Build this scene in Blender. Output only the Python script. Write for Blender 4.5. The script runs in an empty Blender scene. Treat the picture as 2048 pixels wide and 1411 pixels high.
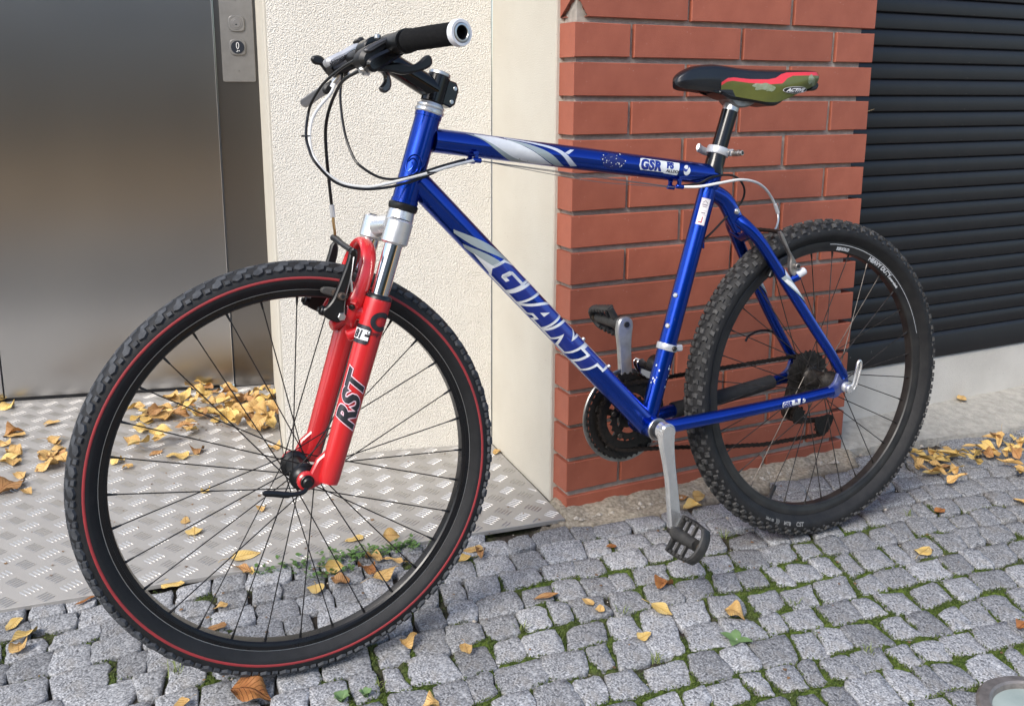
import bpy, bmesh, math, random
import numpy as np
from mathutils import Vector, Matrix

random.seed(7)
rng = np.random.default_rng(11)
S = bpy.context.scene
COL = S.collection
PI = math.pi

# ------------------------------------------------------------------ camera, sky, sun, exposure
CAM_F, CAM_Y0, PITCH, CAM_H, ROLL = 1811.5, 551.6, 0.20261, 0.91665, -0.00465
cam_d = bpy.data.cameras.new('camera')
cam_d.sensor_width = 36.0
cam_d.lens = CAM_F / 2048 * 36.0
cam_d.shift_y = -(705.5 - CAM_Y0) / 2048
cam_d.clip_start, cam_d.clip_end = 0.02, 300
cam = bpy.data.objects.new('camera', cam_d)
COL.objects.link(cam)
_f = Vector((0, math.cos(PITCH), -math.sin(PITCH)))
_r = Vector((1, 0, 0))
_d = Vector((0, -math.sin(PITCH), -math.cos(PITCH)))
_r2 = math.cos(ROLL) * _r + math.sin(ROLL) * _d
_d2 = -math.sin(ROLL) * _r + math.cos(ROLL) * _d
cam.matrix_world = Matrix(((_r2.x, -_d2.x, -_f.x, 0), (_r2.y, -_d2.y, -_f.y, 0), (_r2.z, -_d2.z, -_f.z, CAM_H), (0, 0, 0, 1)))
S.camera = cam

SUN_EL, SUN_AZ = math.radians(42), math.radians(214)   # azimuth clockwise from +Y; light from the front left
W = bpy.data.worlds.new('World')
S.world = W
W.use_nodes = True
_nt = W.node_tree
_sky = _nt.nodes.new('ShaderNodeTexSky')
_sky.sky_type = 'NISHITA'
_sky.sun_disc = False
_sky.sun_elevation = SUN_EL
_sky.sun_rotation = SUN_AZ
_sky.air_density = 1.0
_sky.dust_density = 1.8
_sky.ozone_density = 1.0
_bg = _nt.nodes['Background']
_bg.inputs['Strength'].default_value = 0.12
_nt.links.new(_sky.outputs[0], _bg.inputs[0])
sun_d = bpy.data.lights.new('sun', 'SUN')
sun_d.energy = 1.5
sun_d.angle = math.radians(24)
sun_d.color = (1.0, 0.955, 0.885)
sun = bpy.data.objects.new('sun', sun_d)
COL.objects.link(sun)
_sd = Vector((math.sin(SUN_AZ) * math.cos(SUN_EL), math.cos(SUN_AZ) * math.cos(SUN_EL), math.sin(SUN_EL)))
sun.rotation_euler = _sd.to_track_quat('Z', 'Y').to_euler()
S.view_settings.view_transform = 'Standard'
S.view_settings.look = 'None'
S.view_settings.gamma = 1
S.view_settings.use_curve_mapping = False
S.view_settings.exposure = 1.1
S.render.engine = 'CYCLES'
S.cycles.use_denoising = True
S.cycles.max_bounces = 8

# ------------------------------------------------------------------ materials
MATS = {}

def mat(name, col, rough=0.5, metal=0.0, var=None, vscale=40.0, bump=0.0, bscale=300.0, coat=0.0, coat_rough=0.05,
        aniso=0.0, spec=0.5, speck=None, speck_scale=90.0, speck_t=0.74, obj_rand=0.0, detail=6.0, rough_var=0.0, trans=0.0, sheen=0.0):
    """principled material; var = second colour mixed in by noise, speck = third colour where a fine noise peaks"""
    if name in MATS:
        return MATS[name]
    m = bpy.data.materials.new(name)
    m.use_nodes = True
    nt = m.node_tree
    N, L = nt.nodes, nt.links
    p = N['Principled BSDF']
    p.inputs['Base Color'].default_value = (*col, 1)
    p.inputs['Roughness'].default_value = rough
    p.inputs['Metallic'].default_value = metal
    p.inputs['Coat Weight'].default_value = coat
    p.inputs['Coat Roughness'].default_value = coat_rough
    p.inputs['Anisotropic'].default_value = aniso
    p.inputs['Specular IOR Level'].default_value = spec
    p.inputs['Transmission Weight'].default_value = trans
    tc = N.new('ShaderNodeTexCoord')
    out = None

    def noise(scale, det=detail, rgh=0.6):
        n = N.new('ShaderNodeTexNoise')
        n.inputs['Scale'].default_value = scale
        n.inputs['Detail'].default_value = det
        n.inputs['Roughness'].default_value = rgh
        L.new(tc.outputs['Object'], n.inputs['Vector'])
        return n

    def mix(fac, a, b):
        x = N.new('ShaderNodeMix')
        x.data_type = 'RGBA'
        L.new(fac, x.inputs['Factor'])
        for sock, v in ((x.inputs[6], a), (x.inputs[7], b)):
            if isinstance(v, tuple):
                sock.default_value = (*v, 1)
            else:
                L.new(v, sock)
        return x.outputs[2]

    def ramp(src, lo, hi):
        r = N.new('ShaderNodeMapRange')
        r.inputs['From Min'].default_value = lo
        r.inputs['From Max'].default_value = hi
        r.clamp = True
        L.new(src, r.inputs['Value'])
        return r.outputs[0]
    cur = tuple(col)
    if var is not None:
        out = mix(ramp(noise(vscale).outputs['Fac'], 0.35, 0.65), cur, tuple(var))
        cur = out
    if speck is not None:
        out = mix(ramp(noise(speck_scale, 2.0).outputs['Fac'], speck_t, speck_t + 0.03), cur, tuple(speck))
        cur = out
    if obj_rand:
        oi = N.new('ShaderNodeObjectInfo')
        hsv = N.new('ShaderNodeHueSaturation')
        mr = N.new('ShaderNodeMapRange')
        mr.inputs['To Min'].default_value = 1 - obj_rand
        mr.inputs['To Max'].default_value = 1 + obj_rand
        L.new(oi.outputs['Random'], mr.inputs['Value'])
        L.new(mr.outputs[0], hsv.inputs['Value'])
        if isinstance(cur, tuple):
            hsv.inputs['Color'].default_value = (*cur, 1)
        else:
            L.new(cur, hsv.inputs['Color'])
        out = hsv.outputs[0]
        cur = out
    if out is not None:
        L.new(out, p.inputs['Base Color'])
    if rough_var:
        mr = N.new('ShaderNodeMapRange')
        mr.inputs['From Min'].default_value = 0.3
        mr.inputs['From Max'].default_value = 0.7
        mr.inputs['To Min'].default_value = rough - rough_var
        mr.inputs['To Max'].default_value = rough + rough_var
        L.new(noise(vscale * 0.6).outputs['Fac'], mr.inputs['Value'])
        L.new(mr.outputs[0], p.inputs['Roughness'])
    if bump:
        b = N.new('ShaderNodeBump')
        b.inputs['Strength'].default_value = 1.0
        b.inputs['Distance'].default_value = bump
        L.new(noise(bscale, 4.0).outputs['Fac'], b.inputs['Height'])
        L.new(b.outputs[0], p.inputs['Normal'])
    MATS[name] = m
    return m

def nodes_of(m):
    return m.node_tree.nodes, m.node_tree.links, m.node_tree.nodes['Principled BSDF']

# ------------------------------------------------------------------ mesh helpers
class MB:
    """collects shapes into one mesh"""
    def __init__(self):
        self.v, self.f, self.m = [], [], []

    def add(self, vs, fs, mi=0):
        o = len(self.v)
        self.v.extend([tuple(map(float, p)) for p in vs])
        self.f.extend([tuple(i + o for i in f) for f in fs])
        self.m.extend([mi] * len(fs))

    def tube(self, pts, r, seg=14, caps=True, mi=0, flat=None, closed=False):
        pts = [Vector(p) for p in pts]
        n = len(pts)
        rad = r if isinstance(r, (list, tuple)) else [r] * n
        tans = []
        for i in range(n):
            if closed:
                t = pts[(i + 1) % n] - pts[i - 1]
            else:
                t = pts[min(i + 1, n - 1)] - pts[max(i - 1, 0)]
            tans.append(t.normalized())
        ref = Vector(flat) if flat else (Vector((0, 0, 1)) if abs(tans[0].z) < 0.9 else Vector((0, 1, 0)))
        u = (ref - ref.dot(tans[0]) * tans[0]).normalized()
        vs = []
        for i in range(n):
            u = (u - u.dot(tans[i]) * tans[i]).normalized()
            w = tans[i].cross(u)
            ri = rad[i]
            ra, rb = ri if isinstance(ri, tuple) else (ri, ri)
            for k in range(seg):
                a = 2 * PI * k / seg
                vs.append(pts[i] + u * (ra * math.cos(a)) + w * (rb * math.sin(a)))
        fs = []
        for i in range(n if closed else n - 1):
            j = (i + 1) % n
            for k in range(seg):
                k2 = (k + 1) % seg
                fs.append((i * seg + k, i * seg + k2, j * seg + k2, j * seg + k))
        if caps and not closed:
            fs.append(tuple(reversed(range(seg))))
            fs.append(tuple((n - 1) * seg + k for k in range(seg)))
        self.add(vs, fs, mi)

    def lathe(self, c, axis, prof, seg=64, mi=0, closed=False, ref=None):
        """prof: list of (radius, height along axis)"""
        c, a = Vector(c), Vector(axis).normalized()
        rf = Vector(ref) if ref else (Vector((1, 0, 0)) if abs(a.x) < 0.9 else Vector((0, 0, 1)))
        u = (rf - rf.dot(a) * a).normalized()
        w = a.cross(u)
        vs, fs = [], []
        n = len(prof)
        for k in range(seg):
            t = 2 * PI * k / seg
            d = u * math.cos(t) + w * math.sin(t)
            for (r, h) in prof:
                vs.append(c + d * r + a * h)
        m = n if closed else n - 1
        for k in range(seg):
            k2 = (k + 1) % seg
            for i in range(m):
                j = (i + 1) % n
                fs.append((k * n + i, k2 * n + i, k2 * n + j, k * n + j))
        self.add(vs, fs, mi)

    def cyl(self, a, b, r, seg=20, r2=None, bev=0.0, mi=0):
        a, b = Vector(a), Vector(b)
        h = (b - a).length
        r2 = r if r2 is None else r2
        bv = min(bev, r * 0.45, h * 0.45)
        if bv > 0:
            prof = [(0, 0), (r - bv, 0), (r, bv), (r2, h - bv), (r2 - bv, h), (0, h)]
        else:
            prof = [(0, 0), (r, 0), (r2, h), (0, h)]
        self.lathe(a, b - a, prof, seg, mi)

    def prism(self, poly, o, u, v, n, d0, d1, bev=0.0, mi=0):
        """poly in (u,v) swept along n from d0 to d1 with bevelled rims"""
        o, u, v, n = Vector(o), Vector(u), Vector(v), Vector(n)
        P = [Vector((p[0], p[1])) for p in poly]
        area = sum(P[i].x * P[(i + 1) % len(P)].y - P[(i + 1) % len(P)].x * P[i].y for i in range(len(P)))
        if area < 0:
            P.reverse()
        if u.cross(v).dot(n) < 0:
            d0, d1 = d1, d0
        k = len(P)
        ins = []
        for i in range(k):
            e1 = (P[i] - P[i - 1]).normalized()
            e2 = (P[(i + 1) % k] - P[i]).normalized()
            nn = Vector((-e1.y - e2.y, e1.x + e2.x))
            nn = nn.normalized() if nn.length > 1e-6 else Vector((-e1.y, e1.x))
            ins.append(P[i] + nn * bev)
        sg = 1 if d1 > d0 else -1
        if bev > 0:
            layers = [(ins, d0), (P, d0 + sg * bev), (P, d1 - sg * bev), (ins, d1)]
        else:
            layers = [(P, d0), (P, d1)]
        vs, fs = [], []
        for Q, d in layers:
            vs += [o + u * q.x + v * q.y + n * d for q in Q]
        for l in range(len(layers) - 1):
            for i in range(k):
                j = (i + 1) % k
                fs.append((l * k + i, l * k + j, (l + 1) * k + j, (l + 1) * k + i))
        fs.append(tuple(reversed(range(k))))
        fs.append(tuple((len(layers) - 1) * k + i for i in range(k)))
        self.add(vs, fs, mi)

    def box(self, c, sx, sy, sz, ax=(1, 0, 0), ay=(0, 1, 0), az=(0, 0, 1), bev=0.0, mi=0):
        hx, hy = sx / 2, sy / 2
        self.prism([(-hx, -hy), (hx, -hy), (hx, hy), (-hx, hy)], c, ax, ay, az, -sz / 2, sz / 2, bev, mi)

    def mesh(self, name, mats, sharp=32, off=None):
        me = bpy.data.meshes.new(name)
        V = self.v if off is None else [(p[0] + off[0], p[1] + off[1], p[2] + off[2]) for p in self.v]
        me.from_pydata(V, [], self.f)
        mats = mats if isinstance(mats, (list, tuple)) else [mats]
        for mm in mats:
            me.materials.append(mm)
        if len(mats) > 1:
            me.polygons.foreach_set('material_index', self.m)
        bm = bmesh.new()
        bm.from_mesh(me)
        bmesh.ops.remove_doubles(bm, verts=bm.verts, dist=1e-6)
        bmesh.ops.recalc_face_normals(bm, faces=bm.faces)
        bm.to_mesh(me)
        bm.free()
        me.polygons.foreach_set('use_smooth', [True] * len(me.polygons))
        me.set_sharp_from_angle(angle=math.radians(sharp))
        me.update()
        return me

def link(name, data, parent=None):
    o = bpy.data.objects.new(name, data)
    COL.objects.link(o)
    if parent is not None:
        o.parent = parent
    return o

def tag(o, label=None, cat=None, group=None, kind=None):
    if label: o['label'] = label
    if cat: o['category'] = cat
    if group: o['group'] = group
    if kind: o['kind'] = kind
    return o

def obj(name, mb, mats, parent=None, sharp=32, off=None):
    return link(name, mb.mesh(name, mats, sharp, off), parent)

def thing(name, label, cat, loc=(0, 0, 0), group=None, mw=None):
    o = link(name, None)
    if mw is not None:
        o.matrix_world = mw
    else:
        o.location = loc
    return tag(o, label, cat, group)

def flat_mesh(name, verts, faces, mats, smooth=False):
    me = bpy.data.meshes.new(name)
    me.from_pydata([tuple(map(float, v)) for v in verts], [], faces)
    for mm in (mats if isinstance(mats, (list, tuple)) else [mats]):
        me.materials.append(mm)
    if smooth:
        me.polygons.foreach_set('use_smooth', [True] * len(me.polygons))
    me.update()
    return me

def spline(pts, n=8):
    """Catmull-Rom through the points"""
    P = [Vector(p) for p in pts]
    P = [2 * P[0] - P[1]] + P + [2 * P[-1] - P[-2]]
    out = []
    for i in range(1, len(P) - 2):
        for k in range(n):
            t = k / n
            a, b, c, d = P[i - 1], P[i], P[i + 1], P[i + 2]
            out.append(0.5 * ((2 * b) + (c - a) * t + (2 * a - 5 * b + 4 * c - d) * t * t + (3 * b - a - 3 * c + d) * t ** 3))
    out.append(P[-2])
    return out

def smooth_poly(poly, it=2):
    """round a traced outline (Chaikin)"""
    P = [Vector((p[0], p[1])) for p in poly]
    for _ in range(it):
        Q = []
        for i in range(len(P)):
            a, b = P[i], P[(i + 1) % len(P)]
            Q += [a * 0.75 + b * 0.25, a * 0.25 + b * 0.75]
        P = Q
    return [(p.x, p.y) for p in P]

def sstep(a, b, x):
    t = np.clip((x - a) / (b - a), 0, 1)
    return t * t * (3 - 2 * t)

# value noise in 2D for placing things (moss, wear)
_G = rng.random((64, 64))
def vnoise(x, y, s):
    x, y = np.asarray(x) * s, np.asarray(y) * s
    xi, yi = np.floor(x).astype(int), np.floor(y).astype(int)
    fx, fy = x - xi, y - yi
    fx, fy = fx * fx * (3 - 2 * fx), fy * fy * (3 - 2 * fy)
    g = lambda i, j: _G[i % 64, j % 64]
    return (g(xi, yi) * (1 - fx) + g(xi + 1, yi) * fx) * (1 - fy) + (g(xi, yi + 1) * (1 - fx) + g(xi + 1, yi + 1) * fx) * fy

# ================================================================== SETTING
A0 = Vector((0.1222, 1.8621, 0))                  # foot of the pillar's outer corner
FD = Vector((0.90432, 0.42686, 0))                # along the pillar front
FN = Vector((0.42686, -0.90432, 0))               # out of the pillar front
UP = Vector((0, 0, 1))
ST_L, ST_R, ST_B = Vector((-0.5712, 2.142, 0)), Vector((-0.0508, 2.2536, 0)), Vector((0.0686, 1.9608, 0))
DO, DD = Vector((-1.467, 2.567, 0)), Vector((0.9761, 0.2173, 0))
DN = Vector((0.2173, -0.9761, 0))
DCOR = Vector((-0.748, 2.727, 0))
SD_ = (ST_R - ST_L).normalized()
SN_ = Vector((SD_.y, -SD_.x, 0))
RD_ = (ST_B - ST_R).normalized()
RN_ = Vector((RD_.y, -RD_.x, 0))
TOP = 3.2

# ---- materials of the setting
M_stucco = mat('stucco', (0.79, 0.76, 0.685), 0.9, var=(0.745, 0.71, 0.635), vscale=7, spec=0.25)
def stucco_bump(m, s1, s2, d):
    N, L, p = nodes_of(m)
    tc = N.new('ShaderNodeTexCoord')
    n1 = N.new('ShaderNodeTexNoise'); n1.inputs['Scale'].default_value = s1; n1.inputs['Detail'].default_value = 1.5; n1.inputs['Roughness'].default_value = 0.5
    n2 = N.new('ShaderNodeTexVoronoi'); n2.inputs['Scale'].default_value = s2
    for n in (n1, n2):
        L.new(tc.outputs['Object'], n.inputs['Vector'])
    ad = N.new('ShaderNodeMath'); ad.operation = 'MULTIPLY_ADD'; ad.inputs[1].default_value = -0.55
    L.new(n2.outputs['Distance'], ad.inputs[0]); L.new(n1.outputs['Fac'], ad.inputs[2])
    b = N.new('ShaderNodeBump'); b.inputs['Distance'].default_value = d
    L.new(ad.outputs[0], b.inputs['Height']); L.new(b.outputs[0], p.inputs['Normal'])
stucco_bump(M_stucco, 430, 260, 0.0036)
M_smooth = mat('smooth_render', (0.56, 0.53, 0.455), 0.88, var=(0.525, 0.49, 0.415), vscale=5, speck=(0.45, 0.41, 0.34), speck_scale=160, speck_t=0.70, bump=0.0012, bscale=420, spec=0.25)
M_plinth = mat('sill_render', (0.62, 0.595, 0.54), 0.9, var=(0.54, 0.515, 0.465), vscale=6, speck=(0.35, 0.33, 0.29), speck_scale=120, speck_t=0.73, bump=0.002, bscale=260, spec=0.25)
M_plinth_foot = mat('rough_concrete', (0.50, 0.475, 0.42), 0.95, var=(0.36, 0.34, 0.30), vscale=45, bump=0.006, bscale=190, spec=0.2)
M_brick = mat('clinker_brick', (0.375, 0.111, 0.065), 0.5, var=(0.31, 0.086, 0.050), vscale=13, speck=(0.62, 0.50, 0.44), speck_scale=130, speck_t=0.755, bump=0.0008, bscale=500, obj_rand=0.11, spec=0.4)
M_brick_raw = mat('broken_brick', (0.22, 0.065, 0.042), 0.95, var=(0.42, 0.16, 0.11), vscale=170, bump=0.008, bscale=260)
M_mortar = mat('mortar', (0.52, 0.475, 0.415), 0.95, var=(0.38, 0.345, 0.30), vscale=60, bump=0.004, bscale=500, spec=0.2)
M_shut = mat('shutter_paint', (0.0065, 0.0055, 0.0060), 0.42, var=(0.009, 0.0075, 0.0075), vscale=20, speck=(0.12, 0.11, 0.10), speck_scale=75, speck_t=0.75, spec=0.45)
M_steel = mat('stainless_door', (0.405, 0.40, 0.395), 0.28, 1.0, var=(0.455, 0.45, 0.44), vscale=2.6, detail=1.2, aniso=0.5)
M_steel2 = mat('stainless_frame', (0.24, 0.23, 0.22), 0.30, 1.0, aniso=0.4)
M_panel = mat('stainless_panel', (0.33, 0.322, 0.31), 0.46, 0.9, aniso=0.3, var=(0.29, 0.283, 0.272), vscale=30)
M_black = mat('black_plastic', (0.012, 0.013, 0.016), 0.4)
M_whitep = mat('white_print', (0.78, 0.79, 0.80), 0.5)
M_alu_plate = mat('tread_plate', (0.41, 0.395, 0.37), 0.46, 0.35, var=(0.365, 0.35, 0.33), vscale=6, rough_var=0.05, speck=(0.30, 0.28, 0.26), speck_scale=55, speck_t=0.74, bump=0.0003, bscale=500)

# ---- ground sheet to the horizon
g = MB()
g.add([(-60, -60, -0.034), (60, -60, -0.034), (60, 60, -0.034), (-60, 60, -0.034)], [(0, 1, 2, 3)])
tag(obj('ground', g, mat('asphalt', (0.10, 0.10, 0.10), 0.9, var=(0.16, 0.155, 0.15), vscale=2.0, bump=0.004, bscale=120)), kind='structure')

# ---- stucco wall with its smooth returns
wall = thing('stucco_wall', 'cream rough stucco wall between the steel door and the brick pillar', 'wall', ST_L)
def wobj(name, mb, m, parent, sharp=32):
    return obj(name, mb, m, parent, sharp, off=tuple(-c for c in parent.location))
def wallquad(a, b, h0, h1, n, t, nx=1, nz=1):
    mb = MB()
    a, b = Vector(a), Vector(b)
    mb.prism([(0, h0), ((b - a).length, h0), ((b - a).length, h1), (0, h1)], a, (b - a).normalized(), UP, n, -t, 0, 0.003)
    return mb
wobj('stucco_face', wallquad(ST_L + SD_ * 0.006, ST_R - SD_ * 0.0002, 0.0, TOP, SN_, 0.05), M_stucco, wall)
edge = MB()
LN_ = Vector((-(DCOR - ST_L).normalized().y, (DCOR - ST_L).normalized().x, 0))
edge.prism([(0, 0), ((DCOR - ST_L).length, 0), ((DCOR - ST_L).length, TOP), (0, TOP)], ST_L, (DCOR - ST_L).normalized(), UP, -LN_ if LN_.x > 0 else LN_, -0.04, 0, 0.004)
wobj('reveal', edge, M_smooth, wall)
wobj('reveal', wallquad(ST_R + RN_ * 0.0, ST_B + RD_ * 0.05, 0.0, TOP, RN_, 0.05), M_smooth, wall)

# ---- brick pillar: every brick its own object on a recessed mortar core
pil = thing('brick_pillar', 'red clinker brick pillar with a chipped corner behind the bicycle', 'pillar', A0)
mortar = MB()
PL, BD, REC = 0.808, 0.112, 0.0095
mortar.prism([(REC, REC), (PL - 0.034, REC), (PL - 0.034, 0.40), (0.06, 0.40), (0.06, BD - 0.002), (REC, BD - 0.002)], (0, 0, 0), FD, -FN, UP, 0.0, 2.0)
obj('mortar', mortar, M_mortar, pil)
ROWS_A = [(0.0, 0.1327), (0.1399, 0.4153), (0.4235, 0.6804), (0.691, PL)]
ROWS_B = [(0.0, 0.272), (0.2798, 0.5502), (0.5618, PL)]
brick_mesh = {}
def brick_shape(s0, s1, h, seed):
    r = random.Random(seed)
    mb = MB()
    L_ = s1 - s0
    j = lambda: r.uniform(-0.0009, 0.0009)
    a_ = 0.0 if s0 == 0 else 0.0012
    e_ = 0.0 if s1 == PL else 0.0014
    mb.prism([(a_, j()), (L_ * 0.4, j() * 0.6), (L_ - e_, j()), (L_ - e_ + j(), h + j()), (L_ * 0.55, h + j() * 0.6), (a_, h + j())], (0, 0, 0), FD, UP, FN, -BD, 0.0, 0.0016)
    return mb
for i in range(-1, 19):
    z0 = 0.0475 + 0.0779 * i if i >= 0 else 0.0
    h = 0.0668 if i >= 0 else 0.0345
    typ = ROWS_A if i % 2 == 0 else ROWS_B
    for k, (s0, s1) in enumerate(typ):
        if i == 13 and k == 0:
            continue
        key = (i % 2, k, i < 0, i % 3)
        if key not in brick_mesh:
            brick_mesh[key] = brick_shape(s0, s1, h, hash(key)).mesh('brick', [M_brick])
        o = link('brick', brick_mesh[key], pil)
        o.location = FD * s0 + UP * z0 + FN * random.uniform(-0.0012, 0.0012)
        o.rotation_euler.z = random.uniform(-0.002, 0.002)
# the chipped corner brick near the top of the frame
bm = bmesh.new()
cb = MB()
cb.prism([(0, 0), (0.272, 0), (0.272, 0.0668), (0, 0.0668)], (0, 0, 0), FD, UP, FN, -BD, 0.0, 0.0016)
me = cb.mesh('brick', [M_brick, M_brick_raw])
bm.from_mesh(me)
bmesh.ops.subdivide_edges(bm, edges=bm.edges[:], cuts=3, use_grid_fill=True)
bmesh.ops.triangulate(bm, faces=bm.faces[:])
# cutting plane through three points on the corner's edges
pa = UP * 0.047
pb = FD * 0.030
pc = -FN * 0.062
nrm = (pb - pa).cross(pc - pa)
if nrm.dot(-pa) > 0: nrm = -nrm            # towards the body of the brick
if nrm.dot(FD * 0.2 + UP * 0.06) < 0: nrm = -nrm
res = bmesh.ops.bisect_plane(bm, geom=bm.verts[:] + bm.edges[:] + bm.faces[:], plane_co=pa, plane_no=nrm, clear_inner=True)
bed = [e for e in res['geom_cut'] if isinstance(e, bmesh.types.BMEdge)]
fl = bmesh.ops.contextual_create(bm, geom=bed)
for f in fl['faces']: f.material_index = 1
bmesh.ops.triangulate(bm, faces=fl['faces'])
chip = [f for f in bm.faces if f.material_index == 1]
sub = bmesh.ops.subdivide_edges(bm, edges=list({e for f in chip for e in f.edges}), cuts=4, use_grid_fill=True)
nn = nrm.normalized()
for v in bm.verts:
    if all(f.material_index == 1 for f in v.link_faces):
        v.co += nn * (0.008 + random.uniform(-0.003, 0.003))
bm.to_mesh(me); bm.free()
me.polygons.foreach_set('use_smooth', [False] * len(me.polygons))
o = link('brick', me, pil)
o.location = UP * (0.0475 + 0.0779 * 13)
tag(o, 'brick with its lower corner broken off')

# ---- roller shutter: one object per slat
shut = thing('roller_shutter', 'dark brown roller shutter right of the brick pillar', 'shutter', A0 + FD * 0.70 - FN * 0.1)
prof = [(-0.009, -0.0015), (-0.004, -0.0010), (0.0035, 0.0004), (0.0052, 0.0022), (0.0057, 0.0080), (0.0056, 0.0200), (0.0048, 0.0270), (0.0030, 0.0335), (0.0006, 0.0385), (-0.0022, 0.0412), (-0.009, 0.0414)]
sl = MB()
sl.prism(prof, (0, 0, 0), FN, UP, FD, 0.0, 1.9)
slat_me = sl.mesh('slat', [M_shut], 25)
zz = 0.2525
for k in range(40):
    o = link('slat', slat_me, shut)
    o.location = UP * (zz + 0.0409 * k) + FN * random.uniform(-0.0004, 0.0004)
bb_ = MB()
bb_.prism([(-0.006, 0), (0.009, 0), (0.009, 0.060), (0.006, 0.066), (0.002, 0.071), (-0.006, 0.071)], UP * 0.180, FN, UP, FD, 0, 1.9, 0.001)
obj('bottom_bar', bb_, M_shut, shut)

# ---- rendered sill wall under the shutter, with a sloping foot
sill = thing('sill_wall', 'low cream rendered wall under the dark shutter', 'wall', A0 + FD * 0.72)
sm = MB()
sm.prism([(0, 0.03), (0.004, 0.172), (0.0, 0.1785), (-0.20, 0.1785), (-0.20, 0.03)], -FN * 0.1, FN, UP, FD, 0.0, 1.9)
obj('wall_face', sm, M_plinth, sill)
ft = MB()
nx = 90
B0, B1 = Vector((0.830, 2.190, 0)), Vector((1.95, 2.545, 0))
T0, T1 = Vector((0.830, 2.172 + 0.012, 0.021)), Vector((1.95, 2.690, 0.021))
vs = []
for i in range(nx + 1):
    t = i / nx
    b = B0.lerp(B1, t) + FN * random.uniform(-0.004, 0.004)
    tp = B0.lerp(B1, t) * 0.35 + T0.lerp(T1, t) * 0.65 - FN * 0.012 + FN * random.uniform(-0.004, 0.004)
    s = (tp - A0).dot(FD)
    wl = A0 + FD * s - FN * 0.106 + UP * (0.036 + random.uniform(-0.001, 0.001))
    md = tp.lerp(wl, 0.5) + UP * 0.004
    vs += [b - UP * 0.02, b + UP * 0.010 + FN * random.uniform(-0.002, 0.002), tp + UP * (random.uniform(-0.002, 0.002)), md, wl]
fs = [(i * 5 + k, (i + 1) * 5 + k, (i + 1) * 5 + k + 1, i * 5 + k + 1) for i in range(nx) for k in range(4)]
ft.add(vs, fs)
obj('sloped_foot', ft, M_plinth_foot, sill, 50, off=tuple(-c for c in sill.location))

# ---- lift door
lift = thing('lift_door', 'brushed stainless steel lift door left of the stucco wall', 'door', DO)
def dbox(name, s0, s1, z0, z1, d0, d1, m, parent=lift, bev=0.0015):
    mb = MB()
    mb.prism([(s0, z0), (s1, z0), (s1, z1), (s0, z1)], (0, 0, 0), DD, UP, DN, d0, d1, bev)
    return obj(name, mb, m, parent)
dbox('door_panel', -0.034, 0.6165, 0.016, 2.15, -0.035, 0.0095, M_steel)
dbox('door_panel', -0.75, -0.039, 0.016, 2.15, -0.040, 0.0045, M_steel)
dbox('post', 0.6195, 0.742, 0.004, 2.3, -0.05, 0.0, M_steel2)
dbox('threshold', -0.75, 0.62, 0.0, 0.0145, -0.05, 0.002, M_black)
dbox('threshold_tape', 0.575, 0.618, 0.0, 0.0155, 0.0025, 0.014, mat('pale_blue_tape', (0.30, 0.45, 0.52), 0.6))
edge = MB()
edge.prism([(0.6150, 0.016), (0.6166, 0.016), (0.6166, 2.15), (0.6150, 2.15)], (0, 0, 0), DD, UP, DN, 0.0, 0.0105)
obj('edge_glint', edge, mat('glint_steel', (0.85, 0.84, 0.82), 0.3, 1.0), lift)  # light caught by the panel's side face, painted as a brighter steel skin

# ---- call panel on the door post
cp = thing('call_panel', 'steel lift call panel with keyhole and round 0 button', 'control panel', DO + DD * 0.6827 + UP * 0.935)
def cpo(name, mb, m, parent=cp):
    return obj(name, mb, m, parent)
pl_ = MB()
rr = smooth_poly([(-0.0460, 0), (0.0460, 0), (0.0460, 0.40), (-0.0460, 0.40)], 0)
def rrect(w, h, r, n=5, cx=0, cy=0):
    out = []
    for (sx, sy, a0) in ((1, -1, -90), (1, 1, 0), (-1, 1, 90), (-1, -1, 180)):
        for k in range(n + 1):
            a = math.radians(a0 + 90 * k / n)
            out.append((cx + sx * (w / 2 - r) + r * math.cos(a), cy + sy * (h / 2 - r) + r * math.sin(a)))
    return out
pl_.prism(rrect(0.093, 0.40, 0.006, 4, 0, 0.20), (0, 0, 0), DD, UP, DN, 0.0005, 0.0075, 0.001)
cpo('plate', pl_, M_panel)
def squircle(r, p=3.6, n=40):
    return [(r * math.copysign(abs(math.cos(t)) ** (2 / p), math.cos(t)), r * math.copysign(abs(math.sin(t)) ** (2 / p), math.sin(t))) for t in [2 * PI * k / n for k in range(n)]]
ZB, ZK = 1.0334 - 0.935, 1.0995 - 0.935
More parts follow.
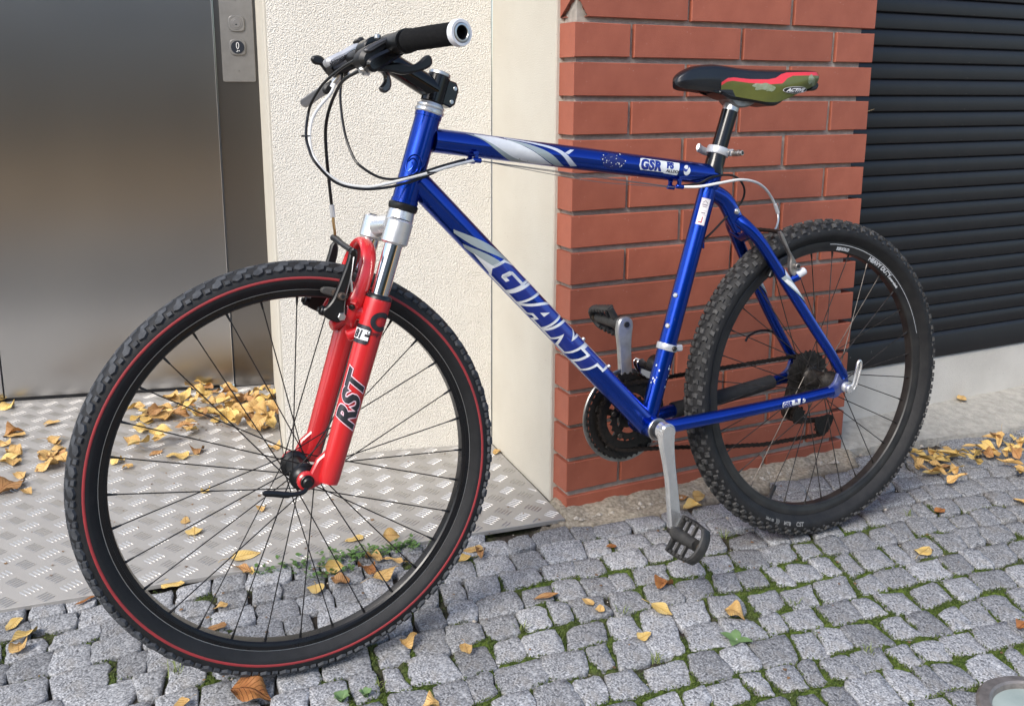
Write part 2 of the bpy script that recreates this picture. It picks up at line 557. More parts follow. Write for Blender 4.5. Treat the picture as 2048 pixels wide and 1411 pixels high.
for nm, z in (('button', ZB), ('key_switch', ZK)):
    b = MB()
    b.prism(squircle(0.0225), UP * z, DD, UP, DN, 0.0075, 0.0125, 0.0015)
    ob = cpo(nm, b, M_panel)
    c = MB()
    if nm == 'button':
        c.cyl(UP * z + DN * 0.0125, UP * z + DN * 0.0142, 0.0185, 32, bev=0.0006)
        obj('button_cap', c, mat('button_navy', (0.018, 0.022, 0.032), 0.35), ob)
        dg = MB()
        n = 36
        ring = []
        for r_, hh in ((0.0042, 0.0098), (0.0026, 0.0080)):
            ring.append([(r_ * math.copysign(abs(math.cos(t)) ** 0.75, math.cos(t)), 0.0045 + hh * 0.93 * math.copysign(abs(math.sin(t)) ** 0.85, math.sin(t))) for t in [2 * PI * k / n for k in range(n)]])
        vs = [DD * p[0] + UP * (z + p[1]) + DN * 0.0146 for p in ring[0] + ring[1]]
        dg.add(vs, [(k, (k + 1) % n, n + (k + 1) % n, n + k) for k in range(n)])
        for (cx, cz) in ((-0.001, -0.0085), (-0.001, -0.0105), (-0.001, -0.0128), (-0.0035, -0.0128), (0.0018, -0.0105), (0.0043, -0.0092), (0.0043, -0.0112)):
            dg.box(DD * cx + UP * (z + cz) + DN * 0.0146, 0.0016, 0.0016, 0.0008, DD, UP, DN)
        obj('numeral', dg, M_whitep, ob)
    else:
        c.cyl(UP * z + DN * 0.0125, UP * z + DN * 0.0136, 0.0165, 32, bev=0.0005)
        c.cyl(UP * z + DN * 0.0136, UP * z + DN * 0.0150, 0.0118, 32, bev=0.0006)
        c.prism([(-0.0025, 0.0125), (0.0025, 0.0125), (0, 0.0172)], UP * z, DD, UP, DN, 0.0137, 0.0141)
        obj('lock_cylinder', c, mat('dull_steel', (0.33, 0.32, 0.31), 0.45, 1.0), ob)
        h = MB()
        h.prism([(-0.0034, -0.0040), (0.0010, -0.0046), (0.0024, -0.0018), (0.0002, -0.0008), (-0.0030, -0.0022)], UP * z, DD, UP, DN, 0.0145, 0.01535)
        obj('keyhole', h, M_black, ob)
for z in (0.0317, 0.2299):
    s_ = MB()
    s_.cyl(UP * z + DN * 0.0075, UP * z + DN * 0.0084, 0.0026, 14, bev=0.0004)
    s_.cyl(UP * z + DN * 0.0084, UP * z + DN * 0.0086, 0.0010, 6, mi=1)
    obj('screw', s_, [M_panel, M_black], cp)

# ---- aluminium tread plate in front of the lift
plate = thing('tread_plate', 'grey aluminium five-bar tread plate in front of the lift door', 'metal plate', (-0.6, 1.9, 0))
PLATE = [(-1.95, 1.0960), (0.117, 1.8220), (0.0650, 1.9575), (-0.0540, 2.2500), (-0.5720, 2.1390), (-0.7485, 2.7230), (-1.9, 2.463)]
pm = MB()
pm.prism([(x, y) for x, y in PLATE], (0.6, -1.9, 0), (1, 0, 0), (0, 1, 0), (0, 0, 1), -0.004, 0.0055, 0.0008)
obj('sheet', pm, M_alu_plate, plate)
def inpoly(x, y, P):
    c = np.zeros(np.shape(x), bool)
    for i in range(len(P)):
        x1, y1 = P[i - 1]; x2, y2 = P[i]
        cond = ((y1 > y) != (y2 > y)) & (x < (x2 - x1) * (y - y1) / (y2 - y1 + 1e-12) + x1)
        c ^= cond
    return c
th = math.radians(14.3)
e1, e2 = np.array([math.cos(th), math.sin(th)]), np.array([math.sin(th), -math.cos(th)])
PI0 = np.array([-0.8985, 1.9828])
rv, rf = [], []
for i in range(-16, 24):
    for j in range(-16, 20):
        for kind in (0, 1):
            c = PI0 + (i + 0.5 * kind) * 0.0685 * e1 + (j + 0.5 * kind) * 0.0685 * e2
            if c[0] < -1.65: continue
            ang = th + math.radians(45 if kind == 0 else -45)
            bd = np.array([math.cos(ang), math.sin(ang)]); bp_ = np.array([-bd[1], bd[0]])
            for q in range(-2, 3):
                cc = c + bp_ * q * 0.0078
                ends = [cc + bd * 0.0155, cc - bd * 0.0155]
                if not all(inpoly(np.array(e[0]), np.array(e[1]), PLATE) for e in ends): continue
                o = len(rv)
                w_, l_, h_ = 0.0019, 0.0140, 0.0019
                for (a, b, z) in ((l_, 0, 0), (0.55 * l_, w_, 0), (-0.55 * l_, w_, 0), (-l_, 0, 0), (-0.55 * l_, -w_, 0), (0.55 * l_, -w_, 0), (0.6 * l_, 0, h_), (-0.6 * l_, 0, h_)):
                    p = cc + bd * a + bp_ * b
                    rv.append((p[0] + 0.6, p[1] - 1.9, 0.0054 + z))
                rf += [tuple(o + t for t in f) for f in ((0, 1, 6), (1, 2, 7, 6), (2, 3, 7), (3, 4, 7), (4, 5, 6, 7), (5, 0, 6))]
tag(link('tread_bars', flat_mesh('tread_bars', rv, rf, mat('tread_bars', (0.43, 0.416, 0.39), 0.38, 0.55)), plate), kind='stuff')

# ---- granite setts
def frow(x):
    return 0.385 * x - 0.055 * x * x
def dens(x, y):
    """how mossy the joints are at a ground point"""
    near = sstep(1.92, 1.38, np.asarray(y) - 0.16 * np.asarray(x))
    right = sstep(-0.55, 0.25, np.asarray(x))
    return np.clip(near * (0.40 + 0.42 * right) * (0.26 + 1.05 * vnoise(np.asarray(x) + 3, np.asarray(y) + 5, 4.5)), 0, 1)
SAND = [(0.05, 1.80), (0.12, 1.800), (0.20, 1.802), (0.30, 1.845), (0.42, 1.912), (0.557, 1.968), (0.704, 2.055), (0.836, 2.115), (0.90, 2.16), (0.86, 2.30), (0.1, 1.95)]
LIGHT_C, LIGHT_R = Vector((0.803, 1.2014, 0)), 0.092
pav = link('pavement', None)
tag(pav, kind='structure')
M_sett = mat('granite', (0.30, 0.315, 0.345), 0.82, obj_rand=0.26, spec=0.35)
def granite(m):
    N, L, p = nodes_of(m)
    hsv = p.inputs['Base Color'].links[0].from_node
    tc = N.new('ShaderNodeTexCoord')
    def nz(kind, sc):
        n = N.new('ShaderNodeTexNoise' if kind == 'n' else 'ShaderNodeTexVoronoi')
        n.inputs['Scale'].default_value = sc
        L.new(tc.outputs['Object'], n.inputs['Vector'])
        return n
    a = nz('n', 290); a.inputs['Detail'].default_value = 2.5; a.inputs['Roughness'].default_value = 0.7
    c = nz('v', 300)
    r = N.new('ShaderNodeValToRGB')
    r.color_ramp.interpolation = 'LINEAR'
    els = r.color_ramp.elements
    els[0].position, els[0].color = 0.38, (0.032, 0.035, 0.042, 1)
    els[1].position, els[1].color = 0.64, (0.60, 0.61, 0.625, 1)
    e = els.new(0.46); e.color = (0.19, 0.198, 0.215, 1)
    e = els.new(0.56); e.color = (0.325, 0.333, 0.35, 1)
    L.new(a.outputs['Fac'], r.inputs[0])
    mx = N.new('ShaderNodeMix'); mx.data_type = 'RGBA'; mx.inputs['Factor'].default_value = 0.42
    L.new(r.outputs[0], mx.inputs[6]); L.new(c.outputs['Color'], mx.inputs[7])
    bw = N.new('ShaderNodeRGBToBW'); L.new(c.outputs['Color'], bw.inputs[0])
    mr = N.new('ShaderNodeMapRange'); mr.inputs['To Min'].default_value = 0.04; mr.inputs['To Max'].default_value = 0.50
    L.new(bw.outputs[0], mr.inputs[0]); L.new(mr.outputs[0], mx.inputs[7])
    # dull brown dust in broad patches
    d = nz('n', 22); d.inputs['Detail'].default_value = 4
    m2 = N.new('ShaderNodeMix'); m2.data_type = 'RGBA'
    mr2 = N.new('ShaderNodeMapRange'); mr2.inputs['From Min'].default_value = 0.55; mr2.inputs['From Max'].default_value = 0.75; mr2.inputs['To Max'].default_value = 0.55
    L.new(d.outputs['Fac'], mr2.inputs[0]); L.new(mr2.outputs[0], m2.inputs['Factor'])
    L.new(mx.outputs[2], m2.inputs[6]); m2.inputs[7].default_value = (0.26, 0.235, 0.20, 1)
    L.new(m2.outputs[2], hsv.inputs['Color'])
    b = N.new('ShaderNodeBump'); b.inputs['Distance'].default_value = 0.003
    n3 = nz('n', 150); n3.inputs['Detail'].default_value = 6
    L.new(n3.outputs['Fac'], b.inputs['Height']); L.new(b.outputs[0], p.inputs['Normal'])
granite(M_sett)
setts = []
v = 0.74
while v < 2.25:
    pitch = random.uniform(0.058, 0.080)
    x = -1.25 + random.uniform(0, 0.07)
    while x < 2.0:
        ln = random.choice([0.044, 0.050, 0.055, 0.060, 0.066, 0.074, 0.080]) * random.uniform(0.92, 1.08)
        corners = []
        for (cx, cv) in ((x, v), (x + ln, v), (x + ln, v + pitch), (x, v + pitch)):
            xx = cx - 0.22 * max(0.1, 1 - 0.9 * cx) * (cv - 1.4)
            wob = 0.030 * (float(vnoise(cx + 9, cv, 3.0)) - 0.5) + 0.016 * (float(vnoise(cx + 2, cv + 7, 9.0)) - 0.5)
            corners.append((xx, cv + frow(xx) + wob))
        setts.append(corners)
        x += ln
    v += pitch
PG = (np.array([-1.3, 1.0]), 0.003)
GX, GY = np.meshgrid(np.arange(-1.3, 2.0, 0.003), np.arange(1.0, 2.75, 0.003))
covered = np.zeros(GX.shape, bool)
kept = []
for cs in setts:
    cx, cy = sum(p[0] for p in cs) / 4, sum(p[1] for p in cs) / 4
    if cy < 1.02 or cy > 2.62: continue
    # what the lens can see of the ground, with a margin
    if cx < -0.62 * cy - 0.12 or cx > 0.60 * cy + 0.16: continue
    if inpoly(np.array(cx), np.array(cy), PLATE): continue
    if inpoly(np.array(cx), np.array(cy), SAND): continue
    rel = Vector((cx, cy, 0)) - A0
    if rel.dot(FN) < 0.05 and rel.dot(FD) > -0.02 and rel.dot(FD) < 0.80: continue
    foot = 2.190 + (cx - 0.83) * (2.545 - 2.190) / 1.12
    if cx > 0.80 and cy > foot - 0.004: continue
    if (Vector((cx, cy, 0)) - LIGHT_C).length < LIGHT_R + 0.012: continue
    kept.append((cs, cx, cy))
kept.sort(key=lambda t: t[1] ** 2 + t[2] ** 2)
far = MB()
for idx, (cs, cx, cy) in enumerate(kept):
    mo = float(dens(cx, cy))
    gap = 0.0010 + 0.0019 * mo
    C = np.array([(p[0] - cx, p[1] - cy) for p in cs])
    C += rng.normal(0, 0.0034 + 0.0022 * mo, C.shape)
    if random.random() < 0.12:
        C[random.randrange(4)] *= random.uniform(0.70, 0.88)
    P = []
    for i in range(4):
        a, b, pr = C[i], C[(i + 1) % 4], C[i - 1]
        cut = random.uniform(0.10, 0.24)
        P += [a + (pr - a) * cut, a + ((pr - a) + (b - a)) * cut * 0.22, a + (b - a) * cut]
        P += [a + (b - a) * 0.5 + rng.normal(0, 0.0018, 2)]
    P = np.array(P)
    P += rng.normal(0, 0.0011, P.shape)
    n = len(P)
    sc = 1 - gap * 2 / 0.064
    P *= sc
    tx, ty = rng.normal(0, 0.028, 2)
    z0 = rng.normal(0, 0.0016) - 0.002
    zt = lambda p, d: z0 + p[0] * tx + p[1] * ty - d
    vs = []
    for s_, d in ((1.0, 0.026), (1.015, 0.007), (0.995, 0.0018), (0.955, 0.0004), (0.60, 0.0)):
        for p in P:
            q = p * s_
            vs.append((q[0], q[1], zt(q, d) + (rng.normal(0, 0.0009) if d < 0.007 else 0)))
    vs.append((0, 0, zt((0, 0), -0.0008)))
    fs = [(k * n + i, k * n + (i + 1) % n, (k + 1) * n + (i + 1) % n, (k + 1) * n + i) for k in range(4) for i in range(n)]
    fs += [(4 * n + i, 4 * n + (i + 1) % n, 5 * n) for i in range(n)]
    bx = (GX > cx - 0.07) & (GX < cx + 0.07) & (GY > cy - 0.07) & (GY < cy + 0.07)
    iy, ix = np.where(bx)
    inside = inpoly(GX[iy, ix] - cx, GY[iy, ix] - cy, [tuple(p) for p in P])
    covered[iy[inside], ix[inside]] = True
    if idx < 300:
        o = link('sett', flat_mesh('sett', vs, fs, M_sett, True), pav)
        o.location = (cx, cy, 0)
    else:
        far.add([(a + cx, b + cy, c) for a, b, c in vs], fs)
if far.v:
    tag(link('far_setts', flat_mesh('far_setts', far.v, far.f, M_sett, True), pav), kind='stuff')
covered |= (GX - LIGHT_C.x) ** 2 + (GY - LIGHT_C.y) ** 2 < (LIGHT_R + 0.002) ** 2

# ---- the bed between the setts: soil, sand along the walls, moss cushions
st = 2
bx, by = GX[::st, ::st], GY[::st, ::st]
cov = covered[::st, ::st]
keep = (by > 1.02) & (np.abs(bx) < 0.66 * by + 0.2)
sand = np.zeros(bx.shape)
dist_sand = inpoly(bx, by, SAND)
sand[dist_sand] = 1
for _ in range(6):
    sand = (sand + np.roll(sand, 1, 0) + np.roll(sand, -1, 0) + np.roll(sand, 1, 1) + np.roll(sand, -1, 1)) / 5
dm = dens(bx, by)
mossy = sstep(0.32, 0.60, dm * 0.75 + 0.45 * vnoise(bx, by, 21) - 0.02) * (1 - sand)
hz = -0.0125 + 0.0095 * mossy + 0.004 * (vnoise(bx, by, 60) - 0.5) + 0.003 * (vnoise(bx + 4, by, 140) - 0.5) + 0.016 * sand * (0.6 + 0.6 * vnoise(bx, by, 30))
# the bed climbs a little against the pillar
rel = (bx - A0.x) * FN.x + (by - A0.y) * FN.y
hz = hz + 0.010 * sand * sstep(0.05, 0.0, rel)
hz[cov] = -0.016
plm = inpoly(bx, by, PLATE)
hz[plm] = -0.02
hz[(bx - LIGHT_C.x) ** 2 + (by - LIGHT_C.y) ** 2 < (LIGHT_R - 0.003) ** 2] = -0.03
nyy, nxx = bx.shape
ids = np.arange(nyy * nxx).reshape(nyy, nxx)
q = keep[:-1, :-1]
F = np.stack([ids[:-1, :-1][q], ids[:-1, 1:][q], ids[1:, 1:][q], ids[1:, :-1][q]], 1)
me = bpy.data.meshes.new('joint_bed')
me.from_pydata(np.stack([bx.ravel(), by.ravel(), hz.ravel()], 1).tolist(), [], F.tolist())
at = me.attributes.new('moss', 'FLOAT', 'POINT'); at.data.foreach_set('value', mossy.ravel().astype(np.float32))
at = me.attributes.new('sand', 'FLOAT', 'POINT'); at.data.foreach_set('value', sand.ravel().astype(np.float32))
me.polygons.foreach_set('use_smooth', [True] * len(me.polygons))
M_bed = mat('joint_soil', (0.040, 0.033, 0.027), 0.95, var=(0.085, 0.07, 0.055), vscale=120, bump=0.003, bscale=420, spec=0.2)
N, L, p = nodes_of(M_bed)
src = p.inputs['Base Color'].links[0].from_socket
def attr_mix(attr, a_sock, col1, col2, sc):
    at = N.new('ShaderNodeAttribute'); at.attribute_name = attr
    tc = N.new('ShaderNodeTexCoord'); nz = N.new('ShaderNodeTexNoise'); nz.inputs['Scale'].default_value = sc; nz.inputs['Detail'].default_value = 5
    L.new(tc.outputs['Object'], nz.inputs['Vector'])
    r = N.new('ShaderNodeValToRGB'); r.color_ramp.elements[0].position = 0.35; r.color_ramp.elements[1].position = 0.68
    r.color_ramp.elements[0].color = (*col1, 1); r.color_ramp.elements[1].color = (*col2, 1)
    L.new(nz.outputs['Fac'], r.inputs[0])
    mx = N.new('ShaderNodeMix'); mx.data_type = 'RGBA'
    L.new(at.outputs['Fac'], mx.inputs['Factor']); L.new(a_sock, mx.inputs[6]); L.new(r.outputs[0], mx.inputs[7])
    return mx.outputs[2]
s1 = attr_mix('moss', src, (0.040, 0.068, 0.012), (0.12, 0.17, 0.030), 160)
s2 = attr_mix('sand', s1, (0.26, 0.22, 0.165), (0.52, 0.455, 0.355), 130)
L.new(s2, p.inputs['Base Color'])
me.materials.append(M_bed)
tag(link('joint_bed', me, pav), kind='stuff')

# moss tufts and small grit, real little blades and stones
fy, fx = np.where((~covered) & (GY > 1.02) & (np.abs(GX) < 0.62 * GY + 0.08) & (~inpoly(GX, GY, PLATE)) & (~inpoly(GX, GY, SAND)))
fxw, fyw = GX[fy, fx], GY[fy, fx]
pm_ = sstep(0.30, 0.62, dens(fxw, fyw) * 0.75 + 0.45 * vnoise(fxw, fyw, 21) - 0.02)
sel = rng.random(len(fxw)) < pm_ * 0.55
px_, py_, pp = fxw[sel], fyw[sel], pm_[sel]
m_ = len(px_)
if m_ > 45000:
    k = rng.choice(m_, 45000, replace=False); px_, py_, pp = px_[k], py_[k], pp[k]; m_ = 45000
px_ = px_ + rng.normal(0, 0.0012, m_); py_ = py_ + rng.normal(0, 0.0012, m_)
V, FF = [], []
nb = 3
ang = rng.random((m_, nb)) * 2 * PI
hgt = (0.0012 + 0.0026 * rng.random((m_, nb)) ** 1.6) * (0.6 + 0.6 * pp[:, None])
wd = 0.0008 + 0.0009 * rng.random((m_, nb))
ln = 0.0008 + 0.0022 * rng.random((m_, nb))
bz = -0.0105 + 0.0085 * pp[:, None]
ca, sa = np.cos(ang), np.sin(ang)
X, Y = px_[:, None], py_[:, None]
v0 = np.stack([X - sa * wd, Y + ca * wd, bz + 0 * ca], -1)
v1 = np.stack([X + sa * wd, Y - ca * wd, bz + 0 * ca], -1)
v2 = np.stack([X + ca * ln, Y + sa * ln, bz + hgt], -1)
V = np.stack([v0, v1, v2], 2).reshape(-1, 3)
FF = np.arange(len(V)).reshape(-1, 3)
me = bpy.data.meshes.new('moss')
me.from_pydata(V.tolist(), [], FF.tolist())
me.materials.append(mat('moss_blades', (0.042, 0.068, 0.011), 0.8, var=(0.095, 0.125, 0.024), vscale=40))
tag(link('moss', me), 'green moss filling the joints between the granite setts', None, kind='stuff')
sel = rng.random(len(fxw)) < 0.010
gx, gy = fxw[sel], fyw[sel]
sx = rng.uniform(0.06, 0.86, 900); sw = rng.uniform(0, 0.055, 900)
sb = np.array([A0.x, A0.y])[None] + np.outer(sx - 0.06, [FD.x, FD.y]) + np.outer(sw, [FN.x, FN.y])
gx, gy = np.concatenate([gx, sb[:, 0]]), np.concatenate([gy, sb[:, 1]])
onsand = np.concatenate([np.zeros(sel.sum()), np.ones(900)])
gr_ = MB()
for x, y, s in zip(gx, gy, onsand):
    r = random.uniform(0.0010, 0.0026) if random.random() < 0.93 else random.uniform(0.004, 0.008)
    z = (0.001 if s else -0.008) + r * 0.3
    a = random.random() * 6
    vs = []
    for k in range(5):
        t = a + 2 * PI * k / 5
        vs.append((x + r * math.cos(t) * random.uniform(0.7, 1.2), y + r * math.sin(t) * random.uniform(0.7, 1.2), z))
    vs += [(x, y, z + r * 0.8)]
    gr_.add(vs, [(k, (k + 1) % 5, 5) for k in range(5)])
tag(link('grit', flat_mesh('grit', gr_.v, gr_.f, mat('grit', (0.30, 0.26, 0.21), 0.9, var=(0.55, 0.50, 0.43), vscale=70))), 'pale grit and sand along the foot of the pillar', None, kind='stuff')

# ---- recessed ground light at the lower right
gl = thing('ground_light', 'round recessed floor light set in the cobbles', 'floor light', LIGHT_C)
r_ = MB()
r_.lathe((0, 0, 0), (0, 0, 1), [(LIGHT_R, -0.02), (LIGHT_R, 0.001), (LIGHT_R - 0.004, 0.0045), (0.074, 0.006), (0.071, 0.003), (0.069, -0.006)], 64)
obj('rim', r_, mat('worn_steel', (0.30, 0.27, 0.25), 0.55, 0.6, var=(0.20, 0.18, 0.165), vscale=60, bump=0.0006, bscale=300), gl)
r_ = MB()
r_.lathe((0, 0, 0), (0, 0, 1), [(0, -0.002), (0.050, -0.0025), (0.0695, -0.005)], 48)
obj('lens', r_, mat('frosted_glass', (0.30, 0.36, 0.335), 0.25, var=(0.42, 0.48, 0.45), vscale=9, spec=0.6), gl)

# ================================================================== BICYCLE
# own axes: x forward, y to the bicycle's left, z up; points below have z = 0 at the wheel axles
RZ = 0.332
B_F = Vector((-0.89929743, -0.43733755, 0))
B_L = Vector((0.4361727, -0.89690215, 0.07293765))
B_U = Vector((-0.03189837, 0.06559264, 0.9973365))
B_O = Vector((0.63624545, 1.80338563, 0.33111576)) - B_U * RZ
BM = Matrix(((B_F.x, B_L.x, B_U.x, B_O.x), (B_F.y, B_L.y, B_U.y, B_O.y), (B_F.z, B_L.z, B_U.z, B_O.z), (0, 0, 0, 1)))
bike = thing('bicycle', 'blue mountain bicycle with red fork standing against the brick pillar', 'bicycle', mw=BM)
X_, Y_, Z_ = Vector((1, 0, 0)), Vector((0, 1, 0)), Vector((0, 0, 1))
OFF = (0, 0, RZ)
def bo(name, mb, m, parent=None, sharp=32, label=None):
    o = obj(name, mb, m, parent or bike, sharp, OFF)
    if label: o['label'] = label
    return o
def grp(name, parent=None, label=None):
    o = link(name, None, parent or bike)
    if label: o['label'] = label
    return o
def xz(name, poly, y0, y1, m, parent=None, bev=0.0015, rnd=2, label=None):
    """an outline in the bicycle's side view given real thickness from y0 to y1"""
    mb = MB()
    mb.prism(smooth_poly([(p[0], p[-1]) for p in poly], rnd), (0, 0, 0), X_, Z_, Y_, y0, y1, bev)
    return bo(name, mb, m, parent, label=label)

M_blue = mat('blue_metallic_paint', (0.0003, 0.043, 0.37), 0.25, 0.9, var=(0.0003, 0.037, 0.33), vscale=14, coat=0.55, coat_rough=0.06, speck=(0.45, 0.50, 0.62), speck_scale=170, speck_t=0.772)
M_red = mat('red_fork_paint', (0.58, 0.016, 0.020), 0.30, 0.0, var=(0.53, 0.018, 0.022), vscale=14, coat=0.6, coat_rough=0.12, speck=(0.20, 0.05, 0.05), speck_scale=110, speck_t=0.80)
M_gloss = mat('gloss_black_paint', (0.002, 0.002, 0.0026), 0.17, 0.0, coat=0.15, coat_rough=0.05, spec=0.38, speck=(0.25, 0.25, 0.27), speck_scale=160, speck_t=0.815)
M_satin = mat('satin_black', (0.004, 0.0043, 0.005), 0.36, 0.0, var=(0.007, 0.0073, 0.008), vscale=40, rough_var=0.08)
M_rim = mat('rim_black', (0.003, 0.003, 0.004), 0.30, 0.0, var=(0.005, 0.005, 0.006), vscale=30, rough_var=0.08)
M_rim2 = mat('rim_worn', (0.010, 0.010, 0.011), 0.42, 0.0, var=(0.028, 0.027, 0.025), vscale=20, rough_var=0.08)
M_rubber = mat('tyre_rubber', (0.009, 0.0095, 0.0105), 0.62, 0.0, var=(0.015, 0.0155, 0.017), vscale=38, bump=0.0005, bscale=900, spec=0.4)
M_tread = mat('tread_rubber', (0.030, 0.033, 0.038), 0.68, 0.0, var=(0.075, 0.080, 0.088), vscale=60, bump=0.0006, bscale=800, spec=0.35)
M_rubber2 = mat('knobby_rubber', (0.0085, 0.0085, 0.0095), 0.62, 0.0, var=(0.018, 0.0175, 0.0175), vscale=38, bump=0.0005, bscale=900, spec=0.4)
M_tread2 = mat('knob_rubber', (0.018, 0.018, 0.019), 0.62, 0.0, var=(0.085, 0.083, 0.080), vscale=70, bump=0.0006, bscale=800, spec=0.35)
M_stripe = mat('tyre_stripe_red', (0.34, 0.030, 0.034), 0.7, var=(0.25, 0.03, 0.034), vscale=40)
M_spoke = mat('spoke_black', (0.012, 0.012, 0.013), 0.35, 0.3)
M_spoke2 = mat('spoke_steel', (0.10, 0.09, 0.085), 0.40, 0.8, var=(0.04, 0.035, 0.03), vscale=60)
M_polish = mat('polished_alloy', (0.80, 0.795, 0.785), 0.30, 0.8, var=(0.74, 0.735, 0.72), vscale=60, rough_var=0.08)
M_chrome = mat('chrome', (0.82, 0.81, 0.80), 0.10, 1.0)
M_alloy = mat('brushed_alloy', (0.66, 0.655, 0.64), 0.36, 1.0, var=(0.56, 0.555, 0.54), vscale=70, rough_var=0.08)
M_silver = mat('silver_paint', (0.52, 0.53, 0.55), 0.32, 0.35, var=(0.46, 0.47, 0.49), vscale=40)
M_dirty = mat('grimy_metal', (0.06, 0.053, 0.046), 0.5, 0.6, var=(0.018, 0.016, 0.015), vscale=90, bump=0.0006, bscale=400)
M_oily = mat('oily_black', (0.005, 0.0045, 0.0045), 0.42, 0.3, var=(0.016, 0.0135, 0.0115), vscale=120, bump=0.0006, bscale=400)
M_chain = mat('rusty_chain', (0.030, 0.022, 0.017), 0.5, 0.5, var=(0.012, 0.010, 0.009), vscale=200)
M_foam = mat('foam_grip', (0.007, 0.007, 0.0075), 0.95, var=(0.011, 0.011, 0.0115), vscale=200, bump=0.0010, bscale=800, spec=0.15)
M_cabw = mat('white_cable_sleeve', (0.72, 0.72, 0.70), 0.45, var=(0.60, 0.60, 0.58), vscale=30)
M_cabb = mat('black_cable_sleeve', (0.004, 0.004, 0.0045), 0.35)
M_wire = mat('steel_wire', (0.30, 0.29, 0.28), 0.35, 0.9)
M_pedal = mat('pedal_plastic', (0.012, 0.012, 0.012), 0.55, var=(0.040, 0.038, 0.035), vscale=50, bump=0.0008, bscale=300)
M_dgrey = mat('decal_grey', (0.30, 0.355, 0.37), 0.35, coat=0.6)
M_dwhite = mat('decal_white', (0.74, 0.76, 0.78), 0.35, coat=0.6, var=(0.66, 0.68, 0.70), vscale=50, speck=(0.28, 0.27, 0.25), speck_scale=120, speck_t=0.74)
M_dblue = mat('decal_blue', (0.007, 0.030, 0.30), 0.3, 0.5, coat=1.0)
M_dblack = mat('decal_black', (0.014, 0.016, 0.022), 0.4, coat=0.4, speck=(0.30, 0.05, 0.05), speck_scale=150, speck_t=0.79)
M_dpink = mat('decal_outline', (0.80, 0.55, 0.62), 0.4)
M_neo = mat('neoprene', (0.012, 0.0125, 0.0135), 0.85, var=(0.019, 0.0195, 0.021), vscale=60, bump=0.0008, bscale=500)

# ---- shapes printed or glued round a tube: flat outlines bent on to its surface
def wrap(name, me2d, a, b, r, n0, m, parent, s0=0.0, t0=0.0, lift=0.0004, scale=1.0, label=None):
    """me2d: flat mesh (x along the tube, y round it) -> a thin skin on the tube from a to b"""
    a, b = Vector(a), Vector(b)
    ax = (b - a).normalized()
    n0 = Vector(n0); n0 = (n0 - n0.dot(ax) * ax).normalized()
    up = n0.cross(ax)
    bm = bmesh.new(); bm.from_mesh(me2d)
    bmesh.ops.triangulate(bm, faces=bm.faces[:])
    ys = [v.co.y for v in bm.verts]
    if ys:
        y = min(ys)
        step = 0.0022 / scale
        while y < max(ys):
            y += step
            bmesh.ops.bisect_plane(bm, geom=bm.verts[:] + bm.edges[:] + bm.faces[:], plane_co=(0, y, 0), plane_no=(0, 1, 0))
    for v in bm.verts:
        s, t = v.co.x * scale + s0, v.co.y * scale + t0
        ph = t / r
        p = a + ax * s + (n0 * math.cos(ph) + up * math.sin(ph)) * (r + lift)
        v.co = p + Vector(OFF)
    bmesh.ops.recalc_face_normals(bm, faces=bm.faces[:])
    c0 = (a + b) / 2 + Vector(OFF)
    for f in bm.faces:
        f.smooth = True
        q = f.calc_center_median()
        base = a + Vector(OFF) + ax * (q - a - Vector(OFF)).dot(ax)
        if f.normal.dot(q - base) < 0: f.normal_flip()
    me = bpy.data.meshes.new(name)
    bm.to_mesh(me); bm.free()
    me.materials.append(m)
    o = link(name, me, parent)
    if label: o['label'] = label
    return o

def poly2d(polys):
    """flat mesh from outlines [(x,y)...]"""
    me = bpy.data.meshes.new('flat')
    bm = bmesh.new()
    for P in polys:
        vs = [bm.verts.new((p[0], p[1], 0)) for p in P]
        bm.faces.new(vs)
    bm.to_mesh(me); bm.free()
    return me

def text2d(s, size, bold=0.0, shear=0.0, sx=1.0, spacing=1.0, align='LEFT'):
    cu = bpy.data.curves.new('txt', 'FONT')
    cu.body = s
    cu.size = size
    cu.offset = bold
    cu.shear = 0
    cu.space_character = spacing
    cu.align_x = align
    cu.resolution_u = 4
    o = bpy.data.objects.new('txt', cu)
    COL.objects.link(o)
    dg = bpy.context.evaluated_depsgraph_get()
    me = bpy.data.meshes.new_from_object(o.evaluated_get(dg))
    bpy.data.objects.remove(o)
    bpy.data.curves.remove(cu)
    for v in me.vertices:
        v.co.x = v.co.x * sx + v.co.y * shear
    return me

# ---- wheels
def knobs(rows, R0, RC, rw, rh, count, cx, h):
    """tread blocks: rows of (alpha deg from the side, phase, outline[(along, across)], height)"""
    mb = MB()
    for (al, ph, poly, hh, every) in rows:
        for k in range(0, count, every):
            t = 2 * PI * (k + ph) / count
            a = math.radians(al)
            er = Vector((math.cos(t), 0, math.sin(t)))
            et = Vector((-math.sin(t), 0, math.cos(t)))
            p = Vector((cx, 0, 0)) + er * (RC + rh * math.sin(a)) + Y_ * (rw * math.cos(a))
            nrm = (er * (math.sin(a) / rh) + Y_ * (math.cos(a) / rw)).normalized()
            mer = nrm.cross(et).normalized()
            vs = []
            n = len(poly)
            for (sc, d) in ((1.08, -0.0015), (0.90, hh)):
                for (u, w) in poly:
                    # follow the tyre's roundness across the block
                    q = p + et * (u * sc) + mer * (w * sc) + nrm * (d - (w * sc) ** 2 / (2.2 * rw) - (u * sc) ** 2 / 0.66)
                    vs.append(q)
            fs = [(i, (i + 1) % n, n + (i + 1) % n, n + i) for i in range(n)] + [tuple(n + i for i in range(n))]
            mb.add(vs, fs)
    return mb

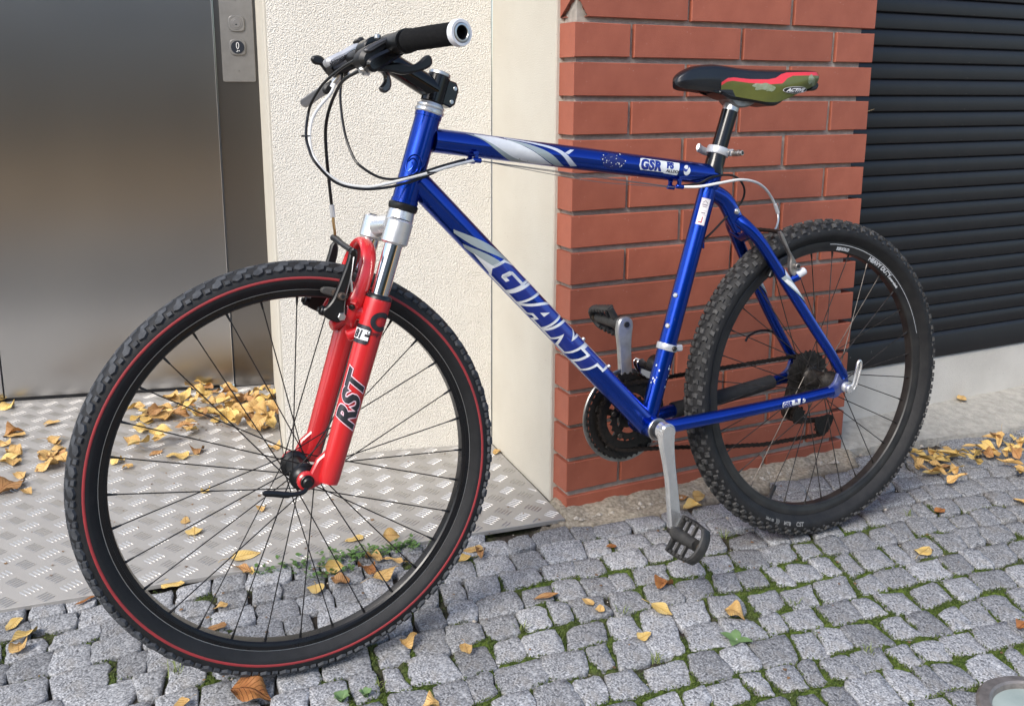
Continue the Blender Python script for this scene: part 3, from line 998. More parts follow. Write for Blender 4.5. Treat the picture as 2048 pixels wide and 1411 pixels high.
def wheel(cx, front):
    w = grp('wheel', label='front wheel with a red stripe round the tyre' if front else 'knobby rear wheel')
    m_rim = M_rim if front else M_rim2
    # tyre carcass
    RC, rw, rh = (0.3062, 0.0236, 0.0230) if front else (0.3065, 0.0255, 0.0215)
    t = MB()
    prof = [(0.2855, 0.0100), (0.2872, 0.0122), (0.2905, 0.0150)]
    for k in range(-4, 13):
        a = math.radians(-22 + (112 / 16) * (k + 4))
        prof.append((RC + rh * math.sin(a), rw * math.cos(a)))
    full = prof + [(r, -h) for r, h in reversed(prof[:-1])]
    t.lathe((cx, 0, 0), Y_, full, 128)
    bo('tyre', t, M_rubber if front else M_rubber2, w, 60)
    if front:
        st = MB()
        for s in (1, -1):
            st.lathe((cx, 0, 0), Y_, [(0.3036, s * 0.02335), (0.3042, s * 0.02405), (0.3074, s * 0.02405), (0.3080, s * 0.02335)], 128)
        bo('tyre_stripe', st, M_stripe, w, 60)
        big = [(-0.0085, -0.0035), (-0.001, -0.0062), (0.0075, -0.0030), (0.0085, 0.0050), (0.002, 0.0060), (-0.0055, 0.0030)]
        sml = [(-0.0042, -0.0028), (0.0038, -0.0032), (0.0046, 0.0028), (-0.0036, 0.0034)]
        mid = [(-0.0100, -0.0042), (0.0070, -0.0046), (0.0100, 0.0030), (-0.0040, 0.0050)]
        flip = lambda P: [(u, -v) for u, v in reversed(P)]
        rows = [(38, 0.0, big, 0.0042, 1), (32, 0.5, sml, 0.0040, 1), (62, 0.30, mid, 0.0014, 1), (84, 0.75, mid, 0.0012, 1),
                (142, 0.5, flip(big), 0.0042, 1), (148, 0.0, flip(sml), 0.0040, 1), (118, 0.8, flip(mid), 0.0014, 1), (98, 0.25, flip(mid), 0.0012, 1)]
        tr = knobs(rows, 0, RC, rw, rh, 66, cx, 0.002)
        tag(bo('tread', tr, M_tread, w, 30), kind='stuff')
    else:
        arrow = [(-0.0060, -0.0055), (0.0010, -0.0045), (0.0070, -0.0058), (0.0052, 0.0), (0.0066, 0.0058), (-0.0020, 0.0040), (-0.0052, 0.0015)]
        blk = [(-0.0050, -0.0050), (0.0038, -0.0056), (0.0058, 0.0), (0.0040, 0.0056), (-0.0048, 0.0046), (-0.0020, 0.0)]
        sh = [(-0.0052, -0.0046), (0.0040, -0.0050), (0.0056, 0.0040), (-0.0030, 0.0052)]
        fl = [(-0.003, -0.0022), (0.003, -0.0026), (0.0024, 0.0026), (-0.0024, 0.0022)]
        flip = lambda P: [(u, -v) for u, v in reversed(P)]
        rows = [(78, 0.0, arrow, 0.0044, 1), (102, 0.5, flip(arrow), 0.0044, 1), (55, 0.5, blk, 0.0042, 1), (125, 0.0, flip(blk), 0.0042, 1),
                (33, 0.05, sh, 0.0040, 1), (147, 0.55, flip(sh), 0.0040, 1), (15, 0.45, fl, 0.0016, 1), (165, 0.95, fl, 0.0016, 1)]
        tr = knobs(rows, 0, RC, rw, rh, 74, cx, 0.004)
        tag(bo('tread', tr, M_tread2, w, 30), kind='stuff')
    # rim: box section with brake track
    dr = 0.0085 if front else 0.0
    r = MB()
    pr = [(0.2866, 0.0118), (0.2858, 0.0124), (0.2765 + dr * 0.45, 0.0124), (0.2752 + dr * 0.6, 0.0118), (0.2680 + dr, 0.0105), (0.2660 + dr, 0.0080), (0.2655 + dr, 0.0), (0.2660 + dr, -0.0080), (0.2680 + dr, -0.0105), (0.2752 + dr * 0.6, -0.0118), (0.2765 + dr * 0.45, -0.0124), (0.2858, -0.0124), (0.2866, -0.0118), (0.284, -0.0095), (0.284, 0.0095)]
    r.lathe((cx, 0, 0), Y_, pr, 128, closed=True)
    bo('rim', r, m_rim, w, 25)
    if front:
        e = MB()
        e.lathe((cx, 0, 0), Y_, [(0.2864, 0.01245), (0.2872, 0.01262), (0.2874, 0.0120)], 128)
        bo('rim_edge', e, M_alloy, w, 60)
    # hub
    h = MB()
    old = 0.050 if front else 0.0675
    if front:
        fl_l, fl_r, fr = 0.033, -0.033, 0.0215
        h.lathe((cx, 0, 0), Y_, [(0, -old), (0.010, -old), (0.012, -0.043), (0.016, -0.040), (0.018, -0.036), (fr, -0.0345), (fr, -0.031), (0.0150, -0.027), (0.0135, 0), (0.0150, 0.027), (fr, 0.031), (fr, 0.0345), (0.018, 0.036), (0.016, 0.040), (0.012, 0.043), (0.010, old), (0, old)], 40)
        bo('hub', h, M_satin, w)
    else:
        fl_l, fl_r, fr = 0.034, -0.018, 0.0235
        h.lathe((cx, 0, 0), Y_, [(0, -old), (0.010, -old), (0.013, -0.058), (0.016, -0.024), (fr, -0.0205), (fr, -0.0165), (0.019, -0.012), (0.0165, 0.005), (0.0185, 0.028), (fr, 0.032), (fr, 0.036), (0.021, 0.040), (0.0185, 0.052), (0.012, 0.056), (0.010, old), (0, old)], 40)
        bo('hub', h, M_dirty, w)
    # 32 spokes, crossed three times
    ph0 = 0.05 if front else 0.12
    ns = 32
    for k in range(ns):
        side = 1 if k % 2 == 0 else -1
        j = k // 2
        lead = 1 if j % 2 == 0 else -1
        rim_a = 2 * PI * k / ns + ph0
        hub_a = rim_a - lead * math.radians(67)
        fy_ = fl_l if side > 0 else fl_r
        fy_ += (0.0022 if lead > 0 else -0.0022) * side
        p0 = Vector((cx + (fr - 0.003) * math.cos(hub_a), fy_, (fr - 0.003) * math.sin(hub_a)))
        p1 = Vector((cx + (0.2665 + dr) * math.cos(rim_a), side * 0.0025, (0.2665 + dr) * math.sin(rim_a)))
        s = MB()
        d = (p1 - p0).normalized()
        s.tube([p0, p1 - d * 0.0], 0.00100, 6, caps=True)
        s.tube([p1 - d * 0.014, p1 - d * 0.004, p1 + d * 0.001], [0.0014, 0.0020, 0.0023], 8)
        bo('spoke', s, M_spoke if front else M_spoke2, w)
    if not front:
        va = math.radians(236 - 360 + 0)
        for a_ in (math.radians(-62),):
            v_ = MB()
            e = Vector((math.cos(a_), 0, math.sin(a_)))
            v_.cyl(Vector((cx, 0, 0)) + e * 0.267, Vector((cx, 0, 0)) + e * 0.250, 0.0042, 12, bev=0.0008)
            v_.cyl(Vector((cx, 0, 0)) + e * 0.250, Vector((cx, 0, 0)) + e * 0.236, 0.0050, 12, bev=0.001)
            bo('valve', v_, M_black, w)
    # skewer
    q = MB()
    if front:
        q.cyl((cx, 0.0555, 0), (cx, 0.0625, 0), 0.0105, 24, bev=0.001)
        q.cyl((cx, 0.0625, 0), (cx, 0.0690, 0), 0.0080, 24, bev=0.002)
        n_ = MB(); n_.cyl((cx, -0.0555, 0), (cx, -0.068, 0), 0.0095, 24, bev=0.002); bo('skewer_nut', n_, M_satin, w)
        lv = spline([(cx, 0.064, -0.005), (cx + 0.010, 0.070, -0.0115), (cx + 0.032, 0.074, -0.0095), (cx + 0.052, 0.077, -0.003), (cx + 0.070, 0.079, 0.002)], 6)
        q.tube(lv, [(0.0026, 0.0036)] * (len(lv) // 2) + [(0.0024, 0.0048)] * (len(lv) - len(lv) // 2 - 2) + [(0.002, 0.0040), (0.001, 0.0020)], 12, flat=(0, 1, 0))
        bo('quick_release', q, M_satin, w)
    else:
        q.cyl((cx, 0.0745, 0), (cx, 0.0800, 0), 0.0105, 24, bev=0.001)
        q.cyl((cx - 0.001, 0.0800, -0.002), (cx - 0.001, 0.0900, -0.002), 0.0092, 24, bev=0.002)
        lp = [(-0.0035, 0.087, -0.005), (-0.0090, 0.089, 0.010), (-0.0130, 0.090, 0.028), (-0.0160, 0.091, 0.046), (-0.0200, 0.091, 0.0535), (-0.0255, 0.0905, 0.0500), (-0.0250, 0.0905, 0.038), (-0.0205, 0.090, 0.022), (-0.0160, 0.089, 0.006), (-0.0110, 0.087, -0.004)]
        q.tube(spline(lp + [lp[0]], 4)[:-1], 0.0027, 10, closed=True)
        q.prism(smooth_poly([(-0.0045, 0.0), (-0.0175, 0.0485), (-0.0235, 0.0470), (-0.0115, 0.0)], 1), (0, 0.088, 0), X_, Z_, Y_, 0, 0.0022, 0.0005)
        bo('quick_release', q, M_polish, w)
        n_ = MB(); n_.cyl((cx, -0.0745, 0), (cx, -0.088, 0), 0.0095, 20, bev=0.002)
        bo('skewer_nut', n_, M_alloy, w)
    return w
FX = 1.0789
wf = wheel(FX, True)
wr = wheel(0.0, False)

# writing on the rear rim and tyre
def ring_text(me2d, rad, ang0, y, name, m, parent, cx=0.0, inward=False, curl=0.0):
    """flat lettering laid round a wheel's left flank; ang0 where it starts, reading clockwise seen from the left"""
    for v in me2d.vertices:
        s, t = v.co.x, v.co.y
        if inward: s, t = -s, -t
        a = ang0 + s / rad
        rr_ = rad + t
        v.co = (cx + rr_ * math.cos(a), y(rr_) if callable(y) else y, rr_ * math.sin(a) + RZ)
    me2d.materials.clear(); me2d.materials.append(m)
    o = link(name, me2d, parent)
    return o
# seen from the left the forward (+x) side lies to the left, so text that reads left to right runs towards -x at the top of the wheel
rim_y = lambda r_: 0.0128 if r_ > 0.2752 else 0.0128 - (0.2752 - r_) * 0.18
for txt, sz, a_deg in (('REMOLO', 0.0085, 97), ('HEAVY DUTY', 0.0125, 117), ('strong wheels', 0.0060, 133)):
    ring_text(text2d(txt, sz, 0.0006, 0.2, 1.0), 0.2700, math.radians(a_deg), rim_y, 'lettering', mat('rim_print', (0.48, 0.49, 0.50), 0.5), wr)
arc = MB()
def flat_arc(r0, r1, a0, a1, y, n=40):
    vs = []
    for k in range(n + 1):
        a = math.radians(a0 + (a1 - a0) * k / n)
        for r_ in (r0, r1):
            vs.append((r_ * math.cos(a), y, r_ * math.sin(a)))
    return vs, [(2 * k, 2 * k + 1, 2 * k + 3, 2 * k + 2) for k in range(n)]
arc.add(*flat_arc(0.2808, 0.2820, 93, 166, 0.01285))
bo('rim_line', arc, MATS['rim_print'], wr)
ty = lambda r_: 0.0259 * math.sqrt(max(0.05, 1 - ((r_ - 0.3065) / 0.0222) ** 2)) + 0.0004
for txt, sz, a_deg in (('CST', 0.0120, -75.5), ('MTB', 0.0100, -69), (')))', 0.0110, -64.5), ('26x1.95', 0.0072, -59)):
    ring_text(text2d(txt, sz, 0.0004, 0.1), 0.2960 + 0.0095, math.radians(a_deg), ty, 'lettering', mat('tyre_print', (0.20, 0.20, 0.195), 0.7), wr, inward=True)

# ---- frame
BBp = Vector((0.425, 0, -0.0305))
HT0, HT1 = Vector((0.8374, 0, 0.5490)), Vector((0.8862, 0, 0.4065))
TT0, TT1 = Vector((0.8320, 0, 0.5065)), Vector((0.2745, 0, 0.4310))
DT0, DT1 = Vector((0.8640, 0, 0.4425)), BBp
ST1 = Vector((0.2560, 0, 0.4880))
def on_st(z): return BBp.lerp(ST1, (z - BBp.z) / (ST1.z - BBp.z))
RT, RD, RS, RH = 0.0198, 0.0212, 0.0170, 0.0208
fr = grp('frame', label='blue alloy frame with white and grey swooshes')
m = MB(); m.cyl(HT0, HT1, RH, 40)
for p, q in ((HT0, HT0.lerp(HT1, 0.05)), (HT1.lerp(HT0, 0.05), HT1)):
    m.cyl(p, q, RH + 0.0012, 40, bev=0.0006)
bo('head_tube', m, M_blue, fr)
def weld(c, axis, r, rr=0.0024):
    """a weld bead: rippled ring"""
    w = MB()
    a = Vector(axis).normalized()
    u = (Y_ - Y_.dot(a) * a).normalized(); v = a.cross(u)
    w.tube([Vector(c) + (u * math.cos(t) + v * math.sin(t)) * r for t in [2 * PI * k / 48 for k in range(48)]], [rr * (1 + 0.22 * (k % 2)) for k in range(48)], 6, closed=True)
    return w
m = MB(); m.tube([TT0, TT1], RT, 36)
tt = bo('top_tube', m, M_blue, fr)
m = MB(); m.tube([DT0, DT1], RD, 36)
bo('down_tube', m, M_blue, fr)
m = MB(); m.tube([BBp, on_st(0.4300)], RS, 36); bo('seat_tube', m, M_blue, fr)
m = MB(); m.tube([on_st(0.4340), on_st(0.4400), on_st(0.4480), on_st(0.4740)], [0.0215, 0.0198, RS + 0.0010, RS + 0.0006], 36); bo('seat_tube_collar', m, M_gloss, fr, label='black painted top of the seat tube')
m = MB(); m.cyl(BBp - Y_ * 0.034, BBp + Y_ * 0.034, 0.0205, 36, bev=0.001); bo('bottom_bracket_shell', m, M_blue, fr)
tda = (TT1 - TT0).normalized(); dda = (DT1 - DT0).normalized()
# gusset under the top tube at the seat cluster
m = MB(); m.tube([on_st(0.405), on_st(0.413), on_st(0.436)], [0.0178, 0.0188, 0.0188], 30); bo('seat_lug', m, M_blue, fr)
# seat stays: one thick tube that forks above the tyre
m = MB()
mono = spline([on_st(0.405) + Vector((0.004, 0, 0.0)), (0.2450, 0, 0.3830), (0.2205, 0, 0.3460), (0.2080, 0, 0.3270)], 5)
m.tube(mono, [(0.0165, 0.0165)] * 6 + [(0.0165, 0.0175)] * (len(mono) - 6), 26)
bo('seat_stay_yoke', m, M_blue, fr)
for s in (1, -1):
    m = MB()
    pts = spline([(0.2190, s * 0.010, 0.3440), (0.2080, s * 0.022, 0.3300), (0.1850, s * 0.0335, 0.3010), (0.1453, s * 0.0440, 0.2400), (0.0811, s * 0.058, 0.1418), (0.0300, s * 0.0660, 0.0690), (-0.0030, s * 0.0672, 0.0190)], 6)
    n = len(pts)
    m.tube(pts, [0.0125 - 0.0030 * k / n for k in range(n)], 22)
    so = bo('seat_stay', m, M_blue, fr)
    m = MB()
    cp_ = spline([(0.4200, s * 0.022, -0.0310), (0.3850, s * 0.0345, -0.0285), (0.2767, s * 0.0450, -0.0240), (0.1501, s * 0.0560, -0.0170), (0.0267, s * 0.0655, -0.0075)], 6)
    n = len(cp_)
    m.tube(cp_, [(0.0140 - 0.0030 * k / n, 0.0128 - 0.0025 * k / n) for k in range(n)], 22, flat=(0, 0, 1))
    bo('chain_stay', m, M_blue, fr)
    if s < 0:
        m = MB()
        m.tube(cp_[9:-2], [(0.0160 - 0.0025 * k / n, 0.0145) for k in range(len(cp_[9:-2]))], 22, flat=(0, 0, 1))
        bo('chain_stay_guard', m, M_neo, fr, label='black neoprene wrap on the right chain stay')
    dp = MB()
    dp.prism(smooth_poly([(0.040, -0.020), (0.044, 0.000), (0.022, 0.008), (0.012, 0.034), (-0.004, 0.040), (-0.014, 0.022), (-0.014, -0.004), (-0.004, -0.014), (0.004, -0.012), (0.014, -0.022)], 2), (0, s * 0.0672, 0), X_, Z_, Y_, -0.0032, 0.0032, 0.0008)
    bo('dropout', dp, mat('scuffed_blue', (0.03, 0.06, 0.30), 0.45, 0.5, var=(0.16, 0.18, 0.28), vscale=60), fr)
m = MB(); m.prism(smooth_poly([(-0.006, 0.014), (-0.010, 0.034), (-0.0035, 0.030), (0.016, 0.0265), (0.012, 0.010)], 1), (0, 0.0672, 0), X_, Z_, Y_, 0.0030, 0.0055, 0.0006)
# stay bridge with the cable hanger hole, brake bosses
m = MB(); m.tube([(0.205, -0.026, 0.318), (0.200, 0, 0.306), (0.205, 0.026, 0.318)], [(0.012, 0.006)] * 3, 16, flat=(1, 0, 0.6)); bo('brake_bridge', m, M_blue, fr)
for s in (1, -1):
    m = MB(); m.cyl((0.1235, s * 0.049, 0.2230), (0.1060, s * 0.0555, 0.2310), 0.0075, 18, bev=0.001); bo('brake_boss', m, M_blue, fr)
m = MB()
m.cyl((0.2290, 0.0155, 0.3610), (0.2285, 0.0205, 0.3612), 0.0062, 18, bev=0.0012); m.cyl((0.2285, 0.0205, 0.3612), (0.2283, 0.0225, 0.3613), 0.0042, 14, bev=0.0012)
bo('rack_bolt', m, M_alloy, fr)
# bottle bosses
for z in (0.206, 0.150):
    c = on_st(z); ax = (ST1 - BBp).normalized(); n_ = Vector((ax.z, 0.45, -ax.x)).normalized()
    m = MB(); m.cyl(c + n_ * (RS - 0.001), c + n_ * (RS + 0.0028), 0.0048, 18, bev=0.0012); m.cyl(c + n_ * (RS + 0.0028), c + n_ * (RS + 0.0034), 0.0024, 6)
    bo('bottle_bolt', m, M_alloy, fr)
for t in (0.655, 0.775):
    c = DT0.lerp(DT1, t); n_ = Vector((-dda.z, 0, dda.x)); n_ = n_ if n_.z > 0 else -n_
    m = MB(); m.cyl(c + n_ * (RD - 0.001), c + n_ * (RD + 0.0052), 0.0036, 14, bev=0.0010)
    bo('bottle_bolt', m, M_alloy, fr)
# cable stops under the top tube and on the seat tube
def stop(p, ax, name='cable_stop'):
    p, ax = Vector(p), Vector(ax).normalized()
    m = MB()
    m.cyl(p - ax * 0.007, p + ax * 0.008, 0.0042, 14, bev=0.0006)
    m.box(p + Vector((0, -0.001, 0.006)), 0.006, 0.005, 0.013, bev=0.001)
    m.box(p + Vector((0.002, 0.003, 0.012)), 0.009, 0.003, 0.005, bev=0.001)
    return bo(name, m, M_blue, fr)
S1, S2 = Vector((0.7650, 0.0185, 0.4725)), Vector((0.3600, 0.0160, 0.4130))
stop(S1, tda); stop(S2, tda); stop(S1 + Vector((0.004, -0.016, -0.001)), tda); stop(S2 + Vector((0.010, -0.014, -0.001)), tda)
m = MB(); c = on_st(0.300); m.cyl(c + Vector((-0.0195, 0.002, 0.012)), c + Vector((-0.0195, 0.002, -0.006)), 0.0042, 14, bev=0.0006); m.box(c + Vector((-0.0165, 0, 0)), 0.008, 0.004, 0.010, bev=0.001); bo('cable_stop', m, M_blue, fr)
# head badge: raised swirl
m = MB()
hx = (HT1 - HT0).normalized(); hn = Vector((0.40, 0.92, 0)); hn = (hn - hn.dot(hx) * hx).normalized(); hu = hn.cross(hx)
def on_head(s, t): return HT0 + hx * s + (hn * math.cos(t / RH) + hu * math.sin(t / RH)) * (RH + 0.0004)
bl = [on_head(0.088 + 0.0165 * math.cos(a), 0.0125 * math.sin(a)) for a in [2 * PI * k / 40 for k in range(40)]]
m.tube(bl, 0.0013, 8, closed=True)
m.tube(spline([on_head(0.104, 0.001), on_head(0.094, 0.0075), on_head(0.083, 0.005), on_head(0.078, -0.004), on_head(0.085, -0.0105)], 6), [0.0007] + [0.0014] * 23 + [0.0007], 8)
m.tube(spline([on_head(0.100, -0.006), on_head(0.091, -0.001), on_head(0.084, -0.004)], 6), 0.0012, 8)
bo('head_badge', m, M_blue, fr)
# lettering and swooshes
LFT = (0.25, 1, 0.12)
dL_ = (DT1 - DT0).length
GLY = {
    'G': (1.02, [(0.30, 1), (0.98, 1), (0.98, 0.73), (0.44, 0.73), (0.35, 0.65), (0.35, 0.35), (0.43, 0.26), (0.68, 0.26), (0.68, 0.40), (0.52, 0.40), (0.52, 0.61), (1.02, 0.61), (1.02, 0), (0.28, 0), (0, 0.24), (0, 0.76)]),
    'I': (0.40, [(0, 0), (0.40, 0), (0.40, 1), (0, 1)]),
    'A': (1.16, [(0, 0), (0.38, 0), (0.44, 0.19), (0.76, 0.19), (0.78, 0), (1.16, 0), (1.00, 1), (0.46, 1)]),
    'N': (1.14, [(0, 0), (0.36, 0), (0.36, 0.52), (0.76, 0), (1.14, 0), (1.14, 1), (0.78, 1), (0.78, 0.50), (0.40, 1), (0, 1)]),
    'T': (1.10, [(0.35, 0), (0.76, 0), (0.76, 0.70), (1.10, 0.70), (1.10, 1), (0, 1), (0, 0.70), (0.35, 0.70)]),
}
def grow(P, d):
    """outline pushed outwards by d with mitred corners"""
    V = [Vector((p[0], p[1])) for p in P]
    ar = sum(V[i].x * V[(i + 1) % len(V)].y - V[(i + 1) % len(V)].x * V[i].y for i in range(len(V)))
    sg = 1 if ar > 0 else -1
    out = []
    for i in range(len(V)):
        e1 = (V[i] - V[i - 1]).normalized(); e2 = (V[(i + 1) % len(V)] - V[i]).normalized()
        n1, n2 = Vector((e1.y, -e1.x)) * sg, Vector((e2.y, -e2.x)) * sg
        m_ = (n1 + n2)
        m_ = m_ / max(0.35, m_.dot(n1)) if m_.length > 1e-6 else n1
        out.append(V[i] + m_ * d)
    return [(p.x, p.y) for p in out]
GW, GH, GS, GSH = 0.0500, 0.0440, 0.0098, 0.40
pen = 0.197
for k, chn in enumerate('GIANT'):
    adv, P = GLY[chn]
    Q = [(pen + x * GW + (y - 0.5) * GH * GSH, (y - 0.5) * GH) for x, y in P]
    wrap('lettering', poly2d([grow(Q, 0.0050)]), DT0, DT1, RD, (0.0, 1, 0.0), M_dwhite, fr, 0, -0.0015, 0.0003 + 0.00004 * k, label='white outline of a frame letter')
    wrap('lettering', poly2d([Q]), DT0, DT1, RD, (0.0, 1, 0.0), M_dblue, fr, 0, -0.0015, 0.0008, label='blue frame letter')
    if chn == 'A':
        Q = [(pen + x * GW + (y - 0.5) * GH * GSH, (y - 0.5) * GH) for x, y in ((0.52, 0.40), (0.73, 0.40), (0.70, 0.68))]
        wrap('lettering', poly2d([Q]), DT0, DT1, RD, (0.0, 1, 0.0), M_dwhite, fr, 0, -0.0015, 0.0012)
    pen += adv * GW + GS
def curvepoly(top, bot):
    T = [(p.x, p.y) for p in spline([(a, b, 0) for a, b in top], 8)]
    Bt = [(p.x, p.y) for p in spline([(a, b, 0) for a, b in bot], 8)]
    return T + list(reversed(Bt))
def strip2d(top, bot):
    T, Bt = spline([(a, b, 0) for a, b in top], 10), spline([(a, b, 0) for a, b in bot], 10)
    me = bpy.data.meshes.new('flat')
    me.from_pydata([tuple(p) for p in T] + [tuple(p) for p in Bt], [], [(i, i + 1, len(T) + i + 1, len(T) + i) for i in range(len(T) - 1)])
    return me
# down tube swooshes (x along the tube from the head, y up round it)
wrap('swoosh', strip2d([(0.096, -0.0150), (0.132, 0.0015), (0.168, 0.0150), (0.206, 0.0250)], [(0.102, -0.0195), (0.140, -0.0095), (0.175, 0.0045), (0.210, 0.0200)]), DT0, DT1, RD, Y_, M_dgrey, fr, lift=0.0003)
wrap('swoosh', strip2d([(0.126, -0.0215), (0.150, -0.0095), (0.175, 0.0000), (0.206, 0.0080)], [(0.134, -0.0255), (0.158, -0.0185), (0.182, -0.0155), (0.206, -0.0100)]), DT0, DT1, RD, Y_, M_dgrey, fr, lift=0.0003)
wrap('swoosh', strip2d([(0.150, -0.0185), (0.176, -0.0125), (0.200, -0.0060), (0.216, 0.0000)], [(0.152, -0.0190), (0.178, -0.0215), (0.200, -0.0240), (0.216, -0.0245)]), DT0, DT1, RD, Y_, M_dwhite, fr, lift=0.0005)
# top tube swooshes
wrap('swoosh', strip2d([(0.064, 0.0190), (0.100, 0.0120), (0.150, -0.0090), (0.186, -0.0240)], [(0.050, 0.0190), (0.078, 0.0100), (0.110, -0.0080), (0.140, -0.0250)]), TT0, TT1, RT, Y_, M_dgrey, fr, lift=0.0003)
wrap('swoosh', strip2d([(0.066, 0.0200), (0.115, 0.0180), (0.170, 0.0020), (0.215, -0.0200)], [(0.066, 0.0170), (0.098, 0.0040), (0.140, -0.0140), (0.180, -0.0230)]), TT0, TT1, RT, Y_, M_dwhite, fr, lift=0.0005)
wrap('swoosh', strip2d([(0.125, 0.0180), (0.165, 0.0125), (0.205, 0.0010), (0.238, -0.0200)], [(0.125, 0.0150), (0.160, 0.0065), (0.192, -0.0070), (0.222, -0.0220)]), TT0, TT1, RT, Y_, M_dgrey, fr, lift=0.0004)
wrap('swoosh', strip2d([(0.120, 0.0215), (0.180, 0.0180), (0.226, 0.0085), (0.262, -0.0160)], [(0.120, 0.0195), (0.178, 0.0140), (0.220, 0.0045), (0.250, -0.0180)]), TT0, TT1, RT, Y_, mat('decal_pale', (0.52, 0.56, 0.66), 0.35, coat=0.6), fr, lift=0.0004)
wrap('swoosh', poly2d([[(0.232, 0.0045), (0.244, 0.0125), (0.252, 0.0130), (0.240, 0.0035)]]), TT0, TT1, RT, Y_, MATS['decal_pale'], fr, lift=0.0005)
# worn patch with paint chips on the top tube
ch = []
for _ in range(26):
    cx_, cy_ = 0.330 + rng.normal(0, 0.013), 0.002 + rng.normal(0, 0.007)
    r_ = random.uniform(0.0005, 0.0016); k_ = random.randint(4, 6); a0 = random.random() * 6
    ch.append([(cx_ + r_ * random.uniform(0.5, 1.3) * math.cos(a0 + 2 * PI * t / k_), cy_ + r_ * random.uniform(0.5, 1.3) * math.sin(a0 + 2 * PI * t / k_)) for t in range(k_)])
wrap('paint_chip', poly2d(ch), TT0, TT1, RT, Y_, mat('bare_chip', (0.62, 0.63, 0.66), 0.5), fr, lift=0.0005)
sc_ = [(0.330 + 0.024 * math.cos(t) * (1 + 0.15 * math.sin(5 * t)), 0.001 + 0.0135 * math.sin(t) * (1 + 0.12 * math.cos(4 * t))) for t in [2 * PI * k / 30 for k in range(30)]]
wrap('scuff', poly2d([sc_]), TT0, TT1, RT, Y_, mat('scuffed_navy', (0.010, 0.022, 0.15), 0.55, 0.2), fr, lift=0.0002)
def badge_text(a, b, r, n0, s, t, sc, parent, big, small, sub, ball):
    """white plate with blue letters, smaller letters in a white field and a globe mark"""
    W_ = 0.088 * sc
    wrap('model_plate', poly2d([[(0.004, -0.001), (0.0, 0.006), (0.004, 0.0195), (0.010, 0.021), (0.052, 0.0205), (0.088, 0.0200), (0.0835, -0.0035), (0.055, -0.0025), (0.052, -0.001)]]), a, b, r, n0, M_dwhite, parent, s, t, 0.0003, sc)
    wrap('lettering', text2d(big, 0.0240, 0.0015, 0.14, 0.94, 1.09), a, b, r, n0, M_dblue, parent, s + 0.0030 * sc, t + 0.0015 * sc, 0.0005, sc)
    wrap('lettering', text2d(small, 0.0155, 0.0011, 0.12, 1.0, 1.0), a, b, r, n0, M_dblue, parent, s + 0.0585 * sc, t + 0.0078 * sc, 0.0005, sc)
    if sub:
        wrap('lettering', text2d(sub, 0.0070, 0.0003, 0.15, 1.25, 1.0), a, b, r, n0, M_dblack, parent, s + 0.0580 * sc, t + 0.0005 * sc, 0.0005, sc)
    n = 28
    disc = [(0.103 + 0.0075 * math.cos(2 * PI * k / n), 0.008 + 0.0095 * math.sin(2 * PI * k / n)) for k in range(n)]
    wrap('globe_mark', poly2d([disc]), a, b, r, n0, M_dwhite, parent, s, t, 0.0003, sc)
    wrap('globe_mark', strip2d([(0.0955, 0.0120), (0.1010, 0.0095), (0.1065, 0.0125), (0.1095, 0.0165)], [(0.0958, 0.0060), (0.1010, 0.0050), (0.1040, 0.0090), (0.1060, 0.0175)]), a, b, r, n0, M_dblue, parent, s, t, 0.0005, sc)
badge_text(TT0, TT1, RT, Y_, 0.385, -0.0065, 1.02, fr, 'GSR', 'FS', 'ALUXX', True)
cs0, cs1 = Vector((0.1750, 0.0545, -0.0185)), Vector((0.0267, 0.0655, -0.0075))
badge_text(cs0, cs1, 0.0122, Y_, 0.020, -0.0050, 0.50, fr, 'GSR', 'FS', None, True)
# seat stay swooshes, both sides
for s in (1, -1):
    a, b = Vector((0.1500, s * 0.0428, 0.2475)), Vector((0.0811, s * 0.058, 0.1418))
    f_ = lambda P: P
    for (tp, bt, mm, lf) in (([(0.006, 0.006), (0.020, 0.006), (0.034, 0.013)], [(0.006, 0.004), (0.018, -0.002), (0.032, 0.004)], MATS['decal_pale'], 0.0006),
                             ([(0.016, -0.002), (0.034, 0.006), (0.060, 0.013), (0.100, 0.012)], [(0.016, -0.012), (0.036, -0.008), (0.066, 0.000), (0.100, 0.009)], M_dgrey, 0.0006),
                             ([(0.024, -0.004), (0.044, 0.004), (0.068, 0.011), (0.094, 0.0125)], [(0.024, -0.010), (0.044, -0.004), (0.066, 0.003), (0.094, 0.009)], M_dwhite, 0.0009)):
        wrap('swoosh', strip2d(f_(tp), f_(bt)), a, b, 0.0118, (-0.25, 1, 0), mm, fr, lift=lf)
# size sticker on the seat tube
sa, sb = on_st(0.385), on_st(0.20)
SN0 = (0.75, 1, 0.2)
wrap('size_sticker', poly2d([[(-0.001, -0.0065), (0.050, -0.0065), (0.050, 0.0105), (-0.001, 0.0105)]]), sa, sb, RS, SN0, mat('sticker_paper', (0.62, 0.52, 0.55), 0.5), fr, lift=0.0003)
wrap('size_sticker', poly2d([[(0.0002, -0.0055), (0.022, -0.0055), (0.022, 0.0095), (0.0002, 0.0095)], [(0.0235, -0.0055), (0.030, -0.0055), (0.030, 0.0095), (0.0235, 0.0095)], [(0.0315, -0.0055), (0.049, -0.0055), (0.049, 0.0095), (0.0315, 0.0095)]]), sa, sb, RS, SN0, mat('sticker_white', (0.72, 0.70, 0.70), 0.5), fr, lift=0.0005)
wrap('lettering', poly2d([[(0.044, -0.003), (0.046, -0.003), (0.046, 0.004), (0.0345, 0.004), (0.0345, 0.0025), (0.044, 0.0025)]]), sa, sb, RS, SN0, mat('sticker_red', (0.45, 0.03, 0.04), 0.5), fr, lift=0.0008)
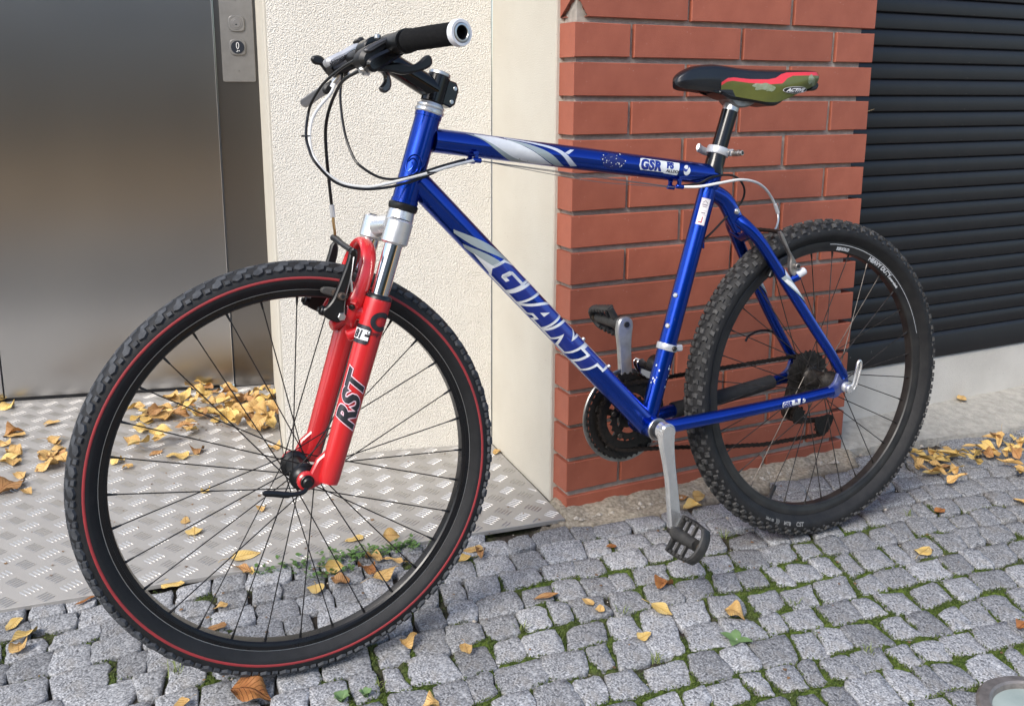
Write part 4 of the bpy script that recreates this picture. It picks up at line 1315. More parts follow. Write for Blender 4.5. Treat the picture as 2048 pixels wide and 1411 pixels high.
wrap('sticker_mark', poly2d([[(0.003, 0.0020), (0.0085, -0.0035), (0.0085, -0.0018), (0.0045, 0.0020), (0.0085, 0.0058), (0.0085, 0.0075)], [(0.0105, -0.003), (0.0125, -0.003), (0.0125, 0.007), (0.0105, 0.007)], [(0.0145, -0.002), (0.016, -0.002), (0.016, 0.006), (0.0145, 0.006)], [(0.026, -0.002), (0.028, -0.002), (0.028, 0.006), (0.026, 0.006)]]), sa, sb, RS, SN0, mat('sticker_ink', (0.25, 0.20, 0.24), 0.5), fr, lift=0.0008)
# bare scratches above the bottom bracket
sp_ = []
for _ in range(16):
    cx_, cy_ = random.uniform(0.235, 0.285), random.choice([0.010, -0.013]) + rng.normal(0, 0.003)
    r_ = random.uniform(0.0006, 0.0018)
    sp_.append([(cx_ + r_ * 1.6 * math.cos(t), cy_ + r_ * math.sin(t)) for t in (0.2, 1.5, 2.6, 3.9, 5.2)])
wrap('paint_chip', poly2d(sp_), on_st(0.31), on_st(0.0), RS, (0.35, 1, 0), MATS['bare_chip'], fr, lift=0.0005)

# ---- headset, fork
hd = -hx
m = MB()
m.lathe(HT0, hd, [(0.0, -0.001), (0.0222, -0.001), (0.0240, 0.001), (0.0240, 0.0055), (0.0222, 0.0075), (0.0215, 0.0085), (0.0228, 0.0095), (0.0228, 0.0120), (0.0205, 0.0145), (0.0190, 0.0165), (0.0, 0.0165)], 44)
hs = bo('headset', m, M_polish)
m = MB()
m.lathe(HT1, hx, [(0, -0.001), (0.0225, -0.001), (0.0240, 0.001), (0.0240, 0.006), (0.0230, 0.0085), (0.0225, 0.0105), (0.0, 0.0105)], 44)
bo('lower_cup', m, M_satin, hs)
fk = grp('fork', label='red suspension fork with polished crown')
leg_o = lambda d, s: HT1 + hx * d + Vector((-hx.z, 0, hx.x)) * (0.019 if s > 0 else 0.018) + Y_ * (0.060 * s)
fwd_f = Vector((-hx.z, 0, hx.x))
# crown: polished arch bridging both stanchions
m = MB()
m.cyl(HT1 + hx * 0.0095, HT1 + hx * 0.044, 0.0215, 36, r2=0.0235, bev=0.002)
cr = []
for k in range(-12, 13):
    u = k / 12
    c = HT1 + hx * (0.036 + 0.010 * abs(u) ** 1.5) + fwd_f * 0.017 * abs(u) + Y_ * (0.056 * u)
    cr.append((c, 0.0175 + 0.002 * abs(u), 0.0185 - 0.001 * abs(u)))
m.tube([c for c, _, _ in cr], [(a_, b_) for _, a_, b_ in cr], 28, flat=tuple(hx))
for s in (1, -1):
    m.cyl(leg_o(0.028, s), leg_o(0.067, s), 0.0208, 36, bev=0.003)
bo('crown', m, M_polish, fk)
for s in (1, -1):
    m = MB(); m.cyl(leg_o(0.0265, s), leg_o(0.029, s), 0.0150, 28, bev=0.001); bo('stanchion_cap', m, M_satin, fk)
    m = MB(); m.tube([leg_o(0.060, s), leg_o(0.205, s)], 0.0142, 32); bo('stanchion', m, M_chrome, fk)
    m = MB()
    m.lathe(leg_o(0.149, s), hx, [(0.0142, -0.0030), (0.0175, -0.0030), (0.0205, 0.001), (0.0210, 0.004), (0.0, 0.004)], 36); bo('wiper_seal', m, M_satin, fk)
    # lower leg with the dropout flowing forward out of it
    m = MB()
    stn = [(0.153, 0.0200), (0.158, 0.0206), (0.20, 0.0200), (0.30, 0.0186), (0.40, 0.0168), (0.435, 0.0164), (0.443, 0.0150)]
    m.tube([leg_o(d, s) for d, _ in stn], [r for _, r in stn], 36)
    ax_ = Vector((FX, s * 0.0535, 0))
    pl = []
    for (d, o_) in ((0.350, 0.016), (0.378, 0.024), (0.398, 0.034), (0.412, 0.044)):
        p = HT1 + hx * d + fwd_f * o_; pl.append((p.x, p.z))
    for t in range(-100, 130, 20):
        an = math.radians(t) 
        dvec = fwd_f * math.cos(an) + hx * math.sin(an)
        p = ax_ + dvec * 0.0145; pl.append((p.x, p.z))
    for (d, o_) in ((0.438, 0.014), (0.43, 0.008), (0.35, 0.006)):
        p = HT1 + hx * d + fwd_f * o_; pl.append((p.x, p.z))
    m.prism(pl, (0, 0, 0), X_, Z_, Y_, s * 0.0485, s * 0.0605, 0.0025)
    # boss for the brake and the bridge
    bz = HT1 + hx * 0.176 + fwd_f * 0.019
    m.cyl(Vector((bz.x, s * 0.050, bz.z)), Vector((bz.x + 0.036, s * 0.046, bz.z + 0.004)), 0.0120, 22, bev=0.002)
    b2 = HT1 + hx * 0.200 + fwd_f * 0.019
    m.cyl(Vector((b2.x, s * 0.052, b2.z)), Vector((b2.x + 0.034, s * 0.046, b2.z - 0.010)), 0.0095, 22, bev=0.002)
    bo('fork_leg', m, M_red, fk)
# bolted arch over the tyre
m = MB()
ar = [(1.0070, 0.052, 0.2350), (0.9935, 0.052, 0.2560), (0.9800, 0.0505, 0.2800), (0.9690, 0.0475, 0.3060), (0.9610, 0.0400, 0.3290), (0.9570, 0.0250, 0.3440), (0.9555, 0.0, 0.3510)]
ar = ar + [(x, -y, z) for x, y, z in reversed(ar[:-1])]
arp = spline(ar, 6)
na = len(arp)
m.tube(arp, [(0.0080, 0.0125 + 0.0025 * abs(2 * k / (na - 1) - 1) ** 4) for k in range(na)], 20, flat=(0, 1, 0))
for s in (1, -1):
    m.cyl((0.9905, s * 0.055, 0.2640), (0.9960, s * 0.0615, 0.2600), 0.0085, 6, bev=0.001)
bo('fork_arch', m, M_red, fk)
for s in (1, -1):
    m = MB(); m.cyl((0.9955, s * 0.0610, 0.2605), (0.9985, s * 0.0645, 0.2590), 0.0046, 14, bev=0.001); bo('arch_bolt', m, M_dirty, fk)
# fork stickers
LA, LB = leg_o(0.44, 1), leg_o(0.155, 1)
FN0 = (0.30, 1, 0.0)
RR = 0.0214
def leg_wrap(name, me, mm, s, t, lift, n0=FN0, parent=fk, A=LA, B_=LB):
    r_ = float(np.interp(0.44 - s - 0.012, [0.153, 0.158, 0.20, 0.30, 0.40], [0.0200, 0.0206, 0.0200, 0.0186, 0.0168])) + 0.0006
    if name == 'lettering' and s < 0.1: r_ = 0.0197
    return wrap(name, me, A, B_, r_, n0, mm, parent, s, t, lift)
leg_wrap('lettering', text2d('RST', 0.0420, 0.0030, 0.50, 1.12, 1.0), M_dpink, 0.085, -0.0130, 0.0007)
leg_wrap('lettering', text2d('RST', 0.0420, 0.0016, 0.50, 1.12, 1.0), M_dblack, 0.085, -0.0130, 0.0011)
for (A, B_, n0) in ((LA, LB, (0.80, 0.60, 0)), (leg_o(0.44, -1), leg_o(0.155, -1), (0.80, 0.60, 0))):
    s0 = 0.222 if A is LA else 0.250
    # the letters of this sticker stand upright on the leg: along = up
    def up_text(me):
        for v in me.vertices:
            x, y = v.co.x, v.co.y
            v.co.x, v.co.y = y, -x
        return me
    leg_wrap('leg_sticker', poly2d([[(-0.003, -0.0135), (0.019, -0.0135), (0.022, -0.010), (0.022, 0.014), (-0.006, 0.014), (-0.006, -0.010)]]), M_dblack, s0, 0, 0.0007, n0, fk, A, B_)
    leg_wrap('leg_sticker', poly2d([[(0.0, -0.0125), (0.016, -0.0125), (0.016, 0.014), (0.0, 0.014)]]), M_whitep, s0, 0, 0.0010, n0, fk, A, B_)
    leg_wrap('lettering', up_text(text2d('81', 0.0170, 0.0010, 0.15, 0.9, 0.95)), M_dblack, s0 + 0.0020, 0.0125, 0.0013, n0, fk, A, B_)
    leg_wrap('leg_sticker', poly2d([[(0.0058, -0.0125), (0.0098, -0.0125), (0.0098, -0.0060), (0.0058, -0.0060)]]), M_dblack, s0, 0, 0.0013, n0, fk, A, B_)
cc = []
n = 30
for k in range(n + 1):
    a = math.radians(42 + 276 * k / n); cc.append((0.0165 * math.cos(a), 0.0150 * math.sin(a)))
for k in range(n, -1, -1):
    a = math.radians(42 + 276 * k / n); cc.append((0.0088 * math.cos(a), 0.0075 * math.sin(a)))
rot_c = [(y, -x) for x, y in cc]
cm = bpy.data.meshes.new('flat')
cm.from_pydata([(p[0], p[1], 0) for p in rot_c], [], [(k, k + 1, 2 * n + 1 - k - 1, 2 * n + 1 - k) for k in range(n)])
leg_wrap('letter_c', cm, M_dblack, 0.2545, -0.0045, 0.0009, (-0.10, 1, 0))
scr = MB()
leg_wrap('script', up_text(text2d('Comp', 0.0090, 0.0002, 0.35, 0.9)), M_dblack, 0.2325, 0.013, 0.0010, (-0.10, 1, 0))

# ---- front brake
fb = grp('front_brake', label='black linear pull front brake')
AL = [(1.0376, 0.2580), (1.0314, 0.2612), (1.0216, 0.2717), (1.0147, 0.2862), (1.0078, 0.3008), (0.9973, 0.3242), (0.9900, 0.3464), (0.9840, 0.3430), (0.9882, 0.3220), (0.9978, 0.3000), (1.0055, 0.2869), (1.0094, 0.2705), (1.0057, 0.2533), (1.0093, 0.2444), (1.0181, 0.2392), (1.0292, 0.2450), (1.0365, 0.2503)]
AL = grow(AL, 0.0026)
xz('brake_arm', AL, 0.0495, 0.0610, M_satin, fb, 0.002, 1)
xz('brake_arm', [(x, z) for x, z in AL], -0.0610, -0.0495, M_satin, fb, 0.002, 1)
for s in (1, -1):
    m = MB()
    m.cyl((1.0355, s * 0.052, 0.2555), (1.0430, s * 0.052, 0.2590), 0.0075, 20, bev=0.0015)
    m.cyl((1.0430, s * 0.052, 0.2590), (1.0465, s * 0.052, 0.2605), 0.0042, 6, bev=0.0008)
    bo('pivot_bolt', m, M_satin, fb)
    m = MB()
    m.prism(smooth_poly([(1.0325, 0.2860), (1.0255, 0.2890), (1.0040, 0.2835), (0.9900, 0.2740), (0.9905, 0.2640), (1.0070, 0.2690), (1.0200, 0.2735), (1.0320, 0.2790)], 1), (0, 0, 0), X_, Z_, Y_, s * 0.0135, s * 0.0235, 0.002)
    bo('brake_pad', m, mat('pad_rubber', (0.050, 0.050, 0.048), 0.8, var=(0.085, 0.08, 0.075), vscale=70), fb)
    m = MB(); m.cyl((1.0120, s * 0.0235, 0.2780), (1.0120, s * 0.062, 0.2780), 0.0050, 16); m.cyl((1.0120, s * 0.062, 0.2780), (1.0120, s * 0.0720, 0.2780), 0.0062, 18, r2=0.0058, bev=0.001); m.cyl((1.0120, s * 0.0720, 0.2780), (1.0120, s * 0.0724, 0.2780), 0.0030, 6, mi=1)
    bo('pad_bolt', m, [mat('rusty_steel', (0.16, 0.12, 0.095), 0.6, 0.6, var=(0.07, 0.05, 0.04), vscale=120), M_black], fb)
    m = MB(); m.tube(spline([(1.0090, s * 0.0625, 0.2440), (1.0085, s * 0.0630, 0.2600), (1.0050, s * 0.0635, 0.2780), (0.9990, s * 0.063, 0.2960), (0.9945, s * 0.062, 0.3120)], 6), 0.0009, 8); bo('return_spring', m, M_wire, fb)
    m = MB(); m.cyl((1.0135, s * 0.061, 0.2470), (1.0135, s * 0.0665, 0.2470), 0.0065, 6, bev=0.001); bo('spring_clip', m, M_alloy, fb)
m = MB(); m.tube([(0.9903, -0.050, 0.3560), (0.9895, -0.030, 0.3540), (0.9885, -0.010, 0.3500)], [0.0055, 0.0058, 0.0045], 14); bo('noodle_holder', m, M_satin, fb)
m = MB()
bp2 = [Vector((0.9890 - 0.0004 * k, -0.012 + 0.0062 * k, 0.3505 - 0.0010 * k)) for k in range(9)]
m.tube(bp2, [0.0050 if k % 2 == 0 else 0.0040 for k in range(9)], 12); bo('rubber_boot', m, M_black, fb)
m = MB(); m.cyl((0.9875, 0.046, 0.3415), (0.9905, 0.0640, 0.3405), 0.0055, 6, bev=0.001); bo('cable_clamp', m, M_satin, fb)
m = MB(); m.tube(spline([(0.9880, 0.045, 0.3420), (0.9890, 0.060, 0.3380), (0.9930, 0.0640, 0.3200), (0.9965, 0.0650, 0.3020), (0.9960, 0.0655, 0.2850)], 6), 0.0009, 8); m.cyl((0.9965, 0.0650, 0.3000), (0.9960, 0.0655, 0.2830), 0.0017, 8, bev=0.0006); bo('cable_tail', m, M_alloy, fb)
m = MB(); m.cyl((0.9895, 0.052, 0.3130), (0.9830, 0.052, 0.3120), 0.0014, 8); m.cyl((0.9835, 0.052, 0.3121), (0.9825, 0.052, 0.3119), 0.0030, 10, bev=0.0005); bo('tension_screw', m, M_dirty, fb)

# ---- stem, handlebar, controls
stm = grp('stem', label='glossy black rise stem')
sc0, sc1 = HT0 + hd * 0.0175, HT0 + hd * 0.062
m = MB(); m.cyl(sc0, sc1, 0.0190, 36, bev=0.0015)
bar_c = Vector((0.9270, 0, 0.6440))
ex0 = HT0 + hd * 0.038
m.tube([ex0, ex0.lerp(bar_c, 0.55), bar_c], [(0.0195, 0.0185), (0.0182, 0.0170), (0.0172, 0.0170)], 30, flat=(0, 1, 0))
m.cyl(bar_c - Y_ * 0.023, bar_c + Y_ * 0.023, 0.0205, 30, bev=0.002)
bo('stem_body', m, M_gloss, stm)
m = MB()
bc = (sc0 + sc1) / 2 - fwd_f * 0.0225
m.prism([(-0.012, -0.0195), (0.006, -0.0215), (0.012, -0.014), (0.012, 0.0100), (0.005, 0.0200), (-0.012, 0.0200)], bc, -fwd_f, hd, Y_, -0.0125, 0.0125, 0.0022)
bo('clamp_block', m, M_gloss, stm)
for d in (-0.012, 0.010):
    m = MB(); c = bc - fwd_f * 0.005 + hd * d; m.cyl(c + Y_ * 0.0120, c + Y_ * 0.0134, 0.0034, 14, bev=0.0006); bo('clamp_bolt', m, M_alloy, stm)
m = MB(); m.cyl(sc1, sc1 + hd * 0.0065, 0.0178, 36, bev=0.0012); bo('top_cap', m, M_alloy, stm)

hb = grp('handlebar', label='black handlebar with foam grips and white end rings')
half = [(0.927, 0.0, 0.6440), (0.9285, 0.05, 0.6440), (0.9300, 0.10, 0.6428), (0.9285, 0.150, 0.6412), (0.9220, 0.200, 0.6395), (0.9105, 0.250, 0.6380), (0.8988, 0.2920, 0.6368)]
rhalf = [(x, -y, z) for x, y, z in half]
barp = spline(list(reversed(rhalf[1:])) + half, 6)
m = MB(); m.tube(barp, 0.0111, 24, caps=False); m.tube(barp, 0.0090, 24, caps=False)
bo('bar', m, M_satin, hb)
def bar_at(s, y):
    P = [p for p in barp if p.y * s >= 0]
    P.sort(key=lambda p: p.y * s)
    for a, b in zip(P, P[1:]):
        if a.y * s <= y <= b.y * s:
            return a.lerp(b, (y - a.y * s) / max(1e-9, (b.y - a.y) * s)), (b - a).normalized()
    return P[-1], (P[-1] - P[-2]).normalized()
for s in (1, -1):
    ys = [0.168, 0.170, 0.178, 0.182, 0.2, 0.22, 0.24, 0.262, 0.279, 0.2815]
    rs = [0.0135, 0.0158, 0.0160, 0.0150, 0.0152, 0.0153, 0.0152, 0.0150, 0.0150, 0.0138]
    m = MB(); m.tube([bar_at(s, y)[0] for y in ys], rs, 30); bo('grip', m, M_foam, hb, 60)
    p, t = bar_at(s, 0.282)
    m = MB()
    m.lathe(p, t, [(0.0128, 0.0), (0.0166, 0.0), (0.0174, 0.0010), (0.0174, 0.0085), (0.0166, 0.0102), (0.0130, 0.0102), (0.0126, 0.0090), (0.0126, 0.0)], 48, closed=True)
    for k in range(3):
        a = math.radians(30 + 120 * k)
    bo('end_ring', m, mat('white_ring', (0.74, 0.75, 0.78), 0.35, var=(0.66, 0.67, 0.70), vscale=60), hb)
    m = MB()
    m.lathe(p, t, [(0.0090, 0.004), (0.0122, 0.004), (0.0122, 0.0108), (0.0112, 0.0112), (0.0095, 0.0112), (0.0090, 0.0105)], 40, closed=True)
    bo('bar_end', m, M_alloy, hb)
    m = MB()
    m.lathe(p, t, [(0.0, -0.03), (0.0088, -0.03), (0.0088, 0.010)], 30)
    bo('bar_bore', m, M_black, hb)

def xzl(poly): return [(p[0], p[-1]) for p in poly]
lc = grp('left_control', label='black left brake and shift lever unit')
m = MB()
p0, t0 = bar_at(1, 0.095); p1, _ = bar_at(1, 0.165)
m.tube([p0 - t0 * 0.006, p1 - t0 * 0.002], 0.0155, 24); m.tube([p1 - t0 * 0.012, p1 - t0 * 0.002], 0.0172, 24)
bo('clamp', m, M_satin, lc)
body = [(0.9832, 0.6210), (0.9759, 0.6344), (0.9600, 0.6430), (0.9300, 0.6560), (0.9130, 0.6650), (0.9033, 0.6655), (0.8990, 0.6603), (0.8989, 0.6500), (0.9090, 0.6480), (0.9243, 0.6400), (0.9450, 0.6290), (0.9592, 0.6130), (0.9667, 0.6060), (0.9780, 0.6085)]
xz('housing', body, 0.076, 0.118, M_satin, lc, 0.006, 2)
xz('cover', [(0.978, 0.632), (0.962, 0.6415), (0.938, 0.653), (0.925, 0.6570), (0.930, 0.648), (0.952, 0.636), (0.968, 0.626)], 0.112, 0.1215, mat('grey_cover', (0.075, 0.075, 0.078), 0.28, 0.5), lc, 0.003, 2)
xz('housing_lower', [(0.9760, 0.6180), (0.955, 0.6290), (0.930, 0.6390), (0.905, 0.6480), (0.902, 0.6400), (0.920, 0.6260), (0.9450, 0.6110), (0.9640, 0.5995), (0.9740, 0.6040)], 0.094, 0.130, M_gloss, lc, 0.004, 2)
xz('reach_knob', [(0.944, 0.6440), (0.936, 0.6500), (0.926, 0.6480), (0.926, 0.6380), (0.936, 0.6350), (0.944, 0.638)], 0.118, 0.128, M_satin, lc, 0.002, 1)
xz('brake_lever', [(0.9600, 0.6110), (0.9280, 0.6170), (0.9144, 0.6149), (0.9053, 0.6122), (0.8936, 0.6167), (0.8831, 0.6268), (0.8753, 0.6284), (0.8709, 0.6213), (0.8728, 0.6120), (0.8864, 0.6053), (0.9058, 0.6008), (0.9212, 0.5992), (0.9346, 0.6033), (0.957, 0.6030)], 0.105, 0.116, M_satin, lc, 0.003, 2)
xz('thumb_lever', [(0.9560, 0.6120), (0.9430, 0.6130), (0.9350, 0.6110), (0.9300, 0.6020), (0.9270, 0.5880), (0.9305, 0.5790), (0.9385, 0.5740), (0.9450, 0.5775), (0.9466, 0.5828), (0.9410, 0.5875), (0.9372, 0.5950), (0.9398, 0.6030), (0.9470, 0.6060)], 0.082, 0.093, mat('grey_lever', (0.10, 0.10, 0.105), 0.26, 0.8), lc, 0.003, 2)
m = MB(); m.cyl((0.9640, 0.100, 0.6055), (0.9730, 0.1005, 0.6062), 0.0078, 18, bev=0.0008); m.cyl((0.9730, 0.1005, 0.6062), (0.9790, 0.1008, 0.6068), 0.0062, 18, r2=0.004, bev=0.0006); bo('barrel_adjuster', m, M_alloy, lc)
m = MB(); m.cyl((0.9480, 0.096, 0.6505), (0.9475, 0.096, 0.6575), 0.0048, 14, bev=0.0012); bo('clamp_bolt', m, M_alloy, lc)
rcn = grp('right_control', label='silver right shift lever unit with black levers')
xz('housing', [(0.9706, 0.6320), (0.9734, 0.6416), (0.9562, 0.6516), (0.9442, 0.6558), (0.9196, 0.6710), (0.9045, 0.6640), (0.9100, 0.6574), (0.9274, 0.6530), (0.9380, 0.6446), (0.9469, 0.6364), (0.9625, 0.6281)], -0.132, -0.100, M_silver, rcn, 0.005, 2)
xz('housing_lower', [(0.9689, 0.6328), (0.9625, 0.6285), (0.9451, 0.6380), (0.9363, 0.6455), (0.9272, 0.6562), (0.9083, 0.6574), (0.9050, 0.6434), (0.9150, 0.6320), (0.9373, 0.6220), (0.9597, 0.6150), (0.9648, 0.6167)], -0.130, -0.096, M_satin, rcn, 0.004, 2)
xz('thumb_lever', [(0.9865, 0.6476), (0.9812, 0.6526), (0.9703, 0.6528), (0.9622, 0.6456), (0.9603, 0.6349), (0.9541, 0.6227), (0.9535, 0.6160), (0.9633, 0.6260), (0.9703, 0.6372), (0.9779, 0.6371), (0.9844, 0.6411)], -0.156, -0.144, M_satin, rcn, 0.003, 2)
xz('indicator', [(0.9204, 0.6718), (0.9124, 0.6800), (0.9060, 0.6780), (0.9010, 0.6673), (0.9080, 0.6640)], -0.134, -0.104, M_satin, rcn, 0.003, 1)
xz('brake_lever', [(0.9673, 0.6002), (0.9529, 0.6136), (0.9450, 0.6120), (0.9430, 0.6036), (0.9594, 0.5886), (0.9645, 0.5902)], -0.166, -0.152, M_satin, rcn, 0.003, 2)
m = MB(); m.tube(spline([(0.9560, -0.158, 0.6010), (0.9680, -0.180, 0.5930), (0.9790, -0.205, 0.5830), (0.9870, -0.225, 0.5765)], 5), [(0.0085, 0.004)] * 15 + [(0.0050, 0.003)], 14, flat=(0.6, 0, 0.8)); bo('lever_blade', m, mat('lever_grey', (0.30, 0.30, 0.31), 0.3, 0.8), rcn)
m = MB(); m.cyl((0.9440, -0.120, 0.6200), (0.9540, -0.130, 0.6060), 0.0062, 16, bev=0.001); m.cyl((0.9540, -0.130, 0.6060), (0.9580, -0.131, 0.5985), 0.0048, 16, bev=0.001); bo('barrel_adjuster', m, M_alloy, rcn)
tx = text2d('shimano', 0.0095, 0.0003, 0.1, 1.0)
for v in tx.vertices:
    a = math.radians(28)
    x, y = v.co.x, v.co.y
    v.co = (0.9665 - (x * math.cos(a) - y * math.sin(a)), -0.0994, 0.6308 + (x * math.sin(a) + y * math.cos(a)) + RZ)
tx.materials.append(M_black)
link('lettering', tx, rcn)

# ---- cables
def cable(name, pts, r, m, n=5, label=None):
    mb = MB(); mb.tube(spline(pts, n), r, 10)
    return bo(name, mb, m, label=label)
CA = [(0.9507, -0.13, 0.6112), (0.9637, -0.1171, 0.589), (0.9883, -0.1043, 0.5648), (1.0054, -0.0857, 0.5441), (1.0155, -0.0643, 0.5206), (1.0201, -0.04, 0.4938), (1.0168, -0.01, 0.4728), (1.015, 0.02, 0.4615), (0.9918, 0.0264, 0.4445), (0.9561, 0.0329, 0.4375), (0.9259, 0.0336, 0.4409), (0.8816, 0.0314, 0.4496), (0.8554, 0.0289, 0.4545), (0.818, 0.0254, 0.4635), (0.7690, 0.020, 0.4727)]
cable('cable_housing', CA, 0.0025, M_cabw, label='white cable housing')
CB = [(0.9735, 0.08, 0.6246), (0.9882, 0.048, 0.6146), (1.0048, 0.016, 0.5982), (1.0117, -0.008, 0.5852), (1.0196, -0.024, 0.5678), (1.0222, -0.04, 0.5508), (1.0328, -0.016, 0.5196), (1.0351, 0.008, 0.4973), (1.0307, 0.024, 0.477), (1.0044, 0.032, 0.447), (0.9701, 0.04, 0.4356), (0.931, 0.036, 0.435), (0.8937, 0.032, 0.4407), (0.8596, 0.026, 0.4491), (0.8071, 0.018, 0.4679), (0.7728, 0.004, 0.4719)]
cable('cable_housing', CB, 0.0022, M_cabb)
CC = [(0.9760, 0.10, 0.6065), (0.9913, 0.06, 0.5948), (0.9966, 0.02, 0.5725), (1.0021, 0.0, 0.5465), (1.0016, -0.02, 0.5192), (0.999, -0.03, 0.4815), (0.9957, -0.04, 0.4626), (0.9935, -0.0425, 0.4326), (0.9914, -0.045, 0.407)]
cable('cable_housing', CC, 0.0026, M_cabb)
CD = [(0.9398, -0.12, 0.6316), (0.9508, -0.0927, 0.609), (0.9625, -0.0655, 0.5815), (0.969, -0.0382, 0.548), (0.9722, -0.0109, 0.5146), (0.9692, 0.0082, 0.4881), (0.9626, 0.0218, 0.4711), (0.9356, 0.0304, 0.452), (0.9054, 0.0313, 0.4478), (0.8716, 0.0295, 0.4543), (0.8285, 0.0173, 0.4646), (0.7795, 0.005, 0.4743)]
cable('cable_housing', CD, 0.0021, M_cabb)
m = MB(); m.cyl((0.9914, -0.045, 0.409), (0.9903, -0.045, 0.389), 0.0040, 14, bev=0.0006); bo('ferrule', m, M_silver)
cable('brake_noodle', [(0.9903, -0.045, 0.391), (0.9903, -0.0433, 0.3767), (0.9890, -0.0440, 0.3650), (0.9895, -0.0460, 0.3570)], 0.0023, mat('brass_noodle', (0.30, 0.19, 0.08), 0.4, 0.7))
m = MB()
for p in ((1.0340, -0.010, 0.5170), (0.848, 0.0290, 0.4560)):
    c = Vector(p); m.tube([c + Vector((0.0056 * math.cos(t), 0.0056 * math.sin(t) * 1.0, 0)) for t in [2 * PI * k / 16 for k in range(16)]], 0.0011, 6, closed=True)
    m.box(c + Vector((0.006, 0.003, 0)), 0.004, 0.003, 0.003)
bo('cable_tie', m, M_black)
for k, (dy, sag) in enumerate(((0.0, 0.0), (-0.016, 0.001), (-0.004, 0.0085))):
    a, b = S1 + Vector((-0.008, dy, -0.001)), S2 + Vector((0.008, dy, -0.001))
    cable('bare_wire', [a, a.lerp(b, 0.5) - Z_ * sag, b] if sag < 0.005 else [a, a.lerp(b, 0.5) - Z_ * sag, a.lerp(b, 0.75) - Z_ * sag * 0.7, b], 0.0006, M_wire, 8)
cable('cable_housing', [(0.3540, 0.0160, 0.4122), (0.3268, 0.0329, 0.4122), (0.2903, 0.0443, 0.4174), (0.2463, 0.0471, 0.4217), (0.1985, 0.0329, 0.4154), (0.1565, 0.0129, 0.4008), (0.126, -0.0029, 0.3815), (0.1105, -0.01, 0.3667)], 0.0026, M_cabw, label='white rear brake cable housing')
m = MB(); m.cyl((0.1110, -0.0095, 0.3680), (0.1025, -0.01, 0.3484), 0.0038, 14, bev=0.0006); bo('ferrule', m, M_silver)
cable('brake_noodle', [(0.1025, -0.01, 0.3484), (0.1083, -0.0033, 0.3342), (0.1217, 0.0033, 0.3196), (0.1402, 0.01, 0.3143)], 0.0021, M_alloy)
cable('cable_housing', [(0.3450, 0.002, 0.4135), (0.315, 0.0165, 0.4177), (0.2949, 0.0231, 0.4273), (0.2673, 0.03, 0.431), (0.2439, 0.03, 0.4274), (0.2253, 0.0278, 0.4145), (0.2145, 0.0222, 0.396), (0.2177, 0.0133, 0.374), (0.2444, 0.0035, 0.3481), (0.2722, 0.002, 0.3248), (0.2910, 0.002, 0.3120)], 0.0021, M_cabb)
cable('cable_housing', [(0.1294, -0.072, 0.0820), (0.1194, -0.073, 0.0916), (0.0918, -0.0745, 0.0989), (0.057, -0.0755, 0.0937), (0.0281, -0.0757, 0.074), (0.0056, -0.076, 0.0416), (0.006, -0.074, 0.010), (0.012, -0.07, -0.03)], 0.0024, M_cabb)

# ---- saddle and post
st_ax = (ST1 - BBp).normalized()
P0, P1 = on_st(0.44), Vector((0.2325, 0, 0.5490))
pa_ = (P1 - P0).normalized()
post = grp('seat_post', label='black seat post with silver head')
m = MB(); m.tube([P0, P1], 0.0150, 32); bo('post_tube', m, M_gloss, post)
m = MB(); m.tube([P1, P1 + pa_ * 0.010, P1 + pa_ * 0.022, P1 + pa_ * 0.030], [0.0151, 0.0152, 0.0140, 0.0170], 30); bo('post_head', m, M_alloy, post)
m = MB()
m.prism(smooth_poly([(0.250, 0.5720), (0.244, 0.5860), (0.215, 0.5870), (0.176, 0.5780), (0.180, 0.5670), (0.200, 0.5560), (0.222, 0.5540), (0.235, 0.5580)], 2), (0, 0, 0), X_, Z_, Y_, -0.019, 0.019, 0.003)
bo('saddle_clamp', m, mat('worn_alloy', (0.34, 0.33, 0.32), 0.42, 0.9, var=(0.16, 0.155, 0.15), vscale=60), post)
cl = grp('seat_clamp', label='silver quick release seat clamp')
cc0 = on_st(0.4745); 
m = MB(); m.lathe(cc0, pa_, [(0.0170, -0.0075), (0.0206, -0.0070), (0.0212, -0.005), (0.0212, 0.005), (0.0206, 0.0070), (0.0155, 0.0075)], 44)
m.box(cc0 + Vector((-0.0225, 0.004, -0.003)), 0.010, 0.020, 0.0135, bev=0.002)
bo('band', m, M_silver, cl)
m = MB(); m.cyl(cc0 + Vector((-0.0260, 0.010, -0.0045)), cc0 + Vector((-0.0300, 0.027, -0.0040)), 0.0062, 20, bev=0.001); m.cyl(cc0 + Vector((-0.0300, 0.027, -0.0040)), cc0 + Vector((-0.0315, 0.0330, -0.0038)), 0.0052, 20, bev=0.0008); m.cyl(cc0 + Vector((-0.0315, 0.0330, -0.0038)), cc0 + Vector((-0.03155, 0.0333, -0.0038)), 0.0032, 16, mi=1)
bo('nut', m, [mat('nickel', (0.50, 0.45, 0.40), 0.35, 0.9), M_black], cl)
m = MB(); lvp = spline([cc0 + Vector((-0.012, -0.018, -0.004)), cc0 + Vector((0.010, -0.0225, 0.000)), cc0 + Vector((0.028, -0.017, 0.0055)), cc0 + Vector((0.040, -0.008, 0.0100))], 6); m.tube(lvp, [(0.0065, 0.004)] * 5 + [(0.0075, 0.004)] * 9 + [(0.0085, 0.0040)] * 3 + [(0.006, 0.003)] * (len(lvp) - 17), 14, flat=(0, 0, 1)); bo('lever', m, M_silver, cl)

